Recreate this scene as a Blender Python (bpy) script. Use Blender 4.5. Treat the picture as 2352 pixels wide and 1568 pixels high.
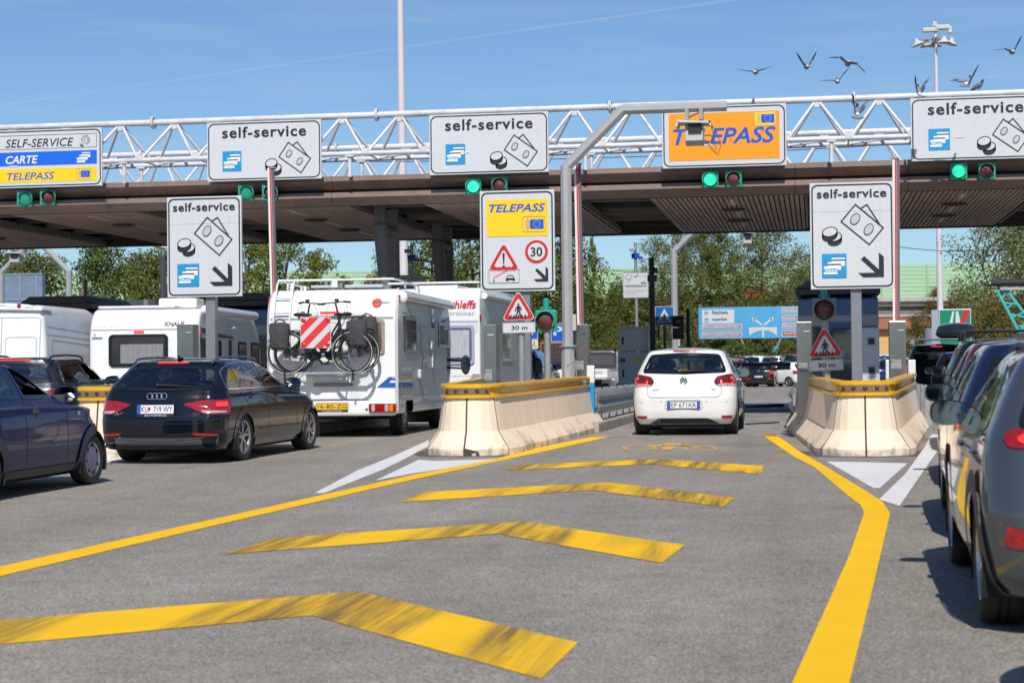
import bpy, math, random
import numpy as np
from mathutils import Vector, Matrix
R_ = math.radians
rnd = random.Random(7)
scene = bpy.context.scene
C = scene.collection
for o in list(bpy.data.objects): bpy.data.objects.remove(o)

# ------------------------------------------------------------------ camera
FPX, PW, PH, CZ = 4150.0, 2352.0, 1568.0, 1.12     # focal length and picture size in photo pixels, lens height above the plaza
psi, pitch, roll = math.atan(692/FPX), math.atan(67/FPX), math.atan(.0107)
_f = np.array([-math.sin(psi)*math.cos(pitch), math.cos(psi)*math.cos(pitch), math.sin(pitch)])
_r0 = np.array([math.cos(psi), math.sin(psi), 0.]); _u0 = np.cross(_r0, _f)
_r = _r0*math.cos(roll)-_u0*math.sin(roll); _u = _u0*math.cos(roll)+_r0*math.sin(roll)
cd = bpy.data.cameras.new('camera'); cam = bpy.data.objects.new('camera', cd); C.objects.link(cam)
cd.sensor_width = 36; cd.lens = 36*FPX/PW; cd.clip_start = .05; cd.clip_end = 9000
cd.dof.use_dof = True; cd.dof.focus_distance = 30; cd.dof.aperture_fstop = 4.0
M = Matrix.Identity(4)
for i in range(3):
    M[i][0] = _r[i]; M[i][1] = _u[i]; M[i][2] = -_f[i]
M[0][3], M[1][3], M[2][3] = 0, 0, CZ
cam.matrix_world = M
scene.camera = cam

# ------------------------------------------------------------------ sky and sun
SUN_EL, SUN_AZ = R_(46), R_(9)      # the sun stands behind the camera, a little to its right
w = bpy.data.worlds.new('World'); scene.world = w; w.use_nodes = True
nt = w.node_tree; nt.nodes.clear()
def N(t, **k):
    n = nt.nodes.new(t)
    for a, b in k.items(): setattr(n, a, b)
    return n
L = nt.links.new
out = N('ShaderNodeOutputWorld'); bg = N('ShaderNodeBackground'); sky = N('ShaderNodeTexSky')
sky.sky_type = 'NISHITA'; sky.sun_disc = False; sky.sun_elevation = SUN_EL; sky.sun_rotation = math.pi-SUN_AZ
sky.altitude = 100; sky.air_density = 1.0; sky.dust_density = 0.2; sky.ozone_density = 3.0
bg.inputs['Strength'].default_value = .105
tc = N('ShaderNodeTexCoord'); mp = N('ShaderNodeMapping'); mp.inputs['Scale'].default_value = (2.2, 2.2, 26)
mp.inputs['Rotation'].default_value = (0, R_(4), 0)
nz = N('ShaderNodeTexNoise'); nz.inputs['Scale'].default_value = 3.2; nz.inputs['Detail'].default_value = 7; nz.inputs['Roughness'].default_value = .62
cr = N('ShaderNodeValToRGB'); cr.color_ramp.elements[0].position = .47; cr.color_ramp.elements[1].position = .9
cr.color_ramp.elements[1].color = (.42, .42, .42, 1)
mx = N('ShaderNodeMix', data_type='RGBA'); mx.inputs['B'].default_value = (6.2, 6.6, 7.0, 1)
# one thin vapour trail: a soft great-circle band with a broken edge
def trail(nx, ny, nzv, width, amp):
    v = N('ShaderNodeVectorMath', operation='DOT_PRODUCT'); v.inputs[1].default_value = (nx, ny, nzv); L(tc.outputs['Generated'], v.inputs[0])
    a = N('ShaderNodeMath', operation='ABSOLUTE'); L(v.outputs['Value'], a.inputs[0])
    b = N('ShaderNodeMapRange'); b.inputs['From Min'].default_value = 0; b.inputs['From Max'].default_value = width
    b.inputs['To Min'].default_value = amp; b.inputs['To Max'].default_value = 0; b.interpolation_type = 'SMOOTHSTEP'; L(a.outputs[0], b.inputs['Value'])
    return b.outputs[0]
def dirpx(px, py): return Vector(_f + _r*((px-PW/2)/FPX) - _u*((py-PH/2)/FPX)).normalized()
t1 = dirpx(640, 150).cross(dirpx(1720, -5)).normalized(); t2 = dirpx(1500, 255).cross(dirpx(2352, 170)).normalized()
a1 = trail(t1.x, t1.y, t1.z, .0011, .30); a2 = trail(t2.x, t2.y, t2.z, .0016, .16)
L(tc.outputs['Generated'], mp.inputs['Vector']); L(mp.outputs[0], nz.inputs['Vector']); L(nz.outputs['Fac'], cr.inputs['Fac'])
nz2 = N('ShaderNodeTexNoise'); nz2.inputs['Scale'].default_value = 22; nz2.inputs['Detail'].default_value = 4; L(tc.outputs['Generated'], nz2.inputs['Vector'])
s1 = N('ShaderNodeMath', operation='ADD'); L(a1, s1.inputs[0]); L(a2, s1.inputs[1])
s2 = N('ShaderNodeMath', operation='MULTIPLY'); L(s1.outputs[0], s2.inputs[0]); L(nz2.outputs['Fac'], s2.inputs[1])
s3 = N('ShaderNodeMath', operation='MULTIPLY_ADD', use_clamp=True); L(s2.outputs[0], s3.inputs[0]); s3.inputs[1].default_value = 1.7; L(cr.outputs['Color'], s3.inputs[2])
L(s3.outputs[0], mx.inputs['Factor']); L(sky.outputs['Color'], mx.inputs['A'])
tint = N('ShaderNodeMix', data_type='RGBA', blend_type='MULTIPLY'); tint.inputs['Factor'].default_value = 1; tint.inputs['B'].default_value = (.69, .84, .99, 1)
L(mx.outputs['Result'], tint.inputs['A']); L(tint.outputs['Result'], bg.inputs['Color']); L(bg.outputs[0], out.inputs['Surface'])
sd = bpy.data.lights.new('sun', 'SUN'); sun = bpy.data.objects.new('sun', sd); C.objects.link(sun)
sd.energy = 4.6; sd.angle = R_(.53); sd.color = (1, .935, .84)
sdir = Vector((math.sin(SUN_AZ)*math.cos(SUN_EL), -math.cos(SUN_AZ)*math.cos(SUN_EL), math.sin(SUN_EL)))
sun.rotation_euler = sdir.to_track_quat('Z', 'Y').to_euler(); sun.location = (20, -30, 60)
scene.view_settings.view_transform = 'Standard'; scene.view_settings.look = 'None'
scene.view_settings.exposure = 0; scene.view_settings.gamma = 1
scene.render.engine = 'CYCLES'

# ------------------------------------------------------------------ where a photo pixel lies in the place
def zg(y):                                            # the plaza falls gently towards the camera and rises far beyond the booths
    if y < 31: return .01*(y-31)
    if y > 112: return .022*(y-112) if y < 150 else .836
    return 0.
def ray(px, py): return _f + _r*((px-PW/2)/FPX) - _u*((py-PH/2)/FPX)
def gp(px, py, dz=0):                                 # point on the ground
    d = ray(px, py); z = 0.
    for _ in range(30):
        t = (z+dz-CZ)/d[2]; y = d[1]*t; z = zg(y)
    return Vector((d[0]*t, d[1]*t, z+dz))
def yp(px, py, y): d = ray(px, py); t = y/d[1]; return Vector((d[0]*t, y, CZ+d[2]*t))
def dp(px, py, dep): d = ray(px, py)*dep; return Vector((d[0], d[1], CZ+d[2]))
# ------------------------------------------------------------------ materials
MATS = {}
def mat(name, col, rough=.5, metal=0, var=0, vscale=4, bump=0, bscale=40, coat=0, emit=0, ecol=None, spec=.5, dirt=None, dscale=2, stretch=(1, 1, 1), alpha=1, trans=0):
    if name in MATS: return MATS[name]
    m = bpy.data.materials.new(name); m.use_nodes = True; t = m.node_tree; p = t.nodes['Principled BSDF']
    c = (*col, 1)
    p.inputs['Base Color'].default_value = c; p.inputs['Roughness'].default_value = rough; p.inputs['Metallic'].default_value = metal
    p.inputs['Specular IOR Level'].default_value = spec; p.inputs['Coat Weight'].default_value = coat; p.inputs['Coat Roughness'].default_value = .03
    p.inputs['Alpha'].default_value = alpha; p.inputs['Transmission Weight'].default_value = trans
    if emit: p.inputs['Emission Color'].default_value = (*(ecol or col), 1); p.inputs['Emission Strength'].default_value = emit
    if var or dirt or bump:
        co = t.nodes.new('ShaderNodeTexCoord'); mp = t.nodes.new('ShaderNodeMapping'); mp.inputs['Scale'].default_value = stretch
        t.links.new(co.outputs['Object'], mp.inputs['Vector'])
        def noise(s, d=5, r=.6):
            n = t.nodes.new('ShaderNodeTexNoise'); n.inputs['Scale'].default_value = s; n.inputs['Detail'].default_value = d; n.inputs['Roughness'].default_value = r
            t.links.new(mp.outputs[0], n.inputs['Vector']); return n
        last = None
        if var:
            n = noise(vscale); r = t.nodes.new('ShaderNodeMapRange'); r.inputs['From Min'].default_value = .3; r.inputs['From Max'].default_value = .7
            r.inputs['To Min'].default_value = 1-var; r.inputs['To Max'].default_value = 1+var; t.links.new(n.outputs['Fac'], r.inputs['Value'])
            v = t.nodes.new('ShaderNodeVectorMath'); v.operation = 'SCALE'; v.inputs[0].default_value = col; t.links.new(r.outputs[0], v.inputs['Scale']); last = v.outputs[0]
        if dirt:
            n = noise(dscale, 8, .7); r = t.nodes.new('ShaderNodeValToRGB'); r.color_ramp.elements[0].position = .52; r.color_ramp.elements[1].position = .72
            r.color_ramp.elements[1].color = (dirt[3],)*3+(1,)
            t.links.new(n.outputs['Fac'], r.inputs['Fac']); x = t.nodes.new('ShaderNodeMix'); x.data_type = 'RGBA'
            x.inputs['A'].default_value = c; x.inputs['B'].default_value = (*dirt[:3], 1); t.links.new(r.outputs[0], x.inputs['Factor'])
            if last: t.links.new(last, x.inputs['A'])
            last = x.outputs['Result']
        if last: t.links.new(last, p.inputs['Base Color'])
        if bump:
            n = noise(bscale, 4); b = t.nodes.new('ShaderNodeBump'); b.inputs['Strength'].default_value = bump; b.inputs['Distance'].default_value = .02
            t.links.new(n.outputs['Fac'], b.inputs['Height']); t.links.new(b.outputs[0], p.inputs['Normal'])
    MATS[name] = m; return m
def paint(name, col, metal=0, rough=.32, coat=1, dust=.1):           # car lacquer with road dust, dark on its inner side
    if name in MATS: return MATS[name]
    d = tuple(.6*c+.4*k for c, k in zip(col, (.28, .26, .23)))
    m = mat(name, col, rough, metal, 0, coat=coat, spec=.1, dirt=(*d, dust*3), dscale=3.0); t = m.node_tree; p = t.nodes['Principled BSDF']
    g = t.nodes.new('ShaderNodeNewGeometry'); ms = t.nodes.new('ShaderNodeMixShader'); df = t.nodes.new('ShaderNodeBsdfDiffuse'); df.inputs[0].default_value = (.02, .02, .022, 1)
    t.links.new(g.outputs['Backfacing'], ms.inputs[0]); t.links.new(p.outputs[0], ms.inputs[1]); t.links.new(df.outputs[0], ms.inputs[2])
    t.links.new(ms.outputs[0], t.nodes['Material Output'].inputs[0]); return m
def glassm(name, tint, dark=.55):                                     # thin tinted pane: lets a part of the light straight through, mirrors the rest
    if name in MATS: return MATS[name]
    m = bpy.data.materials.new(name); m.use_nodes = True; t = m.node_tree; t.nodes.clear()
    o = t.nodes.new('ShaderNodeOutputMaterial'); tr = t.nodes.new('ShaderNodeBsdfTransparent'); tr.inputs[0].default_value = (*tint, 1)
    gl = t.nodes.new('ShaderNodeBsdfGlossy'); gl.inputs['Roughness'].default_value = .03; gl.inputs[0].default_value = (.9, .95, 1, 1)
    fr = t.nodes.new('ShaderNodeFresnel'); fr.inputs[0].default_value = 1.6; ms = t.nodes.new('ShaderNodeMixShader')
    ad = t.nodes.new('ShaderNodeMath'); ad.operation = 'ADD'; ad.use_clamp = True; ad.inputs[1].default_value = dark; t.links.new(fr.outputs[0], ad.inputs[0])
    t.links.new(ad.outputs[0], ms.inputs[0]); t.links.new(tr.outputs[0], ms.inputs[1]); t.links.new(gl.outputs[0], ms.inputs[2]); t.links.new(ms.outputs[0], o.inputs[0])
    MATS[name] = m; return m

WHITE = mat('white_paint', (.78, .79, .80), .4, var=.03, vscale=2)
SIGNW = mat('sign_white', (.56, .58, .61), .42, var=.025, vscale=3, stretch=(6, 1, .6))
SIGNDK = mat('sign_dark', (.012, .018, .026), .45)
SIGNY = mat('sign_yellow', (.85, .56, .005), .45)
SIGNO = mat('sign_orange', (.80, .30, .004), .45, var=.03, vscale=6)
SIGNB = mat('sign_blue', (.004, .085, .55), .45)
SKYB = mat('sign_cyan', (.008, .27, .56), .45)
SIGNR = mat('sign_red', (.55, .012, .018), .45)
GALV = mat('galvanised_steel', (.34, .345, .35), .48, .5, var=.18, vscale=9, bump=.1)
GREYST = mat('grey_painted_steel', (.40, .40, .41), .45, .2, var=.06, vscale=5)
STEEL = mat('brushed_steel', (.28, .275, .26), .26, .85, var=.12, vscale=5, stretch=(1, 1, .25), dirt=(.2, .17, .13, .35), dscale=6)
BLACK = mat('black_plastic', (.015, .015, .017), .5, bump=.1, bscale=200)
RUBBER = mat('rubber', (.022, .021, .021), .8, var=.3, vscale=12)
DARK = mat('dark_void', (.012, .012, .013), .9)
CHROME = mat('chrome', (.75, .76, .78), .12, 1)
ALLOY = mat('alloy', (.50, .50, .51), .3, .9)
POSTG = mat('post_grey', (.20, .215, .235), .45, .2, var=.08, vscale=5)
GREEN = mat('signal_green_paint', (.012, .30, .20), .4, var=.06)
TURQ = mat('turquoise_paint', (.06, .42, .42), .45, var=.06)
TRUSSW = mat('truss_white_paint', (.60, .61, .64), .45, var=.06, dirt=(.30, .20, .12, .6), dscale=2.2, stretch=(.6, 1, 1))
BROWN = mat('brown_fascia', (.195, .128, .104), .6, var=.14, vscale=3, dirt=(.11, .07, .056, .6), dscale=1.3, bump=.08)
REDLENS = mat('red_lens', (.30, .006, .008), .18, coat=1, var=.45, vscale=22)
REDLIT = mat('red_lamp_lit', (.8, .02, .02), .3, emit=1.6, ecol=(1, .035, .02))
CLEARL = mat('clear_lens', (.42, .40, .39), .15, coat=1)
AMBER = mat('amber_lens', (.75, .2, .01), .2, coat=1)
MIRR = mat('mirror_glass', (.20, .24, .28), .05, 1)
PLATEW = mat('plate_white', (.72, .73, .74), .4)
GLASS = glassm('window_glass', (.58, .66, .64), .07)
GLASSD = glassm('dark_window_glass', (.13, .15, .16), .09)
FRIT = mat('window_frit', (.008, .009, .011), .12, coat=.6)

# ------------------------------------------------------------------ mesh collector
class MB:
    def __init__(s): s.v = []; s.f = []; s.m = []; s.M = None; s.mi = 0
    def add(s, vs, fs):
        o = len(s.v)
        if s.M is not None: vs = [s.M @ Vector(p) for p in vs]
        s.v += [tuple(p) for p in vs]; s.f += [tuple(o+i for i in f) for f in fs]; s.m += [s.mi]*len(fs); return s
    def box(s, c, d, rz=0, rot=None):
        x, y, z = d[0]/2, d[1]/2, d[2]/2; rot = rot or Matrix.Rotation(rz, 3, 'Z'); c = Vector(c)
        vs = [c+rot@Vector(p) for p in ((-x,-y,-z),(x,-y,-z),(x,y,-z),(-x,y,-z),(-x,-y,z),(x,-y,z),(x,y,z),(-x,y,z))]
        return s.add(vs, [(0,3,2,1),(4,5,6,7),(0,1,5,4),(1,2,6,5),(2,3,7,6),(3,0,4,7)])
    def tube(s, pts, r, n=8, cap=True, flat=1):
        pts = [Vector(p) for p in pts]; k = len(pts); rs = r if isinstance(r, (list, tuple)) else [r]*k
        vs = []; fs = []; nrm = None
        for i in range(k):
            t = (pts[min(i+1, k-1)]-pts[max(i-1, 0)]).normalized()
            if nrm is None: a = Vector((0, 0, 1)) if abs(t.z) < .9 else Vector((1, 0, 0)); nrm = t.cross(a).normalized()
            nrm = (nrm-t*nrm.dot(t)).normalized(); b = t.cross(nrm)
            for j in range(n):
                q = 2*math.pi*(j+.5)/n; vs.append(pts[i]+(nrm*math.cos(q)+b*math.sin(q)*flat)*rs[i])
        for i in range(k-1):
            for j in range(n): fs.append((i*n+j, i*n+(j+1) % n, (i+1)*n+(j+1) % n, (i+1)*n+j))
        if cap: fs += [tuple(range(n))[::-1], tuple(range((k-1)*n, k*n))]
        return s.add(vs, fs)
    def cyl(s, a, b, r, r2=None, n=16, cap=True): return s.tube([a, b], [r, r if r2 is None else r2], n, cap)
    def vbar(s, a, b, wx, wy):                                       # near-upright bar, its faces along x and y
        vs = [(p[0]+i*wx/2, p[1]+j*wy/2, p[2]) for p in (a, b) for i, j in ((-1, -1), (1, -1), (1, 1), (-1, 1))]
        return s.add(vs, [(0, 3, 2, 1), (4, 5, 6, 7), (0, 1, 5, 4), (1, 2, 6, 5), (2, 3, 7, 6), (3, 0, 4, 7)])
    def bar(s, a, b, wx, wz):                                        # square section bar between two points
        a, b = Vector(a), Vector(b); t = (b-a); l = t.length; q = t.to_track_quat('Y', 'Z').to_matrix()
        return s.box((a+b)/2, (wx, l, wz), rot=q)
    def lathe(s, prof, o=(0, 0, 0), axis='X', n=32, closed=False):
        vs = []; fs = []; o = Vector(o)
        for (r, h) in prof:
            for j in range(n):
                q = 2*math.pi*j/n; c, d = r*math.cos(q), r*math.sin(q)
                vs.append(o+Vector({'X': (h, c, d), 'Y': (d, h, c), 'Z': (c, d, h)}[axis]))
        k = len(prof)
        for i in range(k if closed else k-1):
            i2 = (i+1) % k
            for j in range(n): fs.append((i*n+j, i*n+(j+1) % n, i2*n+(j+1) % n, i2*n+j))
        return s.add(vs, fs)
    def ball(s, c, r, n=14, m=9):
        vs = []; fs = []; c = Vector(c)
        if not isinstance(r, (tuple, list)): r = (r, r, r)
        for i in range(m+1):
            a = math.pi*i/m
            for j in range(n): q = 2*math.pi*j/n; vs.append(c+Vector((r[0]*math.sin(a)*math.cos(q), r[1]*math.sin(a)*math.sin(q), r[2]*math.cos(a))))
        for i in range(m):
            for j in range(n): fs.append((i*n+j, (i+1)*n+j, (i+1)*n+(j+1) % n, i*n+(j+1) % n))
        return s.add(vs, fs)
    def prism(s, poly, y0, y1):                                      # polygon in x,z extruded along y
        n = len(poly); vs = [(p[0], y0, p[1]) for p in poly]+[(p[0], y1, p[1]) for p in poly]
        return s.add(vs, [tuple(range(n)), tuple(range(2*n-1, n-1, -1))]+[(i, n+i, n+(i+1) % n, (i+1) % n) for i in range(n)])
    def ring(s, A, B, y0, y1):
        n = len(A); vs = [(p[0], y0, p[1]) for p in A]+[(p[0], y0, p[1]) for p in B]+[(p[0], y1, p[1]) for p in A]+[(p[0], y1, p[1]) for p in B]; fs = []
        for i in range(n):
            j = (i+1) % n; fs += [(i, j, n+j, n+i), (2*n+i, 3*n+i, 3*n+j, 2*n+j), (i, 2*n+i, 2*n+j, j), (n+i, n+j, 3*n+j, 3*n+i)]
        return s.add(vs, fs)
    def zprism(s, poly, z0, z1):
        n = len(poly); vs = [(p[0], p[1], z0) for p in poly]+[(p[0], p[1], z1) for p in poly]
        return s.add(vs, [tuple(range(n))[::-1], tuple(range(n, 2*n))]+[(i, (i+1) % n, n+(i+1) % n, n+i) for i in range(n)])
    def line(s, pts, wd, y0, y1, closed=False):                      # stroked polyline in x,z
        n = len(pts); A = []; B = []
        for i in range(n):
            p = Vector(pts[i]); a = Vector(pts[(i-1) % n] if (closed or i) else pts[i]); b = Vector(pts[(i+1) % n] if (closed or i < n-1) else pts[i])
            d1 = (p-a).normalized() if (p-a).length > 1e-9 else (b-p).normalized(); d2 = (b-p).normalized() if (b-p).length > 1e-9 else d1
            nn = Vector((-(d1+d2).y, (d1+d2).x)); nn = nn.normalized() if nn.length > 1e-6 else Vector((-d1.y, d1.x))
            k = wd/2/max(.35, nn.dot(Vector((-d1.y, d1.x)))); A.append(p+nn*k); B.append(p-nn*k)
        for i in range(n if closed else n-1):
            j = (i+1) % n; s.prism([B[i], B[j], A[j], A[i]], y0, y1)
        return s
    def mesh(s, name, mats, smooth=False):
        me = bpy.data.meshes.new(name); me.from_pydata(s.v, [], s.f)
        mats = mats if isinstance(mats, (list, tuple)) else [mats]
        for m in mats: me.materials.append(m)
        if len(mats) > 1: me.polygons.foreach_set('material_index', s.m)
        if smooth: me.shade_smooth(); me.set_sharp_from_angle(angle=R_(smooth if smooth > 1 else 38))
        me.update(); return me
    def build(s, name, mats, parent=None, smooth=False, bev=0, loc=None, rz=None):
        o = bpy.data.objects.new(name, s.mesh(name, mats, smooth)); C.objects.link(o)
        if parent: o.parent = parent
        if loc is not None: o.location = loc
        if rz is not None: o.rotation_euler[2] = rz
        if bev:
            b = o.modifiers.new('bevel', 'BEVEL'); b.width = bev; b.segments = 2; b.limit_method = 'ANGLE'; b.angle_limit = R_(40)
        return o
def tag(o, label=None, cat=None, group=None, kind=None):
    if label: o['label'] = label
    if cat: o['category'] = cat
    if group: o['group'] = group
    if kind: o['kind'] = kind
    return o
def empty(name, loc, rz=0, label=None, cat=None, group=None):
    o = bpy.data.objects.new(name, None); C.objects.link(o); o.location = loc; o.rotation_euler[2] = rz; o.empty_display_size = .2
    return tag(o, label, cat, group)
def copy_tree(o, parent=None):
    c = o.copy(); C.objects.link(c)
    if parent: c.parent = parent
    for ch in list(o.children): copy_tree(ch, c)
    return c
def rrect(w, h, r, cx=0, cz=0, n=5):
    out = []
    for (sx, sz, a0) in ((1, 1, 0), (-1, 1, 90), (-1, -1, 180), (1, -1, 270)):
        for k in range(n+1): a = R_(a0+90*k/n); out.append((cx+sx*(w/2-r)+r*math.cos(a), cz+sz*(h/2-r)+r*math.sin(a)))
    return out
def ell(cx, cz, rx, rz, rot=0, n=24):
    c, s = math.cos(rot), math.sin(rot)
    return [(cx+rx*math.cos(a)*c-rz*math.sin(a)*s, cz+rx*math.cos(a)*s+rz*math.sin(a)*c) for a in (2*math.pi*k/n for k in range(n))]
_tc = {}
def text(s, name, mtl, parent, x0, x1, z0, z1, y=-.006, bold=0, shear=0, th=.002, space=1, keep=False):   # lettering fitted into a box on the x,z plane, facing -y
    key = (s, bold, shear, space)
    if key not in _tc:
        cu = bpy.data.curves.new('t', 'FONT'); cu.body = s; cu.size = 1; cu.offset = bold; cu.shear = shear; cu.space_character = space; cu.resolution_u = 3
        ob = bpy.data.objects.new('t', cu); me = bpy.data.meshes.new_from_object(ob)
        vs = np.empty(len(me.vertices)*3); me.vertices.foreach_get('co', vs); vs = vs.reshape(-1, 3)
        _tc[key] = (vs[:, :2].copy(), [tuple(p.vertices) for p in me.polygons]); bpy.data.objects.remove(ob); bpy.data.meshes.remove(me); bpy.data.curves.remove(cu)
    v, f = _tc[key]; a, b = v.min(0), v.max(0); k = np.array([(x1-x0)/(b[0]-a[0]), (z1-z0)/(b[1]-a[1])])
    if keep: k[:] = k[1]; x0 = (x0+x1)/2-(b[0]-a[0])*k[0]/2
    p = (v-a)*k+np.array([x0, z0]); vs = [(q[0], y, q[1]) for q in p]
    mb = MB(); mb.add(vs, f)
    return mb.build(name, mtl, parent)
# ------------------------------------------------------------------ ground
def node_asphalt():
    m = bpy.data.materials.new('asphalt'); m.use_nodes = True; t = m.node_tree; p = t.nodes['Principled BSDF']; l = t.links.new
    co = t.nodes.new('ShaderNodeTexCoord')
    def noise(s, d=4, r=.6, st=(1, 1, 1)):
        mp = t.nodes.new('ShaderNodeMapping'); mp.inputs['Scale'].default_value = st; l(co.outputs['Object'], mp.inputs[0])
        n = t.nodes.new('ShaderNodeTexNoise'); n.inputs['Scale'].default_value = s; n.inputs['Detail'].default_value = d; n.inputs['Roughness'].default_value = r; l(mp.outputs[0], n.inputs['Vector']); return n
    vo = t.nodes.new('ShaderNodeTexVoronoi'); vo.inputs['Scale'].default_value = 125; l(co.outputs['Object'], vo.inputs['Vector'])
    stone = t.nodes.new('ShaderNodeValToRGB'); e = stone.color_ramp.elements; e[0].color = (.115, .105, .092, 1); e[1].color = (.45, .41, .36, 1); e[1].position = .85
    k = e.new(.35); k.color = (.217, .197, .172, 1); k = e.new(.6); k.color = (.284, .258, .223, 1)
    sp = t.nodes.new('ShaderNodeSeparateColor'); l(vo.outputs['Color'], sp.inputs[0]); l(sp.outputs[0], stone.inputs['Fac'])
    big = noise(.35, 6, .65); mid = noise(3.5, 5, .7); lane = noise(1.1, 4, .6, (1, .05, 1))
    a = t.nodes.new('ShaderNodeMath'); a.operation = 'ADD'; l(big.outputs['Fac'], a.inputs[0]); l(mid.outputs['Fac'], a.inputs[1])
    b = t.nodes.new('ShaderNodeMath'); b.operation = 'ADD'; l(a.outputs[0], b.inputs[0]); l(lane.outputs['Fac'], b.inputs[1])
    r = t.nodes.new('ShaderNodeMapRange'); r.inputs['From Min'].default_value = 1.1; r.inputs['From Max'].default_value = 1.9; r.inputs['To Min'].default_value = .70; r.inputs['To Max'].default_value = 1.2; l(b.outputs[0], r.inputs['Value'])
    v = t.nodes.new('ShaderNodeVectorMath'); v.operation = 'SCALE'; l(stone.outputs[0], v.inputs[0]); l(r.outputs[0], v.inputs['Scale']); oil = noise(.55, 3, .5, (1, .45, 1)); orr = t.nodes.new('ShaderNodeMapRange'); orr.inputs['From Min'].default_value = .60; orr.inputs['From Max'].default_value = .72; orr.inputs['To Max'].default_value = .38; l(oil.outputs['Fac'], orr.inputs['Value']); ox = t.nodes.new('ShaderNodeMix'); ox.data_type = 'RGBA'; ox.inputs['B'].default_value = (.09, .085, .08, 1); l(orr.outputs[0], ox.inputs['Factor']); l(v.outputs[0], ox.inputs['A']); l(ox.outputs['Result'], p.inputs['Base Color'])
    p.inputs['Roughness'].default_value = .82; p.inputs['Specular IOR Level'].default_value = .3
    bm = t.nodes.new('ShaderNodeBump'); bm.inputs['Strength'].default_value = .6; bm.inputs['Distance'].default_value = .006; l(vo.outputs['Distance'], bm.inputs['Height']); l(bm.outputs[0], p.inputs['Normal'])
    return m
ASPH = node_asphalt()
CONCL = mat('lane_concrete', (.27, .26, .25), .8, var=.2, vscale=2.5, bump=.3, bscale=60, dirt=(.11, .10, .095, .8), dscale=.9, stretch=(1, .35, 1))
KERB = mat('kerb_concrete', (.36, .32, .28), .85, var=.25, vscale=4, bump=.4, bscale=40, dirt=(.14, .12, .10, .8), dscale=2)
SOIL = mat('soil', (.10, .085, .05), .95, var=.4, vscale=.6, bump=.5, bscale=6)
mb = MB()
rows = [-30, 0, 15, 25, 29, 31, 33, 60, 105, 110, 112, 114, 120, 135, 146, 150, 156, 400, 3000]
cols = [-2500, -60, -20, 0, 20, 60, 2500]
mb.add([(x, y, zg(y)) for y in rows for x in cols], [(j*7+i, j*7+i+1, j*7+i+8, j*7+i+7) for j in range(len(rows)-1) for i in range(6)])
tag(mb.build('road', ASPH), 'grey toll plaza asphalt', kind='structure')

def marking_mat(name, col, skid):
    m = mat(name, col, .75, var=.06, vscale=1.5, spec=.15); t = m.node_tree; p = t.nodes['Principled BSDF']; l = t.links.new
    co = t.nodes.new('ShaderNodeTexCoord')
    def noise(s, st, d=5, r=.6, rz=0):
        mp = t.nodes.new('ShaderNodeMapping'); mp.inputs['Scale'].default_value = st; mp.inputs['Rotation'].default_value = (0, 0, rz); l(co.outputs['Object'], mp.inputs[0])
        n = t.nodes.new('ShaderNodeTexNoise'); n.inputs['Scale'].default_value = s; n.inputs['Detail'].default_value = d; n.inputs['Roughness'].default_value = r; l(mp.outputs[0], n.inputs['Vector']); return n
    def ramp(n, a, b, v=1):
        r = t.nodes.new('ShaderNodeMapRange'); r.inputs['From Min'].default_value = a; r.inputs['From Max'].default_value = b; r.inputs['To Max'].default_value = v; l(n.outputs['Fac'], r.inputs['Value']); return r
    src = p.inputs['Base Color'].links[0].from_socket
    def over(fac, c):
        nonlocal src
        x = t.nodes.new('ShaderNodeMix'); x.data_type = 'RGBA'; l(fac, x.inputs['Factor']); l(src, x.inputs['A']); x.inputs['B'].default_value = (*c, 1); src = x.outputs['Result']
    wear = ramp(noise(26, (1, 1, 1), 4, .75), .66, .72, .7); over(wear.outputs[0], (.17, .15, .145))
    if skid:
        area = ramp(noise(1.1, (1, .12, 1), 2, .5, R_(-4)), .40, .50); fine = ramp(noise(8, (1, .045, 1), 6, .75, R_(-5)), .33, .60, .92)
        a = t.nodes.new('ShaderNodeMath'); a.operation = 'MULTIPLY'; l(area.outputs[0], a.inputs[0]); l(fine.outputs[0], a.inputs[1]); over(a.outputs[0], (.16, .115, .05))
    l(src, p.inputs['Base Color']); return m
YEL = marking_mat('road_yellow', (.86, .50, .012), False); YELS = marking_mat('road_yellow_skidded', (.86, .50, .012), True); WHT = marking_mat('road_white', (.66, .66, .66), False)
def marking(name, polys, m, label):
    mb = MB()
    for pl in polys: mb.add([gp(x, y, .004) for x, y in pl], [tuple(range(len(pl)))])
    o = mb.build(name, m); me = o.data
    for f in me.polygons:
        if f.normal.z < 0: f.flip()
    return tag(o, label, 'road marking', kind='structure')
def strip(A, B): return [[A[i], A[i+1], B[i+1], B[i]] for i in range(len(A)-1)]
Q8 = lambda x, y: (x*.48827+976.2, y*.48827+976.2)
marking('yellow_lane_line', strip([(-240, 1353), (0, 1300), (500, 1189), (947, 1090), (1142, 1053), (1195, 1036), (1240, 1026.6), (1338, 1007), (1387, 997.3), (1413, 996)],
        [(-240, 1375), (0, 1322), (500, 1204), (947, 1101), (1166, 1054), (1203, 1046), (1240, 1038.3), (1338, 1016.5), (1390, 1005), (1407, 1001)]), YEL, 'long yellow line bounding the lane on the left')
A = [Q8(*p) for p in ((1580, 42), (1740, 150), (1830, 195), (1990, 330), (2050, 375), (2065, 410), (2000, 600), (1870, 890), (1725, 1212), (1600, 1490))]
B = [Q8(*p) for p in ((1650, 42), (1760, 122), (1850, 172), (2060, 300), (2150, 355), (2188, 410), (2140, 620), (2075, 890), (1995, 1212), (1925, 1490))]
marking('yellow_lane_line', strip(A, B), YEL, 'bent yellow line bounding the lane on the right')
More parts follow.
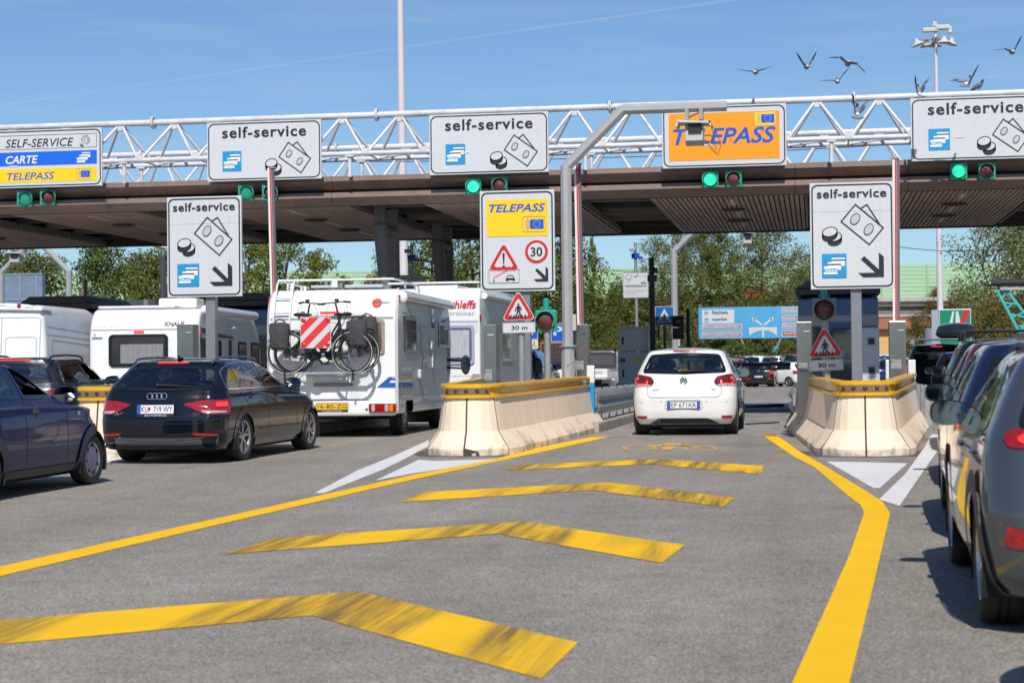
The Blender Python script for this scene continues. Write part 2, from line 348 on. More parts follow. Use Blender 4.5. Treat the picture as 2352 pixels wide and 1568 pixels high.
for lab, tip, tl, ap, r1, r2, inn in (('nearest yellow chevron with skid marks', (-300, 1507), (-240, 1442), (824, 1357), (1327.7, 1474.2), (1242.3, 1557.2), (716.3, 1412)),
        ('second yellow chevron with skid marks', (514, 1271.6), (632.8, 1234.2), (1203, 1197), (1573, 1250.6), (1520.6, 1292), (1142, 1225)),
        ('third yellow chevron with skid marks', (918, 1152), (972, 1129.5), (1396, 1107), (1689, 1142), (1660, 1163), (1362, 1125)),
        ('farthest yellow chevron with skid marks', (1149.5, 1079.7), (1191, 1067.5), (1508.4, 1053.4), (1753.5, 1069), (1747.7, 1088.5), (1493.8, 1065))):
    marking('yellow_chevron', [[tip, inn, ap, tl], [inn, r2, r1, ap]], YELS, lab)
marking('white_stripe', strip([(723, 1131), (822, 1079), (900, 1048), (985, 1010)], [(743, 1132), (879, 1078), (930, 1053), (984, 1024)]), WHT, 'white stripe beside the left concrete barrier')
marking('white_triangle', [[(861, 1103), (962, 1055), (947, 1087)], [(962, 1055), (1000, 1058), (1142, 1053.5), (1040, 1073), (947, 1087)]], WHT, 'white wedge before the left barrier')
marking('white_triangle', [[(1899, 1059), (2084.6, 1063), (2021, 1120), (2006, 1120)]], WHT, 'white triangle before the right barrier')
marking('white_stripe', strip([(2019, 1146), (2081, 1085.6), (2123, 1027), (2140, 997)], [(2066, 1161), (2110, 1097), (2150, 1040), (2172, 998.8)]), WHT, 'white stripe beside the right barrier')
marking('white_stripe', strip([(150, 1066), (440, 1021)], [(170, 1074), (462, 1026)]), WHT, 'white line under the black estate car')
def cyc(px, py, rx, ry, k): return [Q8(px+k*rx*math.cos(a), py+k*ry*math.sin(a)) for a in (2*math.pi*i/24 for i in range(25))]
bk = strip(cyc(1010, 106, 82, 12, 1), cyc(1010, 106, 82, 12, .8)) + strip(cyc(1294, 108, 82, 11.5, 1), cyc(1294, 108, 82, 11.5, .8))
for pl in (((1035, 94), (1120, 90), (1130, 97), (1040, 100)), ((1110, 88), (1195, 84), (1260, 98), (1240, 101), (1190, 92), (1120, 97)), ((1128, 82), (1165, 80), (1170, 87), (1130, 88)),
           ((1110, 102), (1190, 98), (1170, 108), (1150, 116), (1120, 114)), ((1205, 90), (1300, 106), (1290, 109), (1200, 95))): bk.append([Q8(*p) for p in pl])
marking('bicycle_symbol', bk, mat('faded_yellow', (.62, .37, .06), .7, var=.2, vscale=8), 'faded yellow motorcycle symbol on the asphalt')
mb = MB(); mb.add([(x, y, zg(y)+.004) for y in (30.1, 31, 66) for x in (-3.75, -.35)], [(0, 1, 3, 2), (2, 3, 5, 4)]); tag(mb.build('lane_concrete', CONCL), 'grey concrete strip through the toll lane', kind='structure')
marking('yellow_gate_line', [[(1712, 932), (1800, 927), (1800, 934), (1712, 936)], [(1712, 972), (1790, 968), (1790, 971), (1712, 975)]], YEL, 'yellow lines across the toll lane')
for k, (xa, xb) in enumerate(((-.35, 1.95), (-5.75, -3.78), (-10.95, -8.95), (-16.2, -14.2), (-21.3, -19.4))):
    mb = MB(); mb.box(((xa+xb)/2, 46.5, .07), (xb-xa, 29, .22)); tag(mb.build('toll_island', KERB, bev=.03), 'raised concrete toll island', kind='structure')

# ------------------------------------------------------------------ toll canopy
YC, XL, XR, DEP = 40.6, -34.0, 13.0, 11.4
SLAT = mat('canopy_slat', (.42, .29, .24), .6, var=.35, vscale=1.2, stretch=(9, .4, 1), dirt=(.15, .10, .085, .6), dscale=1.5)
can = empty('toll_canopy', ((XL+XR)/2, YC, 0), 0, 'long brown canopy with slatted ceiling spanning all the toll lanes', 'canopy'); cx = (XL+XR)/2
def cb(mb, name, m, **k): o = mb.build(name, m, can, **k); o.location = (-cx, -YC, 0); return o
def fascia(z0, z1, name):
    prof = [(0.02, z1), (-.10, z1-.01), (-.12, z1-.125), (.09, z0), (.13, z0), (.13, z1)]
    xs = [XL]; 
    for s in (-26.9, -21.7, -16.42, -10.95, -5.6, -.35, 2.1, 7.4): xs.append(s)
    xs.append(XR)
    for a, b in zip(xs, xs[1:]):
        q = MB(); n = len(prof); g = .006
        q.add([(a+g, YC+p[0], p[1]) for p in prof]+[(b-g, YC+p[0], p[1]) for p in prof], [tuple(range(n)), tuple(range(2*n-1, n-1, -1))]+[(i, n+i, n+(i+1) % n, (i+1) % n) for i in range(n)])
        q.mi = 1
        for _ in range(int((b-a)*3)):
            x = rnd.uniform(a+.1, b-.1); q.ball((x, YC-.07, z1-.16), (.012, .02, .012), 6, 4)
        cb(q, name, [BROWN, GALV])
fascia(5.36, 5.665, 'upper_fascia'); fascia(4.985, 5.285, 'lower_fascia')
q = MB(); q.box((cx, YC+.3, 5.33), (XR-XL, .3, .66)); cb(q, 'shadow_gap', DARK)  # near-black panel, the shade between the beams put into its colour
q = MB(); q.box((cx, YC+.35+DEP/2, 5.60), (XR-XL, DEP-.5, .1)); cb(q, 'roof_deck', mat('roof_deck', (.30, .29, .28), .7, var=.1))
q = MB(); q.box((cx, YC+DEP, 5.32), (XR-XL, .14, .66)); cb(q, 'rear_fascia', mat('rear_brown_shaded', (.055, .04, .035), .7))  # fascia brown darkened, the shade under the canopy put into it
cents = [-30.6, -25.35, -20.15, -15.05, -9.85, -4.54, .75, 6.0, 11.2]; hw = .9
edges = [XL]+[e for c in cents for e in (c-hw, c+hw)]+[XR]
CORR = mat('corrugated_edge', (.22, .21, .20), .5, .4, var=.2)
BEAM = mat('canopy_steel_shaded', (.05, .045, .042), .6, var=.2)  # darkened so the colour itself carries the shade of the recesses
for i in range(0, len(edges), 2):
    a, b = edges[i], edges[i+1]; q = MB(); x = a+.06
    while x < b-.05: q.box((x, YC+.12+DEP/2, 5.04), (.084, DEP-.26, .022)); x += .116
    cb(q, 'ceiling_panel', SLAT)
    q = MB(); q.box(((a+b)/2, YC+.2+DEP/2, 5.13), (b-a-.02, DEP-.4, .03)); cb(q, 'panel_backing', DARK)
    if b-a > 2.5:
        for k in range(3): q = MB(); q.box(((a+b)/2+.06, YC+2.2+k*3.4, 5.03), (.11, 1.5, .02)); cb(q, 'lit_slat_strip', mat('lit_slat_pale', (.62, .55, .50), .5, dirt=(.2, .15, .12, .8), dscale=4))  # pale strips, the light on translucent slats put into their colour
        for k in range(2): q = MB(); q.box(((a+b)/2, YC+3.9+k*3.4, 5.0), (.35, .3, .07)); q.cyl(((a+b)/2-.3, YC+3.9+k*3.4, 5.02), ((a+b)/2+.3, YC+3.9+k*3.4, 5.02), .04, n=8); cb(q, 'light_fitting', mat('rusty_fitting', (.06, .045, .04), .7))
for c in cents:
    q = MB(); q.box((c, YC+.25+DEP/2, 5.5), (2*hw, DEP-.5, .06))
    for k in range(6): q.mi = 1 if k in (1, 3, 4) else 0; q.box((c, YC+1.2+k*1.9, 5.30), (2*hw, .12, .2))
    cb(q, 'ceiling_recess', [BEAM, mat('canopy_beam_lit', (.20, .17, .15), .6)])  # paler crossbeams paint a few lit lines into the dark recess
    for s in (-1, 1):
        q = MB(); q.box((c+s*(hw-.02), YC+5.7, 5.14), (.03, 11, .18))
        for k in range(45): q.box((c+s*(hw-.045), YC+.25+k*.244, 5.14), (.032, .12, .17))
        cb(q, 'recess_edge', CORR)
COLG = mat('column_grey', (.13, .125, .12), .55, .1, var=.2, vscale=2, dirt=(.12, .10, .09, .7), dscale=2.5)
for (px, Y, dr) in ((884, 42.3, 1), (1014, 48.0, 1)):
    t = yp(px, 500, Y); e = empty('canopy_column', (t.x, Y, .15), 0, ('nearer' if Y < 45 else 'farther')+' pair of leaning grey steel columns holding up the canopy', 'column', 'leaning canopy columns')
    q = MB()
    q.tube([(.14, 0, -.1), (.04, 0, 2.6), (-.12, 0, 4.45)], [.12, .145, .17], 18); q.ball((-.12, 0, 4.45), .175, 16, 10); q.build('column_leg', COLG, e, smooth=True)
    q = MB(); q.tube([(.02, 1.0, -.1), (-.02, 1.0, 2.6), (-.05, 1.0, 4.4)], [.12, .145, .17], 18); q.ball((-.05, 1.0, 4.4), .175, 16, 10); q.build('column_leg', COLG, e, smooth=True)
    q = MB(); q.cyl((-.12, 0, 4.4), (-.05, 1.0, 4.36), .14, n=18); q.cyl((-.09, .42, 4.38), (-.08, .52, 4.38), .16, n=18); q.build('cross_tube', COLG, e, smooth=True)
    q = MB(); q.box((-.12, 0, 4.75), (.24, .24, .4)); q.box((-.05, 1.0, 4.75), (.24, .24, .4)); q.build('column_head', COLG, e)

# ------------------------------------------------------------------ roof trusses
def truss(Y, apex0, n, zt, zb, off, label):
    e = empty('roof_truss', (0, Y, 5.65), 0, label, 'truss'); X0 = apex0-(n//2+5)*1.36; bay = 1.36
    xs = [X0+i*bay for i in range(n)]; xa, xb = xs[0]-.4, xs[-1]+.4
    def pt(mb, name, sm=True): o = mb.build(name, TRUSSW, e, smooth=sm); o.location = (0, -Y, -5.65); return o
    q = MB(); q.cyl((xa, Y, zt), (xb, Y, zt), .075, n=18); pt(q, 'top_chord')
    for x in xs[1::4]:
        q = MB(); q.cyl((x-.55-.03, Y, zt), (x-.55-.004, Y, zt), .15, n=12); q.cyl((x-.55+.004, Y, zt), (x-.55+.03, Y, zt), .15, n=12)
        for s in (-1, 1):
            for k in range(4): a = R_(45+90*k); q.cyl((x-.55-.05, Y+.11*math.cos(a), zt+.11*math.sin(a)), (x-.55+.05, Y+.11*math.cos(a), zt+.11*math.sin(a)), .016, n=6)
        pt(q, 'flange_joint')
    for yy, r in ((Y-off, .055), (Y+off, .055)):
        q = MB(); q.cyl((xa, yy, zb), (xb, yy, zb), r, n=14); pt(q, 'bottom_chord')
    for yy in (Y-off, Y+off):
        for x in xs:
            q = MB(); sg = 1 if yy > Y else -1
            for s in (-1, 1): q.cyl((x+s*.08, Y+sg*.05, zt-.10), (x+s*(bay/2-.06), yy, zb+.05), .036, n=10)
            q.box((x, Y+sg*.05, zt-.12), (.22, .014, .10)); pt(q, 'diagonal_brace')
    q = MB()
    for x in xs:
        q.cyl((x+bay/2, Y-off, zb), (x+bay/2, Y+off, zb), .022, n=8); q.cyl((x+bay/2, Y-off, zb), (x-bay/2, Y+off, zb), .02, n=8)
        q.box((x+bay/2, Y-off-.05, zb+.05), (.18, .014, .11)); q.box((x+bay/2, Y+off+.05, zb+.05), (.18, .014, .11))
    pt(q, 'horizontal_brace')
    for x in xs[::2]:
        for yy in (Y-off, Y+off): q = MB(); q.cyl((x+.3, yy, 5.6), (x+.3, yy, zb), .045, n=10); q.box((x+.3, yy, zb-.06), (.2, .16, .03)); pt(q, 'truss_post')
truss(40.75, -5.29, 30, 7.08, 6.13, .55, 'front white tubular truss on the canopy roof carrying the lane signs')
truss(46.6, -5.1, 34, 7.08, 6.05, .55, 'rear white tubular truss on the canopy roof seen through the front one')
# ------------------------------------------------------------------ road signs
def sign_root(name, loc, label, cat='sign', group=None, rz=0): return empty(name, loc, rz, label, cat, group)
def F(W, H): return lambda u, v: ((u-.5)*W, (.5-v)*H)                 # u from the left, v from the top, of a panel centred on the origin
def notes_(root, f, P, back, ovals, lw, orx, grey, y=-.008):
    q = MB(); q.line([f(*p) for p in P], lw, y, y+.003, True); q.line([f(*p) for p in back], lw, y, y+.003); 
    for o in ovals:
        c = f(*o); q.ring(ell(*c, orx, orx*1.42, R_(-32)), ell(*c, orx-lw*.7, orx*1.42-lw*.7, R_(-32)), y, y+.003)
    q.mi = 1
    for o in ovals: c = f(*o); q.prism(ell(*c, orx-lw*.7, orx*1.42-lw*.7, R_(-32)), y+.001, y+.003)
    return q.build('banknote_symbol', [SIGNDK, grey], root)
def coins_(root, f, c1, c2, rx, rz, th, lw, y=-.008):
    q = MB()
    for c, yy, w in ((c2, y+.001, rx*.92), (c1, y-.002, rx)):
        x, z = f(*c); rz_ = rz*(w/rx); rot = R_(12); q.mi = 0
        q.prism(ell(x, z, w, rz_, rot), yy, yy+.002); q.prism(ell(x, z-th, w, rz_, rot), yy, yy+.002)
        q.prism([(x-w*.98, z-.2*rz_), (x-w*.98, z-th-.2*rz_), (x+w*.98, z-th+.2*rz_), (x+w*.98, z+.2*rz_)], yy, yy+.002)
        q.mi = 1; q.prism(ell(x, z, w-lw, rz_-lw, rot), yy-.002, yy)
    return q.build('coin_symbol', [SIGNDK, SIGNW], root)
CARDW = mat('card_white', (.72, .74, .76), .4)
def cards_(root, f, u0, v0, u1, v1, bg=True, y=-.008):
    a = f(u0, v0); b = f(u1, v1); w, h = b[0]-a[0], a[1]-b[1]; g = lambda s, t: (a[0]+s*w, a[1]-t*h)
    q = MB()
    if bg: q.prism([a, g(0, 1), b, g(1, 0)], y, y+.003)
    for k, (s, t, sw, sh) in enumerate(((.39, .17, .55, .34), (.23, .345, .55, .33), (.07, .52, .56, .33))):
        c = g(s+sw/2, t+sh/2); yy = y-.002-.002*k; q.mi = 1; q.prism(rrect(sw*w, sh*h, .03*w, *c), yy, yy+.002); q.mi = 2 if k < 2 else 0
        tt = .055 if k < 2 else .13; c2 = g(s+sw/2, t+(.10 if k < 2 else .165)); q.prism(rrect(sw*w*(1 if k < 2 else .99), tt*h, .001, *c2), yy-.001, yy)
    o = q.build('card_symbol', [SKYB, CARDW, SIGNDK], root)
    p, r_ = g(.11, .755), g(.60, .625); text('VIAcard', 'card_lettering', CARDW, root, p[0], r_[0], p[1], r_[1], y=y-.010, bold=.03)
def eu_(root, f, u0, v0, u1, v1, yellow=False, y=-.010):
    a = f(u0, v0); b = f(u1, v1); w, h = b[0]-a[0], a[1]-b[1]; cx, cz = (a[0]+b[0])/2, (a[1]+b[1])/2; q = MB()
    if yellow: q.mi = 2; q.prism(rrect(w, h, .08*w, cx, cz), y+.001, y+.003)
    q.mi = 3; q.ring(rrect(w, h, .08*w, cx, cz), rrect(w-.012, h-.012, .07*w, cx, cz), y, y+.002)
    q.mi = 0; fx, fz = cx+.13*w, cz; q.prism(rrect(.60*w, .60*h, .002, fx, fz), y-.001, y+.002)
    for k, r in enumerate((.07, .14, .21)):
        x0 = cx-.21*w-0*r; pts = [(x0-(r*w*1.05)*math.cos(t)+.09*w, cz+(r*w*1.6)*math.sin(t)) for t in (R_(-48+12*i) for i in range(9))]; q.line(pts, .022*w, y-.001, y+.002)
    q.mi = 1
    for k in range(12):
        c = (fx+.15*w*math.sin(k*math.pi/6), fz+.15*w*math.cos(k*math.pi/6)); s = [(c[0]+(.022 if i % 2 == 0 else .010)*w*math.sin(i*math.pi/5), c[1]+(.022 if i % 2 == 0 else .010)*w*math.cos(i*math.pi/5)) for i in range(10)]; q.prism(s[::-1], y-.003, y)
    q.build('flag_symbol', [SIGNB, mat('star_cream', (.8, .72, .6), .5), SIGNY, mat('thin_purple', (.30, .16, .30), .5)], root)
def panel(root, W, H, bw, inset, r, back=.06):
    q = MB(); q.box((0, back/2+.002, 0), (W, back, H)); q.build('panel', SIGNW, root, bev=.006)
    q = MB(); a = rrect(W-2*inset, H-2*inset, r); b = rrect(W-2*inset-2*bw, H-2*inset-2*bw, r-bw*.8); q.ring(a, b, -.003, .001); q.build('border', SIGNDK, root)
    q = MB()
    for s in ((-.5, 0) if W < 1.5 else (-.5, -.17, .17)): q.box((s*W+.34*W if W < 1.5 else s*W+W/3*.5, -.0008, 0), (.003, .0012, H-.02))
    if W < 1.5: q.box((0, -.0008, .23*H), (W-.02, .0012, .004))
    q.build('panel_joint', mat('sign_seam', (.52, .54, .56), .5), root)
W_, H_ = 2.735, 1.365; YS = 40.13
def big_self(x, label):
    root = sign_root('lane_sign', (x, YS, 6.257), label, group='lane signs on the front truss'); f = F(W_, H_); panel(root, W_, H_, .026, .028, .14)
    a, b = f(.135, .275), f(.87, .085); text('self-service', 'lettering', SIGNDK, root, a[0], b[0], a[1], b[1], bold=.022, space=1.12)
    cards_(root, f, .137, .495, .303, .835)
    coins_(root, f, (.565, .715), (.605, .80), .15, .105, .085, .022)
    notes_(root, f, [(.632, .615), (.714, .375), (.907, .655), (.823, .893)], [(.752, .43), (.790, .37), (.883, .615)], [(.719, .565), (.812, .70)], .022, .068, mat('oval_grey', (.45, .47, .52), .5))
    return root
def brackets(x, label):
    pass
bs2 = big_self(-12.45, 'white self-service sign with a barrier pole before its coins, second on the truss')
bs3 = big_self(-7.18, 'white self-service sign on the truss above the yellow lane post sign, third from left')
bs5 = big_self(3.52, 'white self-service sign at the right end with a pigeon shadow, cut by the picture edge')
r = sign_root('lane_sign', (-1.89, YS, 6.255), 'orange electronic toll sign with blue lettering and flag badge on the truss', group='lane signs on the front truss'); f = F(W_, H_); panel(r, W_, H_, .026, .028, .14)
q = MB(); q.prism([f(.055, .115), f(.055, .885), f(.945, .885), f(.945, .115)], -.005, -.001); q.build('orange_field', SIGNO, r)
a, b = f(.09, .63), f(.915, .365); text('TELEPASS', 'lettering', SIGNB, r, a[0], b[0], a[1], b[1], y=-.009, bold=.02, shear=.26)
eu_(r, f, .745, .125, .918, .355, True)
r = sign_root('lane_sign', (-17.76, YS, 6.24), 'truss sign with white, blue and yellow bands, cut by the left picture edge', group='lane signs on the front truss'); f = F(W_, H_); panel(r, W_, H_, .026, .028, .14)
q = MB(); q.prism([f(.045, .385), f(.045, .62), f(.955, .62), f(.955, .385)], -.005, -.001); q.mi = 1; q.prism([f(.045, .675), f(.045, .91), f(.955, .91), f(.955, .675)], -.005, -.001)
q.mi = 2; q.ring([f(.045, .095), f(.045, .335), f(.955, .335), f(.955, .095)], [f(.048, .10), f(.048, .33), f(.952, .33), f(.952, .10)], -.005, -.001); q.build('colour_band', [mat('band_blue', (.006, .12, .68), .4), SIGNY, SIGNDK], r)
for s, u0, u1, v0, v1, m, bd in (('SELF-SERVICE', .125, .745, .30, .16, SIGNDK, 0), ('CARTE', .125, .42, .585, .445, CARDW, .02), ('TELEPASS', .135, .57, .865, .74, SIGNB, .012)):
    a, b = f(u0, v0), f(u1, v1); text(s, 'lettering', m, r, a[0], b[0], a[1], b[1], y=-.009, bold=bd, shear=.22)
notes_(r, f, [(.815, .20), (.845, .13), (.895, .22), (.865, .285)], [(.855, .15), (.868, .125), (.89, .20)], [(.843, .19), (.872, .225)], .007, .017, mat('oval_grey', (.45, .47, .52), .5)); coins_(r, f, (.815, .275), (.825, .295), .032, .022, .018, .007)
cards_(r, f, .765, .375, .905, .635, bg=False); eu_(r, f, .77, .695, .90, .885)
BRK = MB()
# ---- upright lane signs on posts, standing on the islands
def cabpost(root, h, x=0, w=.16, d=.16, y=.14): q = MB(); q.box((x, y, -h/2), (w, d, h)); q.build('post', POSTG, root, bev=.01)
def v_self(loc, label, rz=0):
    root = sign_root('post_sign', loc, label, group='upright lane signs on the islands', rz=rz); W, H = 1.24, 1.60; f = F(W, H); panel(root, W, H, .021, .024, .085, .05)
    a, b = f(.085, .145), f(.915, .06); text('self-service', 'lettering', SIGNDK, root, a[0], b[0], a[1], b[1], bold=.022, space=1.08)
    notes_(root, f, [(.372, .365), (.545, .208), (.873, .432), (.704, .588)], [(.612, .245), (.682, .212), (.825, .392)], [(.541, .345), (.699, .445)], .017, .066, mat('oval_grey', (.45, .47, .52), .5))
    coins_(root, f, (.235, .462), (.295, .51), .118, .078, .062, .015); cards_(root, f, .137, .668, .43, .895)
    q = MB(); P = [(.815, .665), (.873, .704), (.873, .893), (.628, .893), (.57, .852), (.775, .852), (.603, .725), (.642, .695), (.815, .823)]; q.prism([f(*p) for p in P][::-1], -.007, -.003); q.build('arrow', SIGNDK, root)
    return root
YV = 27.6
p = yp(1957, 541, YV); r = v_self(p, 'white self-service post sign with arrow above the triangle, on the right island'); cabpost(r, 2.8, .05)
p = yp(469, 566.5, YV); r = v_self(p, 'white self-service post sign with arrow standing before the white caravan'); cabpost(r, 2.8, .07)
p = yp(1188, 553, 31.2); r = sign_root('post_sign', p, 'upright lane sign with yellow field, red warning triangle and 30 limit', group='upright lane signs on the islands'); W, H = 1.17, 1.565; f = F(W, H); r.scale = (31.2/27.6,)*3; panel(r, W, H, .022, .024, .085, .05); cabpost(r, 3.0, .10)
q = MB(); q.prism([f(.09, .09), f(.09, .455), f(.915, .455), f(.915, .09)], -.005, -.001); q.build('yellow_field', SIGNY, r)
a, b = f(.125, .215), f(.88, .135); text('TELEPASS', 'lettering', SIGNB, r, a[0], b[0], a[1], b[1], y=-.009, bold=.02, shear=.26); eu_(r, f, .575, .262, .878, .415)
def tri(cx, cz, s, y, root, name, inner, rr=.08, white=True):           # a red bordered warning triangle of side s
    def rt(k):
        out = []; R = s/math.sqrt(3)*k; rad = s*rr*k
        for i in range(3):
            a = R_(90+120*i); c = (cx+(R-2*rad)*math.cos(a), cz+(R-2*rad)*math.sin(a))
            for j in range(6): t = a+R_(-60+24*j); out.append((c[0]+rad*math.cos(t), c[1]+rad*math.sin(t)))
        return out
    q = MB(); q.mi = 0; q.prism(rt(1.06), y, y+.004); q.mi = 1; q.prism(rt(1.0), y-.002, y); q.mi = 0; q.prism(rt(.66), y-.004, y-.002)
    return q.build(name, [SIGNW, SIGNR], root)
c = f(.317, .685); tri(c[0], c[1]-.02, .49, -.006, r, 'warning_triangle', .6)
q = MB(); q.prism([(c[0]-.018, c[1]+.09), (c[0]-.008, c[1]-.07), (c[0]+.008, c[1]-.07), (c[0]+.018, c[1]+.09), (c[0]+.010, c[1]+.105), (c[0]-.010, c[1]+.105)], -.013, -.010); q.prism(ell(c[0], c[1]-.105, .018, .018), -.013, -.010); q.build('exclamation_mark', SIGNDK, r)
c = f(.757, .612); q = MB(); q.mi = 1; q.prism(ell(*c, .178, .178, n=40), -.006, -.002); q.mi = 0; q.prism(ell(*c, .136, .136, n=40), -.008, -.006); q.build('speed_limit_disc', [SIGNW, SIGNR], r)
text('30', 'lettering', SIGNDK, r, c[0]-.092, c[0]+.092, c[1]-.075, c[1]+.07, y=-.011, bold=.02)
q = MB(); c = f(.318, .848); q.ring(rrect(.48, .215, .02, *c), rrect(.47, .205, .018, *c), -.006, -.002); x, z = c
q.prism([(x-.17, z-.08), (x-.145, z-.08), (x-.17, z-.03)], -.006, -.002)
q.prism([(x+.035, z-.03), (x+.165, z-.03), (x+.175, z-.06), (x+.025, z-.06)], -.006, -.002); q.line([(x+.045, z-.03), (x+.06, z+.01), (x+.14, z+.01), (x+.155, z-.03)], .008, -.006, -.002); q.prism([(x+.035, z-.06), (x+.06, z-.06), (x+.06, z-.078), (x+.035, z-.078)], -.006, -.002); q.prism([(x+.14, z-.06), (x+.165, z-.06), (x+.165, z-.078), (x+.14, z-.078)], -.006, -.002)
q.mi = 1
for k in range(8): t0, t1 = k/8, (k+.55)/8; P = lambda t, o: (x-.155+t*.215, z-.03+t*.11+o); q.prism([P(t0, 0), P(t1, 0), P(t1, .024), P(t0, .024)], -.006, -.002)
q.build('gate_symbol', [SIGNDK, SIGNR], r)
q = MB(); P = [(.875, .76), (.91, .785), (.91, .907), (.755, .907), (.715, .885), (.845, .88), (.738, .795), (.762, .775), (.875, .855)]; q.prism([f(*p) for p in P][::-1], -.007, -.003); q.build('arrow', SIGNDK, r)

# ---- traffic lights
LITG = mat('green_lamp_lit', (.02, .42, .26), .35, emit=.85, ecol=(.02, .85, .42), var=.12, vscale=60); OFFG = mat('green_lamp_dim', (.008, .16, .115), .3, emit=.16, ecol=(.0, .7, .42), coat=1)
OFFR = mat('red_lamp_off', (.09, .006, .008), .3, coat=.6, bump=.5, bscale=90)
def signal(loc, lens, label, body=GREEN, s=1.0, rz=0, group=None, dark=False):
    e = empty('traffic_light', loc, rz, label, 'traffic light', group); W = .36*s
    q = MB(); q.box((0, .06, 0), (W, .10, W)); q.build('housing', body, e, bev=.012)
    q = MB(); n = 28; ro, L1 = .163*s, .20*s; vs = []; fs = []
    for i in range(n+1):
        a = R_(-215+250*i/n); k = math.cos(a-R_(-90)); L = L1*(.35+.65*(.5-.5*math.cos(a+R_(90))) if True else 1)
        for r_, yy in ((ro, .01), (ro*.96, .01), (ro, -L), (ro*.96, -L)): vs.append((r_*math.cos(a+R_(180)), yy, r_*math.sin(a+R_(180))))
    for i in range(n): o = i*4; fs += [(o, o+4, o+6, o+2), (o+1, o+3, o+7, o+5), (o+2, o+6, o+7, o+3)]
    q.add(vs, fs); q.build('visor', [body if not dark else BLACK], e, smooth=True)
    q = MB(); q.ring(ell(0, 0, .158*s, .158*s), ell(0, 0, .142*s, .142*s), -.012, .02); q.build('lens_ring', BLACK, e)
    q = MB(); q.lathe([(0, -.022), (.05*s, -.021), (.10*s, -.012), (.145*s, .004)], axis='Y', n=28); q.build('lens', lens, e, smooth=True)
    return e
gl = ['left end, below the three-band sign', 'under the sign with the barrier pole before it', 'right above the yellow post sign', 'under the orange sign', 'at the right end, under the cut-off sign']
for (px, py, lens, lab, rz) in ((57, 457, OFFG, 'dim green traffic light on the fascia at the '+gl[0], .45), (110, 453, OFFR, 'dark red traffic light on the fascia at the '+gl[0], .45),
        (565, 443, OFFG, 'dim green traffic light on the fascia '+gl[1], .38), (620, 443, OFFR, 'red traffic light on the fascia partly behind the raised barrier pole', .38),
        (1087, 428, LITG, 'green traffic light on the fascia '+gl[2], .05), (1147, 425, OFFR, 'dark red traffic light on the fascia '+gl[2], .05),
        (1631, 412, LITG, 'bright green traffic light on the fascia '+gl[3], -.04), (1685, 411, OFFR, 'dark red traffic light on the fascia '+gl[3], -.04),
        (2202, 393, LITG, 'bright green traffic light on the fascia '+gl[4], -.10), (2267, 393, OFFR, 'dark red traffic light on the fascia '+gl[4], -.10)):
    signal(yp(px, py, 40.28), lens, lab, rz=-rz*.0+(rz if rz > .3 else rz), group='lane lights on the canopy fascia')
def pole_signal(px, py, Y, label, body, s):
    p = yp(px, py, Y); e = signal(p, OFFR, label, body, s); q = MB(); q.cyl((0, .08, .18*s), (0, .08, .36*s), .052, n=16); q.ball((0, .08, .36*s), (.052, .052, .02)); q.cyl((-.09, .08, .21*s), (.09, .08, .21*s), .022, n=8); q.build('cap', GREEN, e, smooth=True)
    q = MB(); q.cyl((.012, .08, -.15*s), (.02, .08, -p.z), .055, n=16); q.build('pole', GALV, e, smooth=True); return e
SIGG = mat('signal_grey_green', (.22, .27, .24), .5)
pole_signal(1253, 737, 29.5, 'green boxed red traffic light on a pole beside the triangle sign, left barrier', GREEN, 1.0)
pole_signal(1893, 711, 29.0, 'pale green boxed dark traffic light above the triangle sign, right barrier', SIGG, 1.02)
# ---- crossing triangles
def walker(root, cx, cz, k, y, m, parent_name='pedestrian_symbol'):
    q = MB(); T = lambda x, z: (cx+x*k, cz+z*k)
    q.prism(ell(*T(0, .36), .055*k, .055*k, n=12), y, y+.003)
    for pts, wd in (([(0, .28), (0, .05)], .15), ([(-.05, .27), (-.15, .10), (-.16, .0)], .055), ([(.05, .27), (.14, .14), (.12, .03)], .055), ([(-.03, .06), (-.09, -.16), (-.17, -.34)], .075), ([(.03, .06), (.08, -.15), (.17, -.33)], .075)): q.line([T(*p) for p in pts], wd*k, y, y+.003)
    for x in (-.42, -.25, -.02, .2, .37):
        q.prism([T(x-.06-(.06*abs(x) if x < 0 else -.0), -.36), T(x+.02, -.36), T(x+.055*(1 if x < 0 else -.4)+.02, -.16), T(x+.055*(1 if x < 0 else -.4)-.05, -.16)], y+.001, y+.003)
    return q.build(parent_name, m, root)
def tri_sign(px, py, Y, ang, label, side):
    p = yp(px, py, Y); e = sign_root('crossing_sign', p, label, rz=0); T = empty('tilt', (0, 0, 0)); bpy.data.objects.remove(T); s = side
    rot = Matrix.Rotation(ang, 4, 'Y')
    o = tri(0, 0, s, 0, e, 'triangle_plate', .6); w = walker(e, 0, -.045*s, .60*s, -.009, SIGNDK)
    q = MB(); q.prism(rrect(s*1.0, s*.33, .02, 0, -.53*s), 0, .004); q.build('distance_plate', SIGNW, e); q = MB(); q.ring(rrect(s*.98, s*.31, .018, 0, -.53*s), rrect(s*.965, s*.295, .016, 0, -.53*s), -.003, 0); q.build('plate_border', SIGNDK, e)
    text('30 m', 'lettering', SIGNDK, e, -.23*s, .26*s, -.60*s, -.465*s, y=-.004, bold=.02)
    for ch in e.children: ch.rotation_euler[1] = ang
    q = MB(); q.cyl((.03, .085, .1), (.03, .085, -p.z), .055, n=16); q.build('pole', GALV, e, smooth=True)
    q = MB()
    for z in (-.53*s, -.15*s): q.cyl((.03, .085, z-.02), (.03, .085, z+.02), .064, n=14)
    q.build('clamp', GALV, e); return e
tri_sign(1191, 712, 29.3, R_(-.8), 'pedestrian crossing triangle with 30 m plate beside the green traffic light', .545)
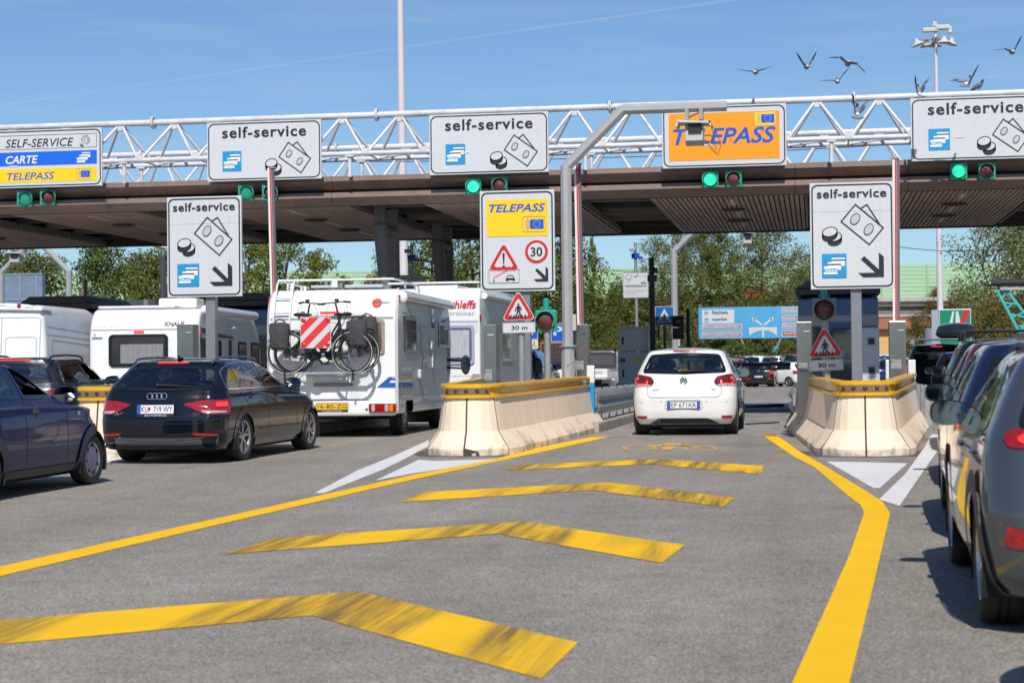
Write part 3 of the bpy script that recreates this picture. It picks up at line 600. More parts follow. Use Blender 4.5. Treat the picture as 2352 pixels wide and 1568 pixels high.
tri_sign(1895, 796, 28.8, R_(-2.0), 'pedestrian crossing triangle with worn 30 m plate below the dark traffic light', .545)
# ---- video surveillance signs, crossing sign, parking signs, direction board
def video_sign(px, py, Y, label, poletop, bracket=True):
    p = yp(px, py, Y); e = sign_root('surveillance_sign', p, label, group='video surveillance signs'); W = H = .70*Y/49.5; f = F(W, H)
    q = MB(); q.prism(rrect(W, H, .03), 0, .01); q.build('panel', SIGNW, e); q = MB(); q.ring(rrect(W-.012, H-.012, .028), rrect(W-.028, H-.028, .022), -.002, 0); q.build('border', SIGNDK, e)
    for s, u0, u1, v0, v1, bd in (('AREA', .70, .93, .455, .37, .03), ('VIDEOSORVEGLIATA', .07, .93, .575, .49, .03), ('La registrazione e\' effettuata da: Autostrada', .07, .93, .72, .68, 0), ('Brescia-Verona-Vicenza-Padova S.p.A.', .07, .80, .79, .75, 0), ('per fini di sicurezza', .07, .46, .86, .82, 0), ('Art. 13 del Codice in materia di protezione dei dati personali', .07, .93, .925, .905, 0)):
        a, b = f(u0, v0), f(u1, v1); text(s, 'lettering', SIGNDK, e, a[0], b[0], a[1], b[1], y=-.003, bold=bd)
    a, b = f(.55, .17), f(.93, .11); text('A4 autostrada', 'lettering', mat('sign_green', (.01, .28, .14), .5), e, a[0], b[0], a[1], b[1], y=-.003)
    q = MB(); q.prism([f(.45, .21), f(.45, .17), f(.50, .12), f(.62, .06), (f(.62, .08)), f(.54, .13), f(.54, .19), f(.49, .19)], -.003, 0); q.build('emblem', mat('sign_green', (.01, .28, .14), .5), e)
    q = MB(); q.line([f(*p) for p in ((.09, .16), (.18, .09), (.35, .12), (.36, .21), (.20, .27), (.10, .21))], .012, -.003, 0, True); q.line([f(*p) for p in ((.28, .25), (.27, .33), (.14, .38))], .012, -.003, 0); q.build('camera_symbol', SIGNDK, e)
    zt = yp(px, poletop, Y).z-p.z; q = MB(); q.cyl((.0, .06, zt), (.03, .06, -p.z), .05, n=16); q.build('pole', GALV, e, smooth=True)
    if bracket:
        z = zt-.42; BL = mat('bracket_blue', (.01, .07, .42), .4); q = MB(); q.box((0, .06, z), (.24, .2, .17)); q.box((-.06, -.06, z+.06), (.1, .14, .05)); q.box((.16, .02, z-.06), (.14, .06, .08)); q.build('blue_clamp', BL, e, bev=.01)
        q = MB(); q.box((-.08, -.08, z+.2), (.2, .16, .11)); q.box((-.08, -.165, z+.2), (.13, .012, .07)); q.build('camera', mat('camera_grey', (.35, .38, .42), .4), e, bev=.01)
    return e
video_sign(1460, 655, 57, 'video surveillance sign on a galvanised pole before the grey cabinet', 557)
video_sign(946, 660, 52, 'surveillance sign above the motorhome roof, beside the left light mast', 560)
video_sign(1990, 640, 49.5, 'surveillance sign mostly hidden behind the right self-service post sign', 660, False)
p = yp(1526, 725, 54.9); e = sign_root('crossing_sign', p, 'square blue pedestrian crossing sign behind the toll lane'); q = MB(); q.prism(rrect(.57, .57, .03), 0, .01); q.build('panel', SIGNW, e); q = MB(); q.prism(rrect(.54, .54, .025), -.003, 0); q.build('blue_field', mat('crossing_blue', (.005, .11, .42), .45), e)
q = MB(); q.prism([(-.23, -.2), (.23, -.2), (0, .22)][::1], -.006, -.003); q.build('white_triangle', SIGNW, e); walker(e, 0, -.06, .34, -.009, SIGNDK); q = MB(); q.cyl((0, .05, .3), (0, .05, -p.z), .045, n=12); q.cyl((-.18, .05, -.3), (-.18, .05, -.75), .03, n=8); q.build('pole', mat('dark_pole', (.05, .06, .08), .5), e)
p = yp(1557, 738, 54); e = signal(p, OFFR, 'black two-lamp traffic light backed by the hillside, beyond the toll lane', BLACK, .95, dark=True); q = MB(); q.box((0, .06, -.36), (.34, .1, .34)); q.build('lower_housing', BLACK, e, bev=.012); q = MB(); q.cyl((.30, .1, .38), (.30, .1, -p.z), .055, n=12); q.bar((.3, .1, .1), (0, .1, .1), .04, .04); q.bar((.3, .1, -.3), (0, .1, -.3), .04, .04); q.build('pole', BLACK, e)
for px, py, Y, W, H, lab in ((1281, 764, 66, .50, .66, 'larger blue parking sign beside the grey camera mast'), (1226, 763, 70, .33, .55, 'narrow blue parking sign with a bicycle plate below')):
    p = yp(px, py, Y); e = sign_root('parking_sign', p, lab); q = MB(); q.prism(rrect(W, H, .03), 0, .01); q.build('panel', SIGNW, e); q = MB(); q.prism(rrect(W-.04, H-.04, .02), -.003, 0); q.build('blue_field', mat('park_blue', (.005, .09, .55), .4), e)
    text('P', 'lettering', SIGNW, e, -.16*W/.5, .18*W/.5, -.1, .24, y=-.006, bold=.03)
    if W < .4:
        q = MB(); q.prism(rrect(.33, .36, .02, 0, -.47), 0, .01); q.build('plate', mat('plate_cream', (.66, .58, .50), .5), e); q = MB(); q.ring(ell(-.07, -.56, .05, .05, n=12), ell(-.07, -.56, .04, .04, n=12), -.003, 0); q.ring(ell(.07, -.56, .05, .05, n=12), ell(.07, -.56, .04, .04, n=12), -.003, 0); q.line([(-.07, -.56), (0, -.48), (.07, -.56)], .015, -.003, 0); q.line([(-.01, -.48), (.02, -.40)], .04, -.003, 0); q.prism(ell(.02, -.36, .025, .025, n=10), -.003, 0); q.build('cyclist_symbol', SIGNDK, e)
    q = MB(); q.cyl((-.05, .05, H/2), (-.05, .05, -p.z), .025, n=10); q.cyl((.06, .05, H/2), (.06, .05, -p.z), .025, n=10); q.build('pole', GALV, e)
p = yp(1281, 813, 64); e = sign_root('message_board', p, 'dark orange-rimmed LED message board behind the left barrier', 'message board'); q = MB(); q.box((0, .06, 0), (1.26, .12, .85)); q.build('housing', mat('board_orange', (.75, .2, .02), .5), e, bev=.02)
q = MB(); q.box((0, -.005, 0), (1.2, .02, .79)); q.build('screen', mat('led_screen', (.035, .036, .04), .5), e)
for i, s in enumerate(('RITIRARE', 'SEGNALA', 'QUIRE', 'CHILE')): text(s, 'lettering', mat('led_amber', (.16, .06, .04), .6), e, -.45, .5, .22-.19*i, .33-.19*i, y=-.02)
q = MB(); q.box((-.4, .06, -.9), (.08, .08, 1.0)); q.box((.4, .06, -.9), (.08, .08, 1.0)); q.build('leg', GALV, e)
a, b = yp(1604, 706, 134), yp(1864, 776, 134); W, H = 11.2, 2.33; e = sign_root('direction_board', (a.x+W/2, 134, (a.z+b.z)/2), 'wide sky blue direction board on turquoise legs behind the queue'); f = F(W, H)
DBL = mat('board_blue', (.07, .34, .60), .5, var=.07, vscale=1.5, stretch=(4, 1, .4)); q = MB(); q.box((0, .1, 0), (W, .2, H)); q.build('panel', DBL, e, bev=.02)
g = lambda x, z: (-W/2+x, H/2-z); GR = mat('board_grey', (.27, .25, .28), .5); BRN = mat('board_brown', (.34, .07, .02), .5)
q = MB(); q.prism(rrect(2.35, 1.0, .03, *g(1.45, .68)), -.01, 0)
for x, z, w in ((1.72, 1.47, 2.95), (1.72, 2.02, 2.95), (7.7, .30, 3.2), (7.7, .86, 3.2), (7.7, 1.43, 3.2), (7.7, 2.0, 3.2)): q.mi = 0; q.prism(rrect(w, .42, .02, *g(x, z)), -.01, 0); q.mi = 2 if (x > 7 and z > 1.9) else 1; q.prism(rrect(w-.09, .33, .02, *g(x, z)), -.016, -.01)
q.mi = 0; q.prism([g(3.70, 2.15), g(3.70, 1.52), g(5.72, 1.52), g(5.72, 2.15), g(5.45, 1.92), g(5.1, 1.77), g(4.71, 1.72), g(4.32, 1.77), g(3.97, 1.92)][::1], -.01, 0)
q.prism([g(4.64, 2.25), g(4.78, 2.25), g(4.78, 1.35), g(4.64, 1.35)], -.012, 0); q.line([g(4.71, 1.4), g(4.05, .9)], .13, -.012, 0); q.line([g(4.71, 1.4), g(5.37, .9)], .13, -.012, 0); q.prism([g(3.9, .78), g(4.25, .86), g(3.98, 1.08)], -.012, 0); q.prism([g(5.52, .78), g(5.44, 1.08), g(5.17, .86)], -.012, 0)
q.build('sign_field', [SIGNW, GR, BRN], e)
for s, x0, x1, z, h, m in (('Peschiera', 1.0, 2.15, .50, .26, SIGNDK), ('ospedale', 1.0, 2.08, 1.03, .26, SIGNDK), ("Parco Giardino Sigurta'", .34, 2.9, 1.56, .24, SIGNW), ('Parco Acquatico Cavour', .34, 3.0, 2.11, .22, SIGNW), ('Gardaland', 6.2, 7.35, .40, .22, SIGNW), ('Caneva - Movieland', 6.2, 8.5, .96, .22, SIGNW), ('Parco Natura Viva', 6.2, 8.3, 1.53, .22, SIGNW), ('Aquardens', 6.2, 7.4, 2.1, .22, SIGNW)):
    text(s, 'lettering', m, e, -W/2+x0, -W/2+x1, H/2-z, H/2-z+h, y=-.02, bold=.02)
q = MB(); c = g(.58, .40); q.ring(ell(*c, .15, .15), ell(*c, .12, .12), -.014, -.01); q.prism(ell(*c, .06, .06), -.014, -.01); q.mi = 1; q.prism(rrect(.28, .3, .03, *g(.58, .95)), -.014, -.01); q.mi = 2; q.prism([g(.48, 1.03), g(.68, 1.03), g(.68, .95), g(.48, .90)], -.018, -.014); q.build('pictogram', [SIGNDK, SKYB, SIGNW], e)
for (xt, xb, nm) in ((3.1, 4.15, 0), (6.0, 4.75, 1)):
    q = MB(); q.cyl(g(xt, H)[:1]+(.1,)+g(xt, H)[1:], (-W/2+xt+(xb-xt)*.3, .1, -H/2-.9), .09, n=10); q.build('strut', GALV, e, smooth=True)
    q = MB(); q.cyl((-W/2+xt+(xb-xt)*.24, .1, -H/2-.65), (-W/2+xb+(xb-xt)*.5, .1, -H/2-4.4), .22, n=14); q.build('leg', TURQ, e, smooth=True)
# ------------------------------------------------------------------ concrete barriers with yellow guards
def barrier_mat():
    m = mat('barrier_concrete', (.80, .66, .51), .8, var=.12, vscale=2.2, bump=.25, bscale=30, dirt=(.52, .38, .25, .3), dscale=2.2, stretch=(3, 3, .6)); t = m.node_tree; p = t.nodes['Principled BSDF']; l = t.links.new
    co = t.nodes.new('ShaderNodeTexCoord'); n = t.nodes.new('ShaderNodeTexNoise'); n.inputs['Scale'].default_value = 2.3; n.inputs['Detail'].default_value = 7; n.inputs['Roughness'].default_value = .75; l(co.outputs['Object'], n.inputs['Vector'])
    g = t.nodes.new('ShaderNodeSeparateXYZ'); l(co.outputs['Object'], g.inputs[0]); r = t.nodes.new('ShaderNodeMapRange'); r.inputs['From Min'].default_value = 0; r.inputs['From Max'].default_value = .5; r.inputs['To Min'].default_value = 0; r.inputs['To Max'].default_value = .30; l(g.outputs['Z'], r.inputs['Value'])
    s = t.nodes.new('ShaderNodeMath'); s.operation = 'SUBTRACT'; l(n.outputs['Fac'], s.inputs[0]); l(r.outputs[0], s.inputs[1]); q = t.nodes.new('ShaderNodeMapRange'); q.inputs['From Min'].default_value = .41; q.inputs['From Max'].default_value = .54; q.inputs['To Max'].default_value = .75; l(s.outputs[0], q.inputs['Value'])
    x = t.nodes.new('ShaderNodeMix'); x.data_type = 'RGBA'; l(p.inputs['Base Color'].links[0].from_socket, x.inputs['A']); x.inputs['B'].default_value = (.22, .21, .21, 1); l(q.outputs[0], x.inputs['Factor']); l(x.outputs['Result'], p.inputs['Base Color']); return m
BCON = barrier_mat(); YGUARD = mat('guard_yellow', (.72, .40, .006), .4, coat=.2, dirt=(.36, .17, .02, .6), dscale=3); AMB = mat('guard_reflector', (.42, .19, .015), .3, coat=.4, var=.3, vscale=5); LENSD = mat('guard_lens', (.22, .13, .06), .25, coat=1); JOINT = mat('joint_dark', (.07, .055, .045), .9)
def barrier(loc, label, rz, tail_l, tail_r, tl=(0, 0), tr=(0, 0), worn=False):
    e = empty('concrete_barrier', loc, rz, label, 'barrier', 'concrete barriers at the island noses'); e.rotation_euler[0] = .008
    half = [(0, 0), (.16, .01), (.32, .05), (.47, .15), (.58, .30), (.66, .52)]
    P = [Vector(p) for p in [tail_l]+[(-x, y) for x, y in half[:0:-1]]+half+[tail_r]]; n = len(P); nr = []
    for i in range(n):
        d1 = (P[i]-P[i-1]).normalized() if i else (P[1]-P[0]).normalized(); d2 = (P[i+1]-P[i]).normalized() if i < n-1 else d1
        b = Vector(((d1+d2).y, -(d1+d2).x)).normalized(); nr.append(b/max(.6, b.dot(Vector((d1.y, -d1.x)))))
    def sweep(q, prof, i0=0, i1=None, closed=True, cap=True):
        i1 = n-1 if i1 is None else i1; k = len(prof); vs = []; fs = []
        for i in range(i0, i1+1):
            for off, z in prof: p = P[i]+nr[i]*off; vs.append((p.x, p.y, z))
        for i in range(i1-i0):
            for j in range(k if closed else k-1): fs.append((i*k+j, (i+1)*k+j, (i+1)*k+(j+1) % k, i*k+(j+1) % k))
        if cap and closed: fs += [tuple(range(k)), tuple(range((i1-i0)*k+k-1, (i1-i0)*k-1, -1))]
        q.add(vs, fs)
    q = MB(); pr = [(0, -.15), (0, .09), (-.02, .115), (-.18, .34), (-.255, .80), (-.45, .80), (-.6, -.15)]
    m = n//2; sweep(q, pr, 0, 2); sweep(q, pr, 2, m); sweep(q, pr, m, n-3); sweep(q, pr, n-3, n-1); q.build('concrete_wall', BCON, e, smooth=19)
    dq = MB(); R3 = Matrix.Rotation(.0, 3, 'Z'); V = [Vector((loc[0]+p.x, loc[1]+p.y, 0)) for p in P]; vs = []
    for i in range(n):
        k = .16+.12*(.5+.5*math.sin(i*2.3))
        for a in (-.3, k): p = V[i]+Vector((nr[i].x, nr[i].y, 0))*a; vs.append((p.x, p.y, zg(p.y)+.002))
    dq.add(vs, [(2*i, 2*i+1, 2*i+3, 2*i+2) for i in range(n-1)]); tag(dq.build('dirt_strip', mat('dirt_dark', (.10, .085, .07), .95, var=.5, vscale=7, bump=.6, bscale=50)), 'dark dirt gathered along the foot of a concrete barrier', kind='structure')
    q = MB(); pp = [(P[i]-nr[i]*.4) for i in range(n)]; q.add([(p.x, p.y, .62) for p in pp], [tuple(range(n))]); q.build('infill', KERB, e)
    q = MB()
    for i in (2, m, n-3):
        t = (P[i+1]-P[i-1]).normalized()*(.012 if i == m else .007); pts = [(.004, .0), (.004, .09), (-.016, .117), (-.176, .342), (-.251, .80)]
        for a, b in zip(pts, pts[1:]): A = P[i]+nr[i]*a[0]; B = P[i]+nr[i]*b[0]; q.add([(A.x-t.x, A.y-t.y, a[1]), (A.x+t.x, A.y+t.y, a[1]), (B.x+t.x, B.y+t.y, b[1]), (B.x-t.x, B.y-t.y, b[1])], [(0, 1, 2, 3)])
    if worn: A = P[m]; q.add([(A.x+.02, A.y-.003, -.05), (A.x+.24, A.y+.02, -.05), (A.x+.20, A.y+.012, .06), (A.x+.10, A.y+.004, .085), (A.x+.04, A.y-.003, .10), (A.x+.0, A.y-.004, .11)], [(0, 1, 2, 3, 4, 5)])
    q.build('joint', JOINT, e)
    q = MB(); sweep(q, [(-.235, .80), (-.222, .802), (-.222, .838), (-.272, .852), (-.272, .935), (-.222, .95), (-.222, .99), (-.237, 1.0), (-.40, 1.0), (-.40, .80)], 0, n-1); q.build('guard_rail', YGUARD, e, smooth=30)
    q = MB(); c0, c1 = 3, n-4; sweep(q, [(-.212, .802), (-.212, .998), (-.27, .998), (-.27, .802)], c0, c1); q.build('nose_plate', YGUARD, e, smooth=30)
    for a, b in ((0, c0), (c1, n-1)):
        q = MB(); A, B = P[a]-nr[a]*.262, P[b]-nr[b]*.262
        if (B-A).length > .5:
            k = max(2, int((B-A).length/1.1))
            for i in range(k):
                s, t = A.lerp(B, (i+.06)/k), A.lerp(B, (i+.98)/k); d = (t-s).normalized(); nn = Vector((d.y, -d.x))*.006
                q.add([(s.x, s.y, .853), (t.x, t.y, .853), (t.x, t.y, .932), (s.x, s.y, .932), (s.x+nn.x, s.y+nn.y, .853), (t.x+nn.x, t.y+nn.y, .853), (t.x+nn.x, t.y+nn.y, .932), (s.x+nn.x, s.y+nn.y, .932)], [(0, 1, 2, 3), (4, 5, 6, 7), (0, 4, 7, 3), (1, 5, 6, 2)])
            q.build('reflector_strip', AMB, e)
    q = MB(); sweep(q, [(-.203, .855), (-.203, .945), (-.22, .945), (-.22, .855)], m-3, m+3); q.build('lamp_lens', LENSD, e, smooth=30)
    for k in (-2.4, -1.2, 0, 1.2, 2.4):
        q = MB(); i = m+int(math.floor(k)); fr = k-math.floor(k); A = (P[i]+nr[i]*-.200).lerp(P[min(i+1, n-1)]+nr[min(i+1, n-1)]*-.200, fr); q.ball((A.x, A.y, .90), (.034, .008, .03), 12, 6)
        q.build('lamp', mat('lamp_dark', (.035, .03, .028), .5), e)
    return e
a = gp(1990, 1048); barrier(a, 'pale concrete barrier with yellow guard to the right of the toll lane', 0, (-1.18, 8.6), (1.35, 8.4))
a = gp(1066, 1047); barrier(a, 'pale concrete barrier with broken foot and yellow guard, left of the toll lane', 0, (-1.5, 8.2), (1.02, 8.6), worn=True)
a = gp(1066, 1047); barrier((-10.15, 24.4, -.05), 'concrete barrier with yellow guard mostly hidden between the dark cars', 0, (-1.3, 7), (1.3, 7))

# ------------------------------------------------------------------ gates: steel cabinet with a raised pole
POLEW = mat('pole_white', (.72, .72, .73), .4); POLER = mat('pole_red', (.6, .02, .02), .4); POLED = mat('pole_dark_grey', (.12, .12, .13), .5)  # the last is one plain dark grey for the flank
def cabinet(px0, px1, ptop, Y, label):
    a, b = yp(px0, ptop, Y), yp(px1, ptop, Y); w = b.x-a.x; e = empty('gate_cabinet', ((a.x+b.x)/2, Y, 0), 0, label, 'gate cabinet', 'steel gate cabinets'); h = a.z; d = .34
    q = MB(); q.box((0, d/2, h/2), (w, d, h)); q.build('body', STEEL, e, bev=.008)
    q = MB(); q.box((-.03, -.004, h-.42-.34), (w*.62, .003, .16)); q.build('label_plate', mat('cabinet_label', (.30, .31, .31), .5), e)
    text('CONTROL CARD', 'lettering', mat('cabinet_ink', (.10, .14, .14), .5), e, -.03-w*.24, -.03+w*.28, h-.73, h-.70, y=-.008); text('AUTOMAZIONE', 'lettering', mat('cabinet_ink', (.10, .14, .14), .5), e, -.03-w*.2, -.03+w*.2, h-.82, h-.80, y=-.008)
    q = MB(); q.prism(ell(-.03-w*.28, h-.715, .018, .022, n=10), -.009, -.005); q.build('emblem', mat('cabinet_ink', (.10, .14, .14), .5), e)
    for z in (h-.16, .35): q = MB(); q.box((w/2-.08, -.012, z), (.10, .02, .022)); q.build('hinge', CHROME, e)
    return e, h
def gate_pole(p0, p1, label):                      # a raised barrier pole: white face, red reflective strip, dark flank
    p0, p1 = Vector(p0), Vector(p1); e = empty('barrier_pole', p0, 0, label, 'barrier pole', 'raised barrier poles'); v = p1-p0; q = MB(); q.vbar((-.02, 0, 0), v+Vector((-.02, 0, 0)), .072, .05); q.build('pole', POLEW, e)
    q = MB(); q.vbar((.0, -.03, .02), v+Vector((.0, -.03, -.01)), .026, .014); q.build('red_strip', POLER, e)
    q = MB(); q.vbar((.043, .012, 0), v+Vector((.043, .012, 0)), .055, .06); q.build('dark_flank', POLED, e)
    q = MB(); q.box((.0, 0, v.z), (.12, .09, .02)); q.build('end_cap', GALV, e); return e
cabinet(1111, 1139, 745, 26.9, 'narrow steel gate cabinet on the left barrier before the second motorhome'); 
cabinet(1314, 1350, 745, 33.4, 'steel gate cabinet carrying the raised pole beside the camera mast'); gate_pole(yp(1333, 744, 33.55), yp(1325, 376, 33.55), 'raised red and white pole beside the grey camera mast')
cabinet(1829, 1864, 739, 30.3, 'steel gate cabinet on the right barrier at the left, below the blue booth'); 
cabinet(2042, 2080, 738, 33.0, 'steel gate cabinet on the right barrier carrying the tall raised pole'); gate_pole(yp(2058, 738, 33.15), yp(2057, 363, 33.15), 'raised red and white pole right of the white post sign, tallest at right')
cabinet(406, 443, 745, 33.5, 'steel gate cabinet before the white caravan'); gate_pole(yp(629, 700, 34.5), yp(621, 386, 34.5), 'raised red and white pole beside the first motorhome ladder')
gate_pole(yp(196, 700, 52), yp(194, 641, 52), 'short visible tip of a raised pole behind the white van')
p = yp(1634, 838, 51); e = empty('barrier_pole', p, 0, 'dark red lowered boom across the exit behind the white hatchback', 'barrier pole', 'raised barrier poles'); q = MB(); q.bar((0, 0, 0), (2.2, 0, .0), .05, .10); q.build('pole', mat('boom_dark', (.05, .012, .016), .5), e)
q = MB()
for k in range(3): q.box((.55+.14*k, -.03, 0), (.045, .02, .06))
q.build('lamp', CLEARL, e)

# ------------------------------------------------------------------ overhead camera masts and cameras
def portal(x, Y, z0, dirn, label, m=GREYST, arm=2.6, slope=1.08):
    e = empty('camera_mast', (x, Y, 0), 0, label, 'mast', 'angled grey camera masts'); q = MB(); h = 4.88
    def oct_(a, b, r): return q.tube([a, b], r, 8)
    oct_((0, 0, z0), (0, 0, h+.03), .105); q.build('post', m, e)
    q = MB(); oct_((-.02*dirn, 0, h-.02), (dirn*slope, 0, h+1.05), .10); oct_((dirn*(slope-.03), 0, h+1.04), (dirn*(slope+arm-.7), .02, h+1.04), .10); q.build('arm', m, e)
    q = MB(); q.cyl((0, 0, 1.55), (0, 0, 1.58), .16, n=16); q.tube([(0, 0, z0), (0, 0, 1.55)], .125, 8); q.build('sleeve', m, e); q = MB(); q.cyl((.12, -.06, .3), (.12, -.06, 1.35), .018, n=6); q.cyl((.16, -.06, .3), (.16, -.06, 1.3), .012, n=6); q.tube([(.12, -.06, 1.3), (0, -.13, 1.2)], .012, 6); q.build('conduit', GALV, e); q = MB(); q.box((.13, 0, 2.0), (.06, .14, .3)); q.build('junction_box', mat('box_grey', (.45, .46, .47), .5), e); return e
def cam_box(p, label, s=1.0, cables=True):
    e = empty('toll_camera', p, 0, label, 'camera', 'boxy toll cameras hanging from masts'); q = MB(); q.box((0, 0, .11), (.62*s, .5, .04), rot=Matrix.Rotation(R_(3), 3, 'Y')); q.box((-.30*s, 0, .07), (.03, .5, .10), rot=Matrix.Rotation(R_(20), 3, 'Y')); q.box((.30*s, 0, .07), (.03, .5, .10), rot=Matrix.Rotation(R_(-20), 3, 'Y')); q.build('sun_roof', mat('camera_roof', (.55, .56, .56), .5, dirt=(.3, .28, .25, .5)), e)
    q = MB(); q.box((.0, .05, -.10), (.33*s, .36, .32), rot=Matrix.Rotation(R_(-9), 3, 'X')); q.build('body', mat('camera_body', (.38, .39, .40), .5), e, bev=.01); q = MB(); q.box((.02, -.16, .0), (.24*s, .03, .16)); q.build('window', BLACK, e)
    q = MB()
    for s_ in (-.13, .13): q.box((s_, 0, .15), (.05, .12, .08)); q.box((s_, 0, .275), (.07, .23, .225))
    q.build('bracket', GALV, e)
    if cables:
        q = MB(); q.tube([(.2, .0, .33), (.02, -.1, .26), (-.1, -.1, .2)], .012, 6); q.tube([(.3, 0, .1), (.42, 0, -.1), (.48, 0, -.32), (.42, 0, -.5), (.36, 0, -.42), (.2, 0, -.2)], .006, 6); q.tube([(.3, 0, .1), (.36, 0, -.2), (.40, 0, -.48), (.3, 0, -.38), (.17, 0, -.18)], .005, 6); q.tube([(.15, 0, -.12), (.3, 0, -.12), (.36, 0, -.22), (.17, 0, -.24)], .009, 6); q.build('cable', mat('cable_dark', (.06, .06, .06), .6), e)
    return e
p = yp(1300, 388, 33.2); portal(p.x, 33.2, .1, 1, 'grey angled mast beside the left barrier with its arm before the orange sign', arm=2.6); cam_box(yp(1595, 297, 33.2), 'white roofed camera with loose cables hanging before the orange sign')
p = yp(1548, 582, 58); portal(p.x, 58, .1, 1, 'grey angled mast seen under the canopy before the green trees'); cam_box(yp(1717, 543, 58), 'small white camera box hanging below the canopy rear edge', .8, False)
p = yp(375, 586, 56); portal(p.x, 56, .1, 1, 'dark shaded mast behind the left self-service post sign', m=mat('mast_shade', (.06, .065, .08), .5))  # darker copy of the mast grey, its shade put into the colour
p = yp(158, 622, 62); portal(p.x, 62, .1, -1, 'grey angled mast leaning left above the white van roof'); p = yp(2, 606, 62); portal(p.x, 62, .1, 1, 'grey angled mast at the left picture edge', arm=1.6); cam_box(yp(36, 588, 62), 'camera with wide white roof hanging at the far left', 1.1, False)

# ------------------------------------------------------------------ guard rails, bollards, cabinet, posts
def guardrail(x, y0, y1, side, label, z0=.18):
    e = empty('guard_rail', (x, y0, 0), 0, label, 'guard rail', 'steel guard rails along the islands'); prof = [(0, .30), (.05, .36), (.085, .43), (.03, .50), (.0, .53), (.03, .56), (.085, .63), (.05, .70), (0, .76)]
    vs = []; fs = []; ys = [0, .22, .5, y1-y0]
    for i, y in enumerate(ys):
        for o, z in prof: k = .25 if i == 0 else (.6 if i == 1 else 1); vs.append((side*(o*k)-(side*.10 if i == 0 else 0), y, z)); 
    n = len(prof)
    for i in range(len(ys)-1): fs += [(i*n+j, (i+1)*n+j, (i+1)*n+j+1, i*n+j+1) for j in range(n-1)]
    q = MB(); q.add(vs, fs); o = q.build('rail_beam', GALV, e, smooth=25); sm = o.modifiers.new('solid', 'SOLIDIFY'); sm.thickness = .006; k = int((y1-y0)/1.33)
    for i in range(k+1):
        q = MB(); q.box((-side*.13, .08+i*1.33, .39), (.12, .12, .78)); q.box((-side*.05, .08+i*1.33, .53), (.10, .14, .2)); q.build('rail_post', GALV, e)
    return e
guardrail(-3.95, 33.1, 47, 1, 'galvanised guard rail along the left kerb before the white hatchback'); guardrail(-.38, 33.0, 47, -1, 'shaded guard rail along the right kerb of the toll lane'); guardrail(2.12, 32.6, 46, 1, 'guard rail on the right island beside the queue')
BOLB = mat('bollard_blue', (.01, .25, .55), .4); BOLW = mat('bollard_white', (.7, .71, .72), .4)
for px, py, Y, lab in ((1357, 839, 33.0, 'blue and white bollard at the end of the left barrier'), (2042, 826, 34.6, 'blue and white bollard left of the tall steel cabinet'), (2094, 826, 35.2, 'blue and white bollard right of the tall steel cabinet')):
    p = yp(px, py, Y); e = empty('bollard', (p.x, Y, .0), 0, lab, 'bollard', 'blue and white bollards'); q = MB(); q.box((0, 0, .44), (.135, .13, .88)); q.build('blue_body', BOLB, e, bev=.015); q = MB(); q.box((0, 0, (p.z+.88)/2), (.138, .134, p.z-.88)); q.build('white_top', BOLW, e, bev=.015); q = MB(); q.ball((.072, -.03, .70), .02, 8, 6); q.build('knob', CHROME, e)
CABG = mat('cabinet_grey', (.52, .53, .55), .5, var=.06, vscale=4)
p = yp(1454, 750, 50.3); e = empty('electric_cabinet', (p.x, 50.3, .18), 0, 'tall grey two-part electric cabinet behind the left guard rail', 'cabinet'); h = p.z-.18
q = MB(); q.box((0, .25, .15), (.8, .46, .3)); q.build('plinth', mat('plinth_grey', (.28, .27, .26), .7, var=.2), e); q = MB(); q.box((0, .25, .30+(h-1.0)/2), (.86, .5, h-1.0)); q.build('lower_body', CABG, e, bev=.01); q = MB(); q.box((0, .25, h-.36), (.82, .5, .64)); q.build('upper_body', CABG, e, bev=.01); q = MB(); q.box((0, .25, h-.03), (.88, .56, .06)); q.build('lid', CABG, e, bev=.01)
for z0, z1, w in ((.33, h-.74, .80), (h-.66, h-.08, .76)):
    q = MB(); q.prism(rrect(w, z1-z0, .03, 0, (z0+z1)/2), -.012, .0); q.build('door', mat('cabinet_door', (.56, .57, .59), .45), e, bev=.004); q = MB(); q.box((-.29*1, -.018, (z0+z1)/2-.02), (.05, .02, .2)); q.build('handle', BLACK, e)
q = MB(); q.box((.12, -.014, h-.93), (.24, .004, .11)); q.build('warning_label', SIGNY, e); q = MB(); q.box((-.30, -.014, h-.93), (.14, .004, .12)); q.build('number_plate', BLACK, e); text('47', 'lettering', mat('ink_cream', (.45, .42, .35), .5), e, -.35, -.25, h-.97, h-.89, y=-.018)
p = yp(1498, 592, 50); e = empty('dark_pole', (p.x, 50, .15), 0, 'dark pole with a small blue clamp right of the surveillance sign', 'pole'); q = MB(); q.cyl((0, 0, 0), (-.02, 0, p.z-.15), .075, n=14); q.build('pole', mat('pole_dark', (.018, .018, .022), .5), e, smooth=True); q = MB(); q.box((0, -.03, p.z-.72), (.26, .2, .18)); q.box((.1, -.03, p.z-.5), (.1, .14, .14)); q.build('blue_clamp', mat('clamp_navy', (.005, .012, .05), .4), e)  # pole in one even near-black colour

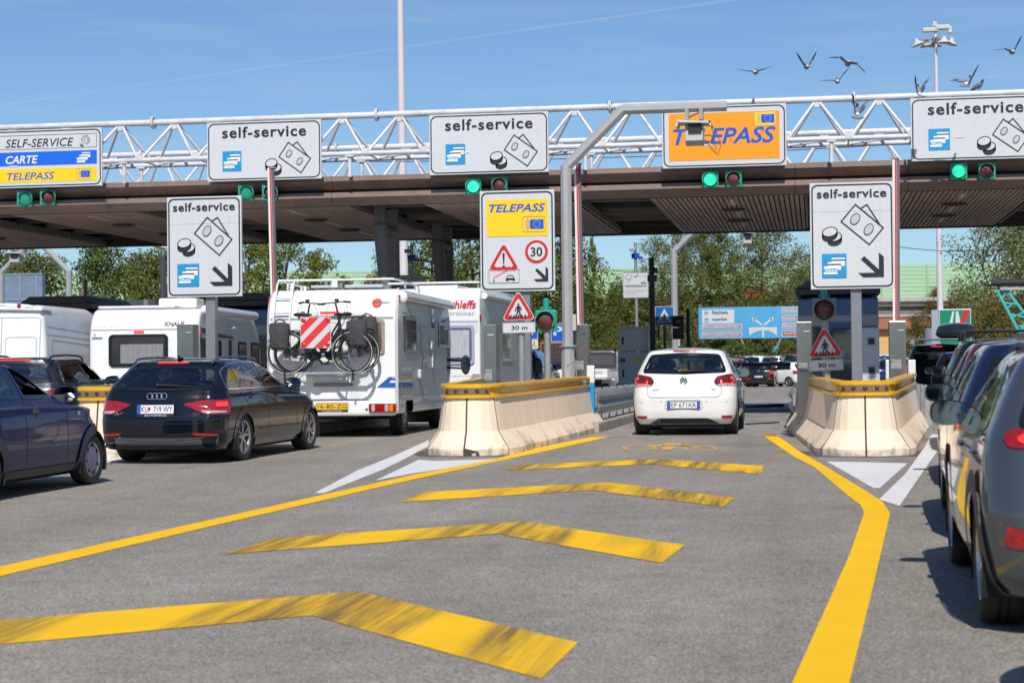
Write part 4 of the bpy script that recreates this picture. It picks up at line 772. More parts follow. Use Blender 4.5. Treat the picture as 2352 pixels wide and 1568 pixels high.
# ------------------------------------------------------------------ toll booths
BBL = mat('booth_blue', (.018, .105, .26), .35, var=.12, vscale=2, coat=.3); BBAND = mat('booth_band', (.34, .35, .36), .5); BROOF = mat('booth_roof', (.03, .032, .038), .5)
def booth(loc, label):
    e = empty('toll_booth', loc, 0, label, 'toll booth', 'blue toll booths on the islands'); W, D = 2.0, 3.2
    q = MB(); q.box((0, D/2, 1.35), (W, D, 2.7)); q.build('wall', BBL, e, bev=.05)
    q = MB(); q.box((0, D/2, 2.12), (W+.02, D+.02, .26)); q.build('band', BBAND, e)
    q = MB(); q.box((0, D/2, 2.86), (W+.12, D+.12, .16)); pr = [(-W/2-.06, 2.94), (W/2+.06, 2.94), (W/2-.25, 3.14), (-W/2+.25, 3.14)]; q.prism(pr, -.06, D+.06); q.build('roof', BROOF, e, bev=.02)
    q = MB(); q.prism(rrect(.78, 2.0, .04, .10, 1.08), -.03, 0); d = q.build('door', mat('booth_door', (.02, .115, .27), .4), e)
    q = MB(); q.prism(rrect(.58, 1.55, .09, .10, 1.15), -.045, -.03); q.build('window_frame', BLACK, d); q = MB(); q.prism(rrect(.52, 1.49, .07, .10, 1.15), -.05, -.045); q.build('window', mat('booth_glass', (.02, .06, .065), .08, coat=1, var=.5, vscale=3, stretch=(1, 1, 30)), d)
    q = MB(); q.box((.12, -.056, 1.22), (.4, .008, .34)); q.build('notice', mat('notice_grey', (.35, .38, .38), .6), d); q = MB(); q.line([(.14, 1.15), (.28, 1.15), (.21, 1.28)], .015, -.064, -.06, True); q.build('notice_symbol', SIGNDK, d)
    for z in (1.95, .6): q = MB(); q.box((.56, -.03, z), (.05, .05, .18)); q.build('hinge', BBL, d)
    for x, w in ((-.68, .5), (.80, .34)): q = MB(); q.prism(rrect(w, .9, .03, x, 1.5), -.012, 0); q.build('side_window', mat('booth_glass_dark', (.012, .016, .02), .08, coat=1), e)
    q = MB()
    for s in (-1, 1): q.box((s*(W/2+.006), 1.6, 1.5), (.012, 1.9, .9))
    q.build('flank_window', mat('booth_glass_dark', (.012, .016, .02), .08, coat=1), e); return e
p = yp(1926, 800, 46.5); b0 = booth((p.x, 46.5, .18), 'dark blue toll booth behind the right self-service post sign')
for x, lab in ((-15.05, 'dark blue toll booth between the white caravan and the first motorhome'), (-20.2, 'dark roofed toll booth behind the white van'), (-9.9, 'toll booth hidden behind the first motorhome')):
    c = copy_tree(b0); c.location = (x-.6 if x < -12 else x, 47.5, .18); c['label'] = lab
p = yp(1997, 757, 44.5); e = empty('payment_machine', (p.x, 44.5, .18), 0, 'light grey ticket machine standing before the blue toll booth', 'ticket machine'); h = p.z-.18; q = MB(); q.box((0, .2, h/2), (.46, .42, h)); q.build('body', mat('machine_grey', (.50, .52, .56), .45), e, bev=.015); q = MB(); q.box((0, .2, h+.02), (.5, .46, .05)); q.build('lid', mat('machine_grey', (.50, .52, .56), .45), e, bev=.01)
for z in (h-.28, h-.98): q = MB(); q.prism(rrect(.19, .2, .01, .04, z), -.012, 0); q.build('screen_bezel', mat('machine_bezel', (.3, .31, .33), .5), e); q = MB(); q.prism(rrect(.14, .14, .005, .04, z), -.016, -.012); q.build('screen', BLACK, e)
q = MB(); q.box((0, -.003, h-.75), (.44, .006, .012)); q.build('door_gap', BLACK, e)
p = yp(32, 627, 70); e = empty('container_frame', (p.x, 70, 3.2), 0, 'blue grey panelled screen above the white van at the left edge', 'screen panel'); q = MB(); q.box((0, 0, 1.0), (2.6, .3, 2.2)); q.build('panel', mat('screen_bluegrey', (.16, .22, .30), .4, var=.15), e)
for k in range(4): q = MB(); q.box((-1.1+.72*k, -.16, 1.0), (.05, .04, 2.2)); q.build('rib', mat('screen_rib', (.25, .31, .38), .4), e)
q = MB(); q.box((0, -.16, 1.05), (2.6, .04, .05)); q.box((0, -.16, 2.1), (2.6, .04, .05)); q.build('rail', mat('screen_rib', (.25, .31, .38), .4), e); q = MB(); q.box((-.9, .1, -1.6), (.12, .12, 3.2)); q.box((.9, .1, -1.6), (.12, .12, 3.2)); q.build('leg', GALV, e)
p = yp(311, 690, 60); e = empty('roof_unit', (p.x, 60, 0), 0, 'dark grey ribbed cabinet top behind the caravan roof', 'cabinet'); q = MB(); q.box((0, 0, p.z/2), (1.75, .8, p.z)); q.build('body', mat('unit_grey', (.06, .075, .09), .5), e)
for x in (-.5, .55): q = MB(); q.box((x, -.42, p.z-.4), (.16, .05, .8)); q.build('rib', mat('unit_rib', (.17, .2, .22), .5), e)

# ------------------------------------------------------------------ light masts
MASTW = mat('mast_paint', (.62, .58, .61), .45)
LAMPC = mat('lamp_cream', (.52, .53, .48), .45)
def light_mast(px, py, dep, h, head, label):
    p = dp(px, py, dep); e = empty('light_mast', (p.x, p.y, 0), 0, label, 'light mast', 'tall tapered light masts'); e.rotation_euler[1] = R_(-.15)
    q = MB(); q.cyl((0, 0, 0), (0, 0, h), .25, .10, 24); q.build('mast', MASTW, e, smooth=True)
    q = MB(); q.cyl((-1.0, 0, h-1.0), (1.0, 0, h-1.0), .06, n=8); q.cyl((0, -1, h-1.0), (0, 1, h-1.0), .06, n=8); q.lathe([(.2, h-1.3), (.28, h-1.0), (.2, h-.8)], axis='Z', n=14); q.build('cross_arm', GALV, e)
    q = MB(); q.box((-.35, 0, h-.35), (1.1, .5, .28)); q.box((.5, 0, h-.2), (1.0, .6, .3)); q.box((1.0, 0, h-.4), (.28, .5, .5)); q.box((-.05, 0, h+.05), (.3, .3, .35)); q.build('gear_box', LAMPC, e, bev=.04)
    for (x, y, a) in ((-1.3, 0, -20), (.55, -.5, 0), (1.1, .2, 16), (0, .8, 0), (-.6, .6, -10)):
        q = MB(); q.M = Matrix.Translation((x, y, h-1.25)) @ Matrix.Rotation(R_(a), 4, 'Y'); q.lathe([(.04, .32), (.14, .25), (.2, .1), (.5, -.12), (.52, -.16)], axis='Z', n=16); q.box((0, 0, .2), (.2, .3, .25)); q.build('floodlight', LAMPC, e, smooth=True)
    return e
light_mast(2160, 700, 130, 25.7, True, 'tall pale light mast with floodlights behind the right end sign'); light_mast(928, 640, 88, 30, True, 'tall pale light mast rising behind the truss left of centre')
# ------------------------------------------------------------------ height gauge, motorway sign at the right edge
p = yp(2277, 650, 68); e = empty('height_gauge', (p.x, 68, 0), 0, 'turquoise lattice height gauge with black padded bars at the right edge', 'height gauge'); z = p.z; PADB = mat('black_foam', (.02, .02, .024), .7)
q = MB(); q.cyl((0, 0, z), (5, .1, z+.03), .13, n=12); q.build('upper_bar', PADB, e, smooth=True); q = MB(); q.box((2.6, 0, z-.22), (4.6, .3, .1)); q.build('bar_carrier', GREYST, e)
q = MB(); q.cyl((.65, -.3, z-2.02), (4.5, -.2, z-1.85), .16, n=12); q.build('lower_bar', PADB, e, smooth=True)
q = MB(); A = [(.2, 0, z-.3), (1.05, 0, z-2.0)]; B = [(.55, 0, z-.3), (2.0, 0, z-2.3)]; A = [Vector(a) for a in A]; B = [Vector(b) for b in B]; q.cyl(A[0], A[1]+(A[1]-A[0])*.2, .06, n=8); q.cyl(B[0], B[1]+(B[1]-B[0])*.2, .06, n=8)
for k in range(5): q.cyl(A[0].lerp(A[1], k/4), B[0].lerp(B[1], k/4), .04, n=8); q.cyl(A[0].lerp(A[1], (k+.9)/5), B[0].lerp(B[1], k/5), .04, n=8)
q.build('lattice', TURQ, e, smooth=True); q = MB(); q.cyl((1.15, .2, 0), (1.15, .2, z-1.6), .26, n=16); q.build('post', TURQ, e, smooth=True)
p = yp(2151, 710, 78); e = empty('motorway_sign', (p.x+.75, 78, p.z-.9), 0, 'green motorway sign with white road lines and red slash behind the roof box'); e['category'] = 'sign'; MG = mat('motorway_green', (.004, .20, .12), .4)
q = MB(); q.box((0, .1, 0), (1.32, .2, 1.8)); q.build('panel', SIGNW, e, bev=.02); q = MB(); q.prism(rrect(1.25, 1.72, .06), -.006, -.001); q.build('green_field', MG, e)
q = MB(); q.prism([(-.28, .05), (-.14, .05), (-.02, .80), (-.10, .80)], -.012, -.006); q.prism([(.02, .3), (.15, .05), (.28, .05), (.14, .80), (.04, .80)], -.012, -.006); q.prism([(-.58, .0), (.1, .0), (.1, -.1), (-.58, -.1)], -.012, -.006); q.prism([(.0, .0), (.1, .0), (.12, .06), (-.2, .06)], -.0115, -.006); q.build('road_symbol', SIGNW, e); q = MB(); q.prism([(.10, .1), (.34, .1), (.60, .84), (.38, .84)], -.018, -.012); q.build('red_slash', SIGNR, e); q = MB(); q.prism([(-.40, -.84), (-.1, -.84), (-.05, -.72), (-.35, -.72)], -.012, -.006); q.build('red_slash', SIGNR, e)
q = MB(); q.box((-.82, .1, -.1), (.28, .3, 1.95)); q.build('side_case', mat('case_grey', (.30, .34, .38), .5), e); q = MB(); q.cyl((-1.0, .2, .1), (-1.0, .2, -1.2), .25, n=16); q.build('drum', mat('drum_grey', (.2, .22, .24), .5), e, smooth=True); q = MB(); q.cyl((0, .2, -.9), (0, .2, -e.location.z), .08, n=10); q.build('post', GALV, e)
# ------------------------------------------------------------------ overhead cables
for (a, b, lab) in (((-200, 345, 75), (2600, 292, 75), 'thin black cable crossing the sky behind the truss'), ((1980, 553, 90), (2600, 510, 90), 'thin black cable above the green noise wall at right'), ((1350, 615, 110), (1960, 560, 110), 'thin cable above the trees in the gap under the canopy')):
    A = yp(*a); B = yp(*b); q = MB(); q.tube([A.lerp(B, k/16)-Vector((0, 0, .9*4*(k/16)*(1-k/16))) for k in range(17)], .018, 5); tag(q.build('power_cable', BLACK), lab, 'cable')
a, b = yp(264, 573, 130), yp(326, 692, 130); e = empty('lattice_ladder', (b.x, 130, b.z-1.5), 0, 'leaning grey lattice ladder beside the angled mast above the white van', 'ladder'); q = MB(); A, B_ = Vector((a.x-b.x, 0, a.z-b.z+1.5)), Vector((.25, 0, 0)); o_ = Vector((.42, 0, .1))
q.cyl(A, B_, .05, n=6); q.cyl(A+o_*.4, B_+o_, .05, n=6); q.build('rail', GALV, e); q = MB()
for k in range(12): q.cyl(A.lerp(B_, k/12), (A+o_*.4).lerp(B_+o_, (k+.6)/12), .03, n=5)
q.build('rungs', GALV, e)
# ------------------------------------------------------------------ foliage
def leafm(name, c1, c2, c3, tr=.35):
    m = bpy.data.materials.new(name); m.use_nodes = True; t = m.node_tree; t.nodes.clear(); l = t.links.new
    o = t.nodes.new('ShaderNodeOutputMaterial'); g = t.nodes.new('ShaderNodeNewGeometry'); r = t.nodes.new('ShaderNodeValToRGB'); e = r.color_ramp.elements
    e[0].color = (*c1, 1); e[1].color = (*c3, 1); k = e.new(.55); k.color = (*c2, 1); l(g.outputs['Random Per Island'], r.inputs['Fac'])
    d = t.nodes.new('ShaderNodeBsdfDiffuse'); l(r.outputs[0], d.inputs[0]); x = t.nodes.new('ShaderNodeBsdfTranslucent'); l(r.outputs[0], x.inputs[0])
    s = t.nodes.new('ShaderNodeMixShader'); s.inputs[0].default_value = tr; l(d.outputs[0], s.inputs[1]); l(x.outputs[0], s.inputs[2]); l(s.outputs[0], o.inputs[0]); return m
LF = dict(olive=leafm('leaf_olive', (.085, .11, .028), (.17, .20, .058), (.30, .31, .11)), deep=leafm('leaf_deep', (.05, .085, .02), (.11, .165, .04), (.20, .25, .07)), yellow=leafm('leaf_yellowing', (.085, .12, .024), (.18, .21, .045), (.36, .34, .07)),
          pale=leafm('leaf_pale', (.10, .14, .045), (.21, .25, .10), (.42, .42, .26)), dry=leafm('leaf_dry', (.30, .11, .04), (.40, .18, .07), (.22, .12, .06)), scrub=leafm('leaf_scrub', (.085, .10, .03), (.19, .17, .07), (.36, .26, .15)), cedar=leafm('leaf_cedar', (.06, .095, .02), (.12, .16, .04), (.25, .24, .05)),
          ivy=leafm('leaf_ivy', (.09, .13, .025), (.19, .19, .045), (.34, .13, .06)))
BARK = mat('bark', (.10, .08, .06), .9, var=.3, vscale=6, bump=.5, bscale=20); BARKL = mat('bark_pale', (.22, .19, .15), .9, var=.3, vscale=6)
PINK = mat('flower_pink', (.62, .28, .36), .6); REDF = mat('flower_red', (.5, .03, .05), .6)
def leaves(rng, cen, rad, n, size, aspect=.55, up=.3, shape=None):
    """n leaf-sized rhombi spread through ellipsoid clumps (cen, rad arrays)."""
    k = len(cen); idx = rng.choice(k, n, p=(rad.prod(1)**.7)/(rad.prod(1)**.7).sum()); d = rng.normal(size=(n, 3)); d /= np.linalg.norm(d, axis=1)[:, None]
    r = rng.random(n)**.42; pos = cen[idx]+d*rad[idx]*r[:, None]
    a = rng.normal(size=(n, 3)); a[:, 2] -= .25; a /= np.linalg.norm(a, axis=1)[:, None]; nn = d*.7+rng.normal(size=(n, 3))*.6+np.array([0, 0, up]); b = np.cross(nn, a); b /= np.linalg.norm(b, axis=1)[:, None]+1e-9
    s = size*.8*(.5+.9*rng.random(n))[:, None]; v = np.stack([pos-a*s*.5, pos+b*s*aspect*.5, pos+a*s*.5, pos-b*s*aspect*.5], 1).reshape(-1, 3); return v
def quads(name, v, m, parent=None):
    n = len(v)//4; me = bpy.data.meshes.new(name); me.vertices.add(len(v)); me.vertices.foreach_set('co', v.ravel()); me.loops.add(len(v)); me.loops.foreach_set('vertex_index', np.arange(len(v), dtype=np.int32)); me.polygons.add(n)
    me.polygons.foreach_set('loop_start', np.arange(0, len(v), 4, dtype=np.int32)); me.materials.append(m); me.update(calc_edges=True); o = bpy.data.objects.new(name, me); C.objects.link(o)
    if parent: o.parent = parent
    return o
def make_tree(seed, kind, h, wd, n, size, style='round', trunk=.16, bark=BARK, base=.12):
    """returns (empty, ...) a tree of height h, crown width wd at the origin"""
    rng = np.random.default_rng(seed); rd = random.Random(seed); e = empty('tree', (0, 0, 0)); q = MB(); cen = []; rad = []; lean = (rd.uniform(-.06, .06)*h, rd.uniform(-.06, .06)*h)
    if style == 'cedar':
        q.tube([(0, 0, -.3), (lean[0]*.3, lean[1]*.3, h*.5), (lean[0], lean[1], h)], [trunk, trunk*.7, .03], 8); k = 0
        for z in np.arange(h*base, h*.97, h*.055):
            f = 1-(z/h); L_ = wd*.5*(.25+.95*f)*(rd.uniform(.75, 1.1))
            for j in range(5):
                a = k*2.4+rd.uniform(-.4, .4); k += 1; ex = (math.cos(a)*L_, math.sin(a)*L_, z-L_*rd.uniform(.05, .3)); q.tube([(lean[0]*z/h, lean[1]*z/h, z), (ex[0]*.5, ex[1]*.5, z+.12*L_), ex], [.06, .04, .015], 5)
                for t in (.35, .6, .8, 1.0): cen.append((ex[0]*t, ex[1]*t, z+(.12*L_)*math.sin(t*3)-(.2*L_*t*t)-.1)); rad.append((.26*L_*(1.15-.4*t)+.2, .26*L_*(1.15-.4*t)+.2, .10*L_+.16))
    else:
        stems = 1 if style != 'multi' else 4; limbs = []
        for s in range(stems):
            a = rd.uniform(0, 6.3); sp = 0 if stems == 1 else wd*.22; top = (lean[0]+sp*math.cos(a)*1.5, lean[1]+sp*math.sin(a)*1.5, h*rd.uniform(.72, .9)); q.tube([(sp*.2*math.cos(a), sp*.2*math.sin(a), -.3), (sp*.6*math.cos(a), sp*.6*math.sin(a), h*.35), top], [trunk/(stems**.5), trunk*.7/(stems**.5), .03], 8); limbs.append(((sp*.6*math.cos(a), sp*.6*math.sin(a), h*.35), top))
        K = 34 if style != 'sparse' else 20
        for i in range(K):
            z = h*(base+(1-base)*((i+.5)/K)); f = (z/h-base)/(1-base); prof = {'round': math.sin(math.pi*min(1, .12+.88*f)**.85)**.6, 'multi': (.35+.65*math.sin(math.pi*f**.8)) , 'column': .75+.25*math.sin(math.pi*f) if f < .85 else .5, 'sparse': .9*math.sin(math.pi*(.15+.8*f)), 'bush': math.cos(f*math.pi/2)**.5 if f < 1 else 0}[style]
            a = i*2.4+rd.uniform(-.5, .5); rr = wd*.5*max(.12, prof)*rd.uniform(.35, 1.0); c = (math.cos(a)*rr+lean[0]*f, math.sin(a)*rr+lean[1]*f, z+rd.uniform(-.05, .05)*h); st = limbs[i % len(limbs)]; b0 = Vector(st[0]).lerp(Vector(st[1]), max(0, min(1, f*1.0-.15))); q.tube([b0, (b0+Vector(c))/2+Vector((0, 0, .04*h)), c], [.055, .035, .012], 5)
            s = wd*(.13+.09*rd.random())*(.8 if style == 'sparse' else 1); cen.append(c); rad.append((s, s, s*rd.uniform(.55, .95)))
            for _ in range(2): t = rd.uniform(.7, 1.25); cen.append((c[0]*t+rd.uniform(-s, s), c[1]*t+rd.uniform(-s, s), c[2]+rd.uniform(-s, s))); rad.append((s*.55, s*.55, s*.5))
    q.build('trunk', bark, e, smooth=True); v = leaves(rng, np.array(cen), np.array(rad), int(n*2.3), size*.92); quads('crown', v, LF[kind], e); return e
TREES = {}
def tree(key, px, ybase_z, dep, scale, label, rot=0, sz=None, name='tree', cat='tree', group='trees below the green noise wall', spec=None):
    p = dp(px, 800, dep); src = TREES.get(key)
    if src is None: src = make_tree(*spec[0], **spec[1]); TREES[key] = src; o = src
    else: o = copy_tree(src)
    o.name = name; o.location = (p.x, p.y, ybase_z); o.rotation_euler[2] = rot; o.scale = sz or (scale, scale, scale); tag(o, label, cat, group); return o
S = lambda seed, kind, h, wd, n, size, **k: ((seed, kind, h, wd, n, size), k)
# the slope that carries the motorway, its noise wall and the viaduct
WA, WB = yp(100, 640, 158), yp(2100, 640, 171); wd_ = Vector((WB.x-WA.x, WB.y-WA.y, 0)).normalized()
def wall_pt(x): return WA.y+(x-WA.x)*(wd_.y/wd_.x)
HILL = mat('hillside_earth', (.20, .16, .09), .95, var=.5, vscale=.8, dirt=(.16, .12, .07, .8), dscale=.5)
xs = np.arange(-150, 4.1, 3.0); prof = [(-34, .5), (-30, 1.3), (-24, 2.6), (-16, 4.6), (-8, 6.6), (-2, 7.2), (14, 7.2), (40, 0)]
mb = MB(); vs = []
for i, x in enumerate(xs):
    for d, z in prof: vs.append((x, wall_pt(x)+d+rnd.uniform(-.4, .4), z+(rnd.uniform(-.35, .35) if 0 < z < 7 else 0)))
k = len(prof); mb.add(vs, [(i*k+j, (i+1)*k+j, (i+1)*k+j+1, i*k+j+1) for i in range(len(xs)-1) for j in range(k-1)]); mb.add([(xs[-1], wall_pt(xs[-1])+d, z) for d, z in prof], [tuple(range(k))])
tag(mb.build('hillside', HILL, smooth=80), 'scrubby motorway embankment behind the toll plaza', kind='structure')
rng = np.random.default_rng(5); n = 42000; xx = rng.uniform(-148, 3.5, n); dd = rng.uniform(-34, -3, n); zz = np.interp(dd, [p[0] for p in prof], [p[1] for p in prof])
clump = .5+.5*np.sin(xx*1.9+np.sin(dd*1.3)*2)*np.sin(dd*1.7+xx*.6); pos = np.stack([xx, np.array([wall_pt(x) for x in xx])+dd, zz+rng.random(n)*(.15+1.5*clump)], 1); a = rng.normal(size=(n, 3)); a /= np.linalg.norm(a, axis=1)[:, None]; b = np.cross(a, rng.normal(size=(n, 3))); b /= np.linalg.norm(b, axis=1)[:, None]; s = (.16+.24*rng.random(n))[:, None]
v = np.stack([pos-a*s, pos+b*s*.5, pos+a*s, pos-b*s*.5], 1).reshape(-1, 3); o = quads('ground_cover', v, LF['scrub']); tag(o, 'tangled scrub and ivy covering the embankment', 'ground cover', kind='stuff')
GW = mat('noise_wall_green', (.36, .54, .35), .55, var=.08, vscale=1.2, stretch=(.3, 1, 4)); GWR = mat('noise_wall_rib', (.30, .47, .30), .55)
nw = empty('noise_wall', (0, wall_pt(0), 7.2), math.atan2(wd_.y, wd_.x), 'long pale green ribbed noise wall along the raised motorway', 'noise wall')
q = MB(); q.box((-36, 0, 1.65), (190, .18, 3.3)); 
for k in range(9): q.box((-36, -.10, .18+k*.37), (190, .03, .05))
q.build('panel', GW, nw)
pm = MB(); pm.box((0, -.14, 1.68), (.16, .16, 3.36)); first = pm.build('post', GWR, nw)
for k in range(44):
    o = first if k == 0 else copy_tree(first, nw); o.location = (-128+4.2*k, 0, 0)
q = MB(); q.box((-62, -3.2, .40), (128, .05, .3)); q.build('crash_barrier', GALV, nw)
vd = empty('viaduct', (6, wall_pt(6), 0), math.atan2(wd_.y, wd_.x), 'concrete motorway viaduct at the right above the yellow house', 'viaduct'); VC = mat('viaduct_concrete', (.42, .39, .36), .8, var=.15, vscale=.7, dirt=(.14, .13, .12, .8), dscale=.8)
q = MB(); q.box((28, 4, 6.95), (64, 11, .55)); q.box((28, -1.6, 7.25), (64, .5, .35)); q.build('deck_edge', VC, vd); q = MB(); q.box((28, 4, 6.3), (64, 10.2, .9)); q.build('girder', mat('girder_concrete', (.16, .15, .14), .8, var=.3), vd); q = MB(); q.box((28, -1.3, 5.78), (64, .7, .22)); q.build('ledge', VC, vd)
for x in (22, 44): q = MB(); q.box((x, 4, 2.9), (1.6, 8, 5.9)); q.build('pier', VC, vd)
# yellow house under the viaduct
p = dp(2062, 800, 196); hs = empty('yellow_house', (p.x, p.y, .8), 0, 'yellow plastered house with red tiled roof seen under the viaduct', 'house'); q = MB(); q.box((0, 4, 2.2), (13, 8, 4.4)); q.build('wall', mat('plaster_yellow', (.62, .40, .14), .8, var=.06), hs); q = MB(); q.prism([(-7.2, 4.4), (7.2, 4.4), (5, 5.9), (-5, 5.9)], -.8, 8.8); q.build('roof', mat('roof_tiles', (.36, .14, .08), .8, var=.3, vscale=5), hs)
for x in (-3.4, 1.2): q = MB(); q.box((x, -.03, 2.1), (1.0, .06, 1.5)); q.build('window', mat('house_window', (.06, .05, .05), .3), hs)
q = MB(); q.box((4.6, -1.1, 3.55), (4.6, 2.4, .18)); q.build('porch_roof', mat('awning_yellow', (.7, .42, .12), .7), hs)
# trees, left to right
tree('a', 95, .9, 128, 1, 'bushy ivy clad tree at the left edge behind the grey camera mast', spec=S(1, 'olive', 8.6, 5.2, 5200, .30, style='multi', base=.05))
tree('b', 222, .9, 131, 1, 'broad dark ivy covered tree above the white van', spec=S(2, 'deep', 9.4, 6.6, 6500, .30, style='multi', base=.04))
tree('a', 345, .9, 127, 1, 'ivy clad tree left of the first self-service post sign', rot=2, sz=(.95, .95, 1.0)); tree('b', 20, 1, 145, 1, 'dark leafy tree at the very left edge', rot=1)
tree('c', 575, 1.0, 128, 1, 'yellowing dense tree just right of the first self-service post sign', spec=S(3, 'yellow', 9.6, 6.0, 6500, .28, style='column', base=.03)); tree('c', 655, 1.0, 126, 1, 'yellowing dense tree behind the first raised pole', rot=2.2, sz=(1, 1, .97)); tree('c', 440, 1.0, 130, 1, 'dense tree hidden behind the first self-service post sign', rot=4)
tree('d', 735, 1.6, 130, 1, 'thin conifer like tree standing before the gap of sky', spec=S(4, 'yellow', 8.0, 4.0, 2300, .26, style='sparse', base=.1)); tree('d', 790, 2.0, 134, 1, 'sparse small tree left of the leaning column', rot=3, sz=(.7, .7, .75))
tree('e', 845, 2.2, 132, 1, 'reddish brown half dry shrub behind the motorhome roof rail', spec=S(5, 'dry', 5.6, 4.2, 1500, .24, style='sparse', base=.15, bark=BARKL))
tree('f', 985, .8, 122, 1, 'dark green cedar between the leaning columns', spec=S(6, 'cedar', 10.4, 9.0, 9000, .26, style='cedar', base=.08)); tree('f', 1095, .8, 120, 1, 'drooping cedar left of the yellow post sign', rot=2.1, sz=(1, 1, 1.02)); tree('f', 1290, .6, 112, 1, 'drooping cedar beside the grey camera mast and parking sign', rot=4.0, sz=(1.05, 1.05, 1.0)); tree('f', 905, .9, 128, 1, 'cedar behind the left light mast', rot=5.2, sz=(.8, .8, .92))
tree('g', 1432, 3.0, 146, .85, 'tall slim bush on the slope above the steel cabinet', spec=S(7, 'deep', 6.2, 3.4, 2600, .26, style='column', base=.02)); tree('g', 1480, 3.2, 148, 1, 'slim bush behind the surveillance sign', rot=2, sz=(.9, .9, .75)); tree('d', 1362, 4.0, 146, 1, 'spindly young tree poking above the slope right of the raised pole', rot=1.2, sz=(.35, .35, .95))
tree('h', 1545, 4.6, 154, .82, 'open green tree behind the angled mast under the canopy', spec=S(8, 'olive', 10.5, 6.5, 5200, .28, style='multi', base=.08, bark=BARKL)); tree('i', 1655, 5.6, 157, .78, 'dark poplar like tree behind the small camera box', spec=S(9, 'deep', 11, 4.8, 5200, .28, style='column', base=.1))
tree('j', 1752, 4.4, 153, .92, 'broad grey green tree above the direction board', spec=S(10, 'olive', 10.2, 8.2, 8200, .26, style='round', base=.05, trunk=.2)); tree('h', 1835, 3.0, 146, 1, 'loose green tree left of the right post sign', rot=2.6, sz=(.7, .7, .66)); tree('j', 1612, 5.0, 155, 1, 'rounded tree left of the small hanging camera', rot=1.3, sz=(.72, .72, .78)); tree('j', 1900, 3, 150, 1, 'tree behind the right self-service post sign', rot=3, sz=(.8, .8, .75))
tree('k', 2338, .3, 102, .94, 'large pale green leafy tree at the right picture edge', spec=S(11, 'pale', 10.6, 7.8, 9000, .24, style='multi', base=.03)); tree('k', 2420, .3, 108, 1, 'pale leafy tree cut off by the right picture edge', rot=2.2); tree('l', 2205, .4, 136, 1, 'reddish green creeper clad tree beside the right light mast', spec=S(12, 'ivy', 5.9, 5.2, 4600, .24, style='bush', base=.02)); tree('l', 2290, .3, 96, 1, 'low bushy shrub behind the turquoise lattice', rot=2, sz=(.75, .75, .7))
tree('m', 2110, .6, 150, 1, 'small grey green olive tree before the yellow house', spec=S(13, 'scrub', 4.6, 3.6, 2600, .22, style='round', base=.1)); tree('l', 2150, 3.6, 166, 1, 'creeper hanging over the viaduct edge beside the light mast', rot=1, sz=(.7, .4, .75))
# shrubs on the slope and flowering bushes along its foot
i = 0
for (px, dep, z, s, kk) in ((1352, 134, 1.3, 1.0, 'n'), (1385, 136, 1.6, 1.2, 'o'), (1425, 138, 2.2, 1.0, 'n'), (1462, 134, 1.4, 1.1, 'o'), (1492, 141, 3.1, 1.2, 'n'), (1532, 138, 2.4, 1.0, 'o'), (1580, 141, 3.0, 1.2, 'n'), (1625, 138, 2.2, 1.0, 'o'), (1662, 136, 1.7, 1.3, 'n'), (1700, 142, 3.2, 1.2, 'o'), (1738, 138, 2.2, 1.1, 'n'), (1785, 141, 2.9, 1.3, 'o'), (1822, 138, 2.2, 1.1, 'n'), (1404, 144, 4.0, 1.0, 'o'), (1455, 146, 4.4, 1.1, 'n'), (1515, 147, 4.8, 1.0, 'o'), (1600, 147, 4.6, 1.1, 'n'), (1672, 148, 4.8, 1.0, 'o'), (1760, 148, 4.8, 1.1, 'n'), (1340, 142, 3.2, 1.2, 'o'), (270, 134, 2, 1.3, 'n'), (400, 134, 2, 1.4, 'o'), (700, 134, 2.5, 1.2, 'n'), (760, 136, 3, 1.0, 'o'), (60, 136, 2, 1.3, 'o'), (880, 134, 2, 1.2, 'n'), (1150, 130, 1.4, 1.4, 'o')):
    tree(kk, px, z-.3, dep, s, ('dull green' if kk == 'n' else 'brownish green')+' scrubby bush on the embankment slope', rot=i*1.3, sz=(s*.8, s*.8, s*.8*(.7+.13*(i % 4))), name='bush', cat='bush', group='%s scrub bushes on the embankment' % ('dull' if kk == 'n' else 'brownish'), spec=S(14 if kk == 'n' else 15, 'olive' if kk == 'n' else 'scrub', 2.6, 3.4, 2000, .24, style='bush', base=.0, trunk=.06)); i += 1
FLOW = {}
def oleander(px, dep, s, col, label, rot):
    p = dp(px, 815, dep)
    if col not in FLOW:
        e = make_tree(21 if col == 'pink' else 22, 'deep', 2.1, 2.9, 1900, .22, style='bush', base=0, trunk=.05); rg = np.random.default_rng(3); d = rg.normal(size=(170, 3)); d /= np.linalg.norm(d, axis=1)[:, None]; d[:, 2] = abs(d[:, 2]); c = d*np.array([1.35, 1.35, 1.95])*(.85+.2*rg.random(170))[:, None]+np.array([0, 0, .1])
        v = np.concatenate([leaves(rg, c, np.full((170, 3), .07), 800, .12, .9)]); quads('flowers', v, PINK if col == 'pink' else REDF, e); FLOW[col] = e; o = e
    else: o = copy_tree(FLOW[col])
    o.name = 'flowering_bush'; o.location = (p.x, p.y, .6); o.scale = (s, s, s); o.rotation_euler[2] = rot; tag(o, label, 'bush', 'flowering bushes at the foot of the embankment')
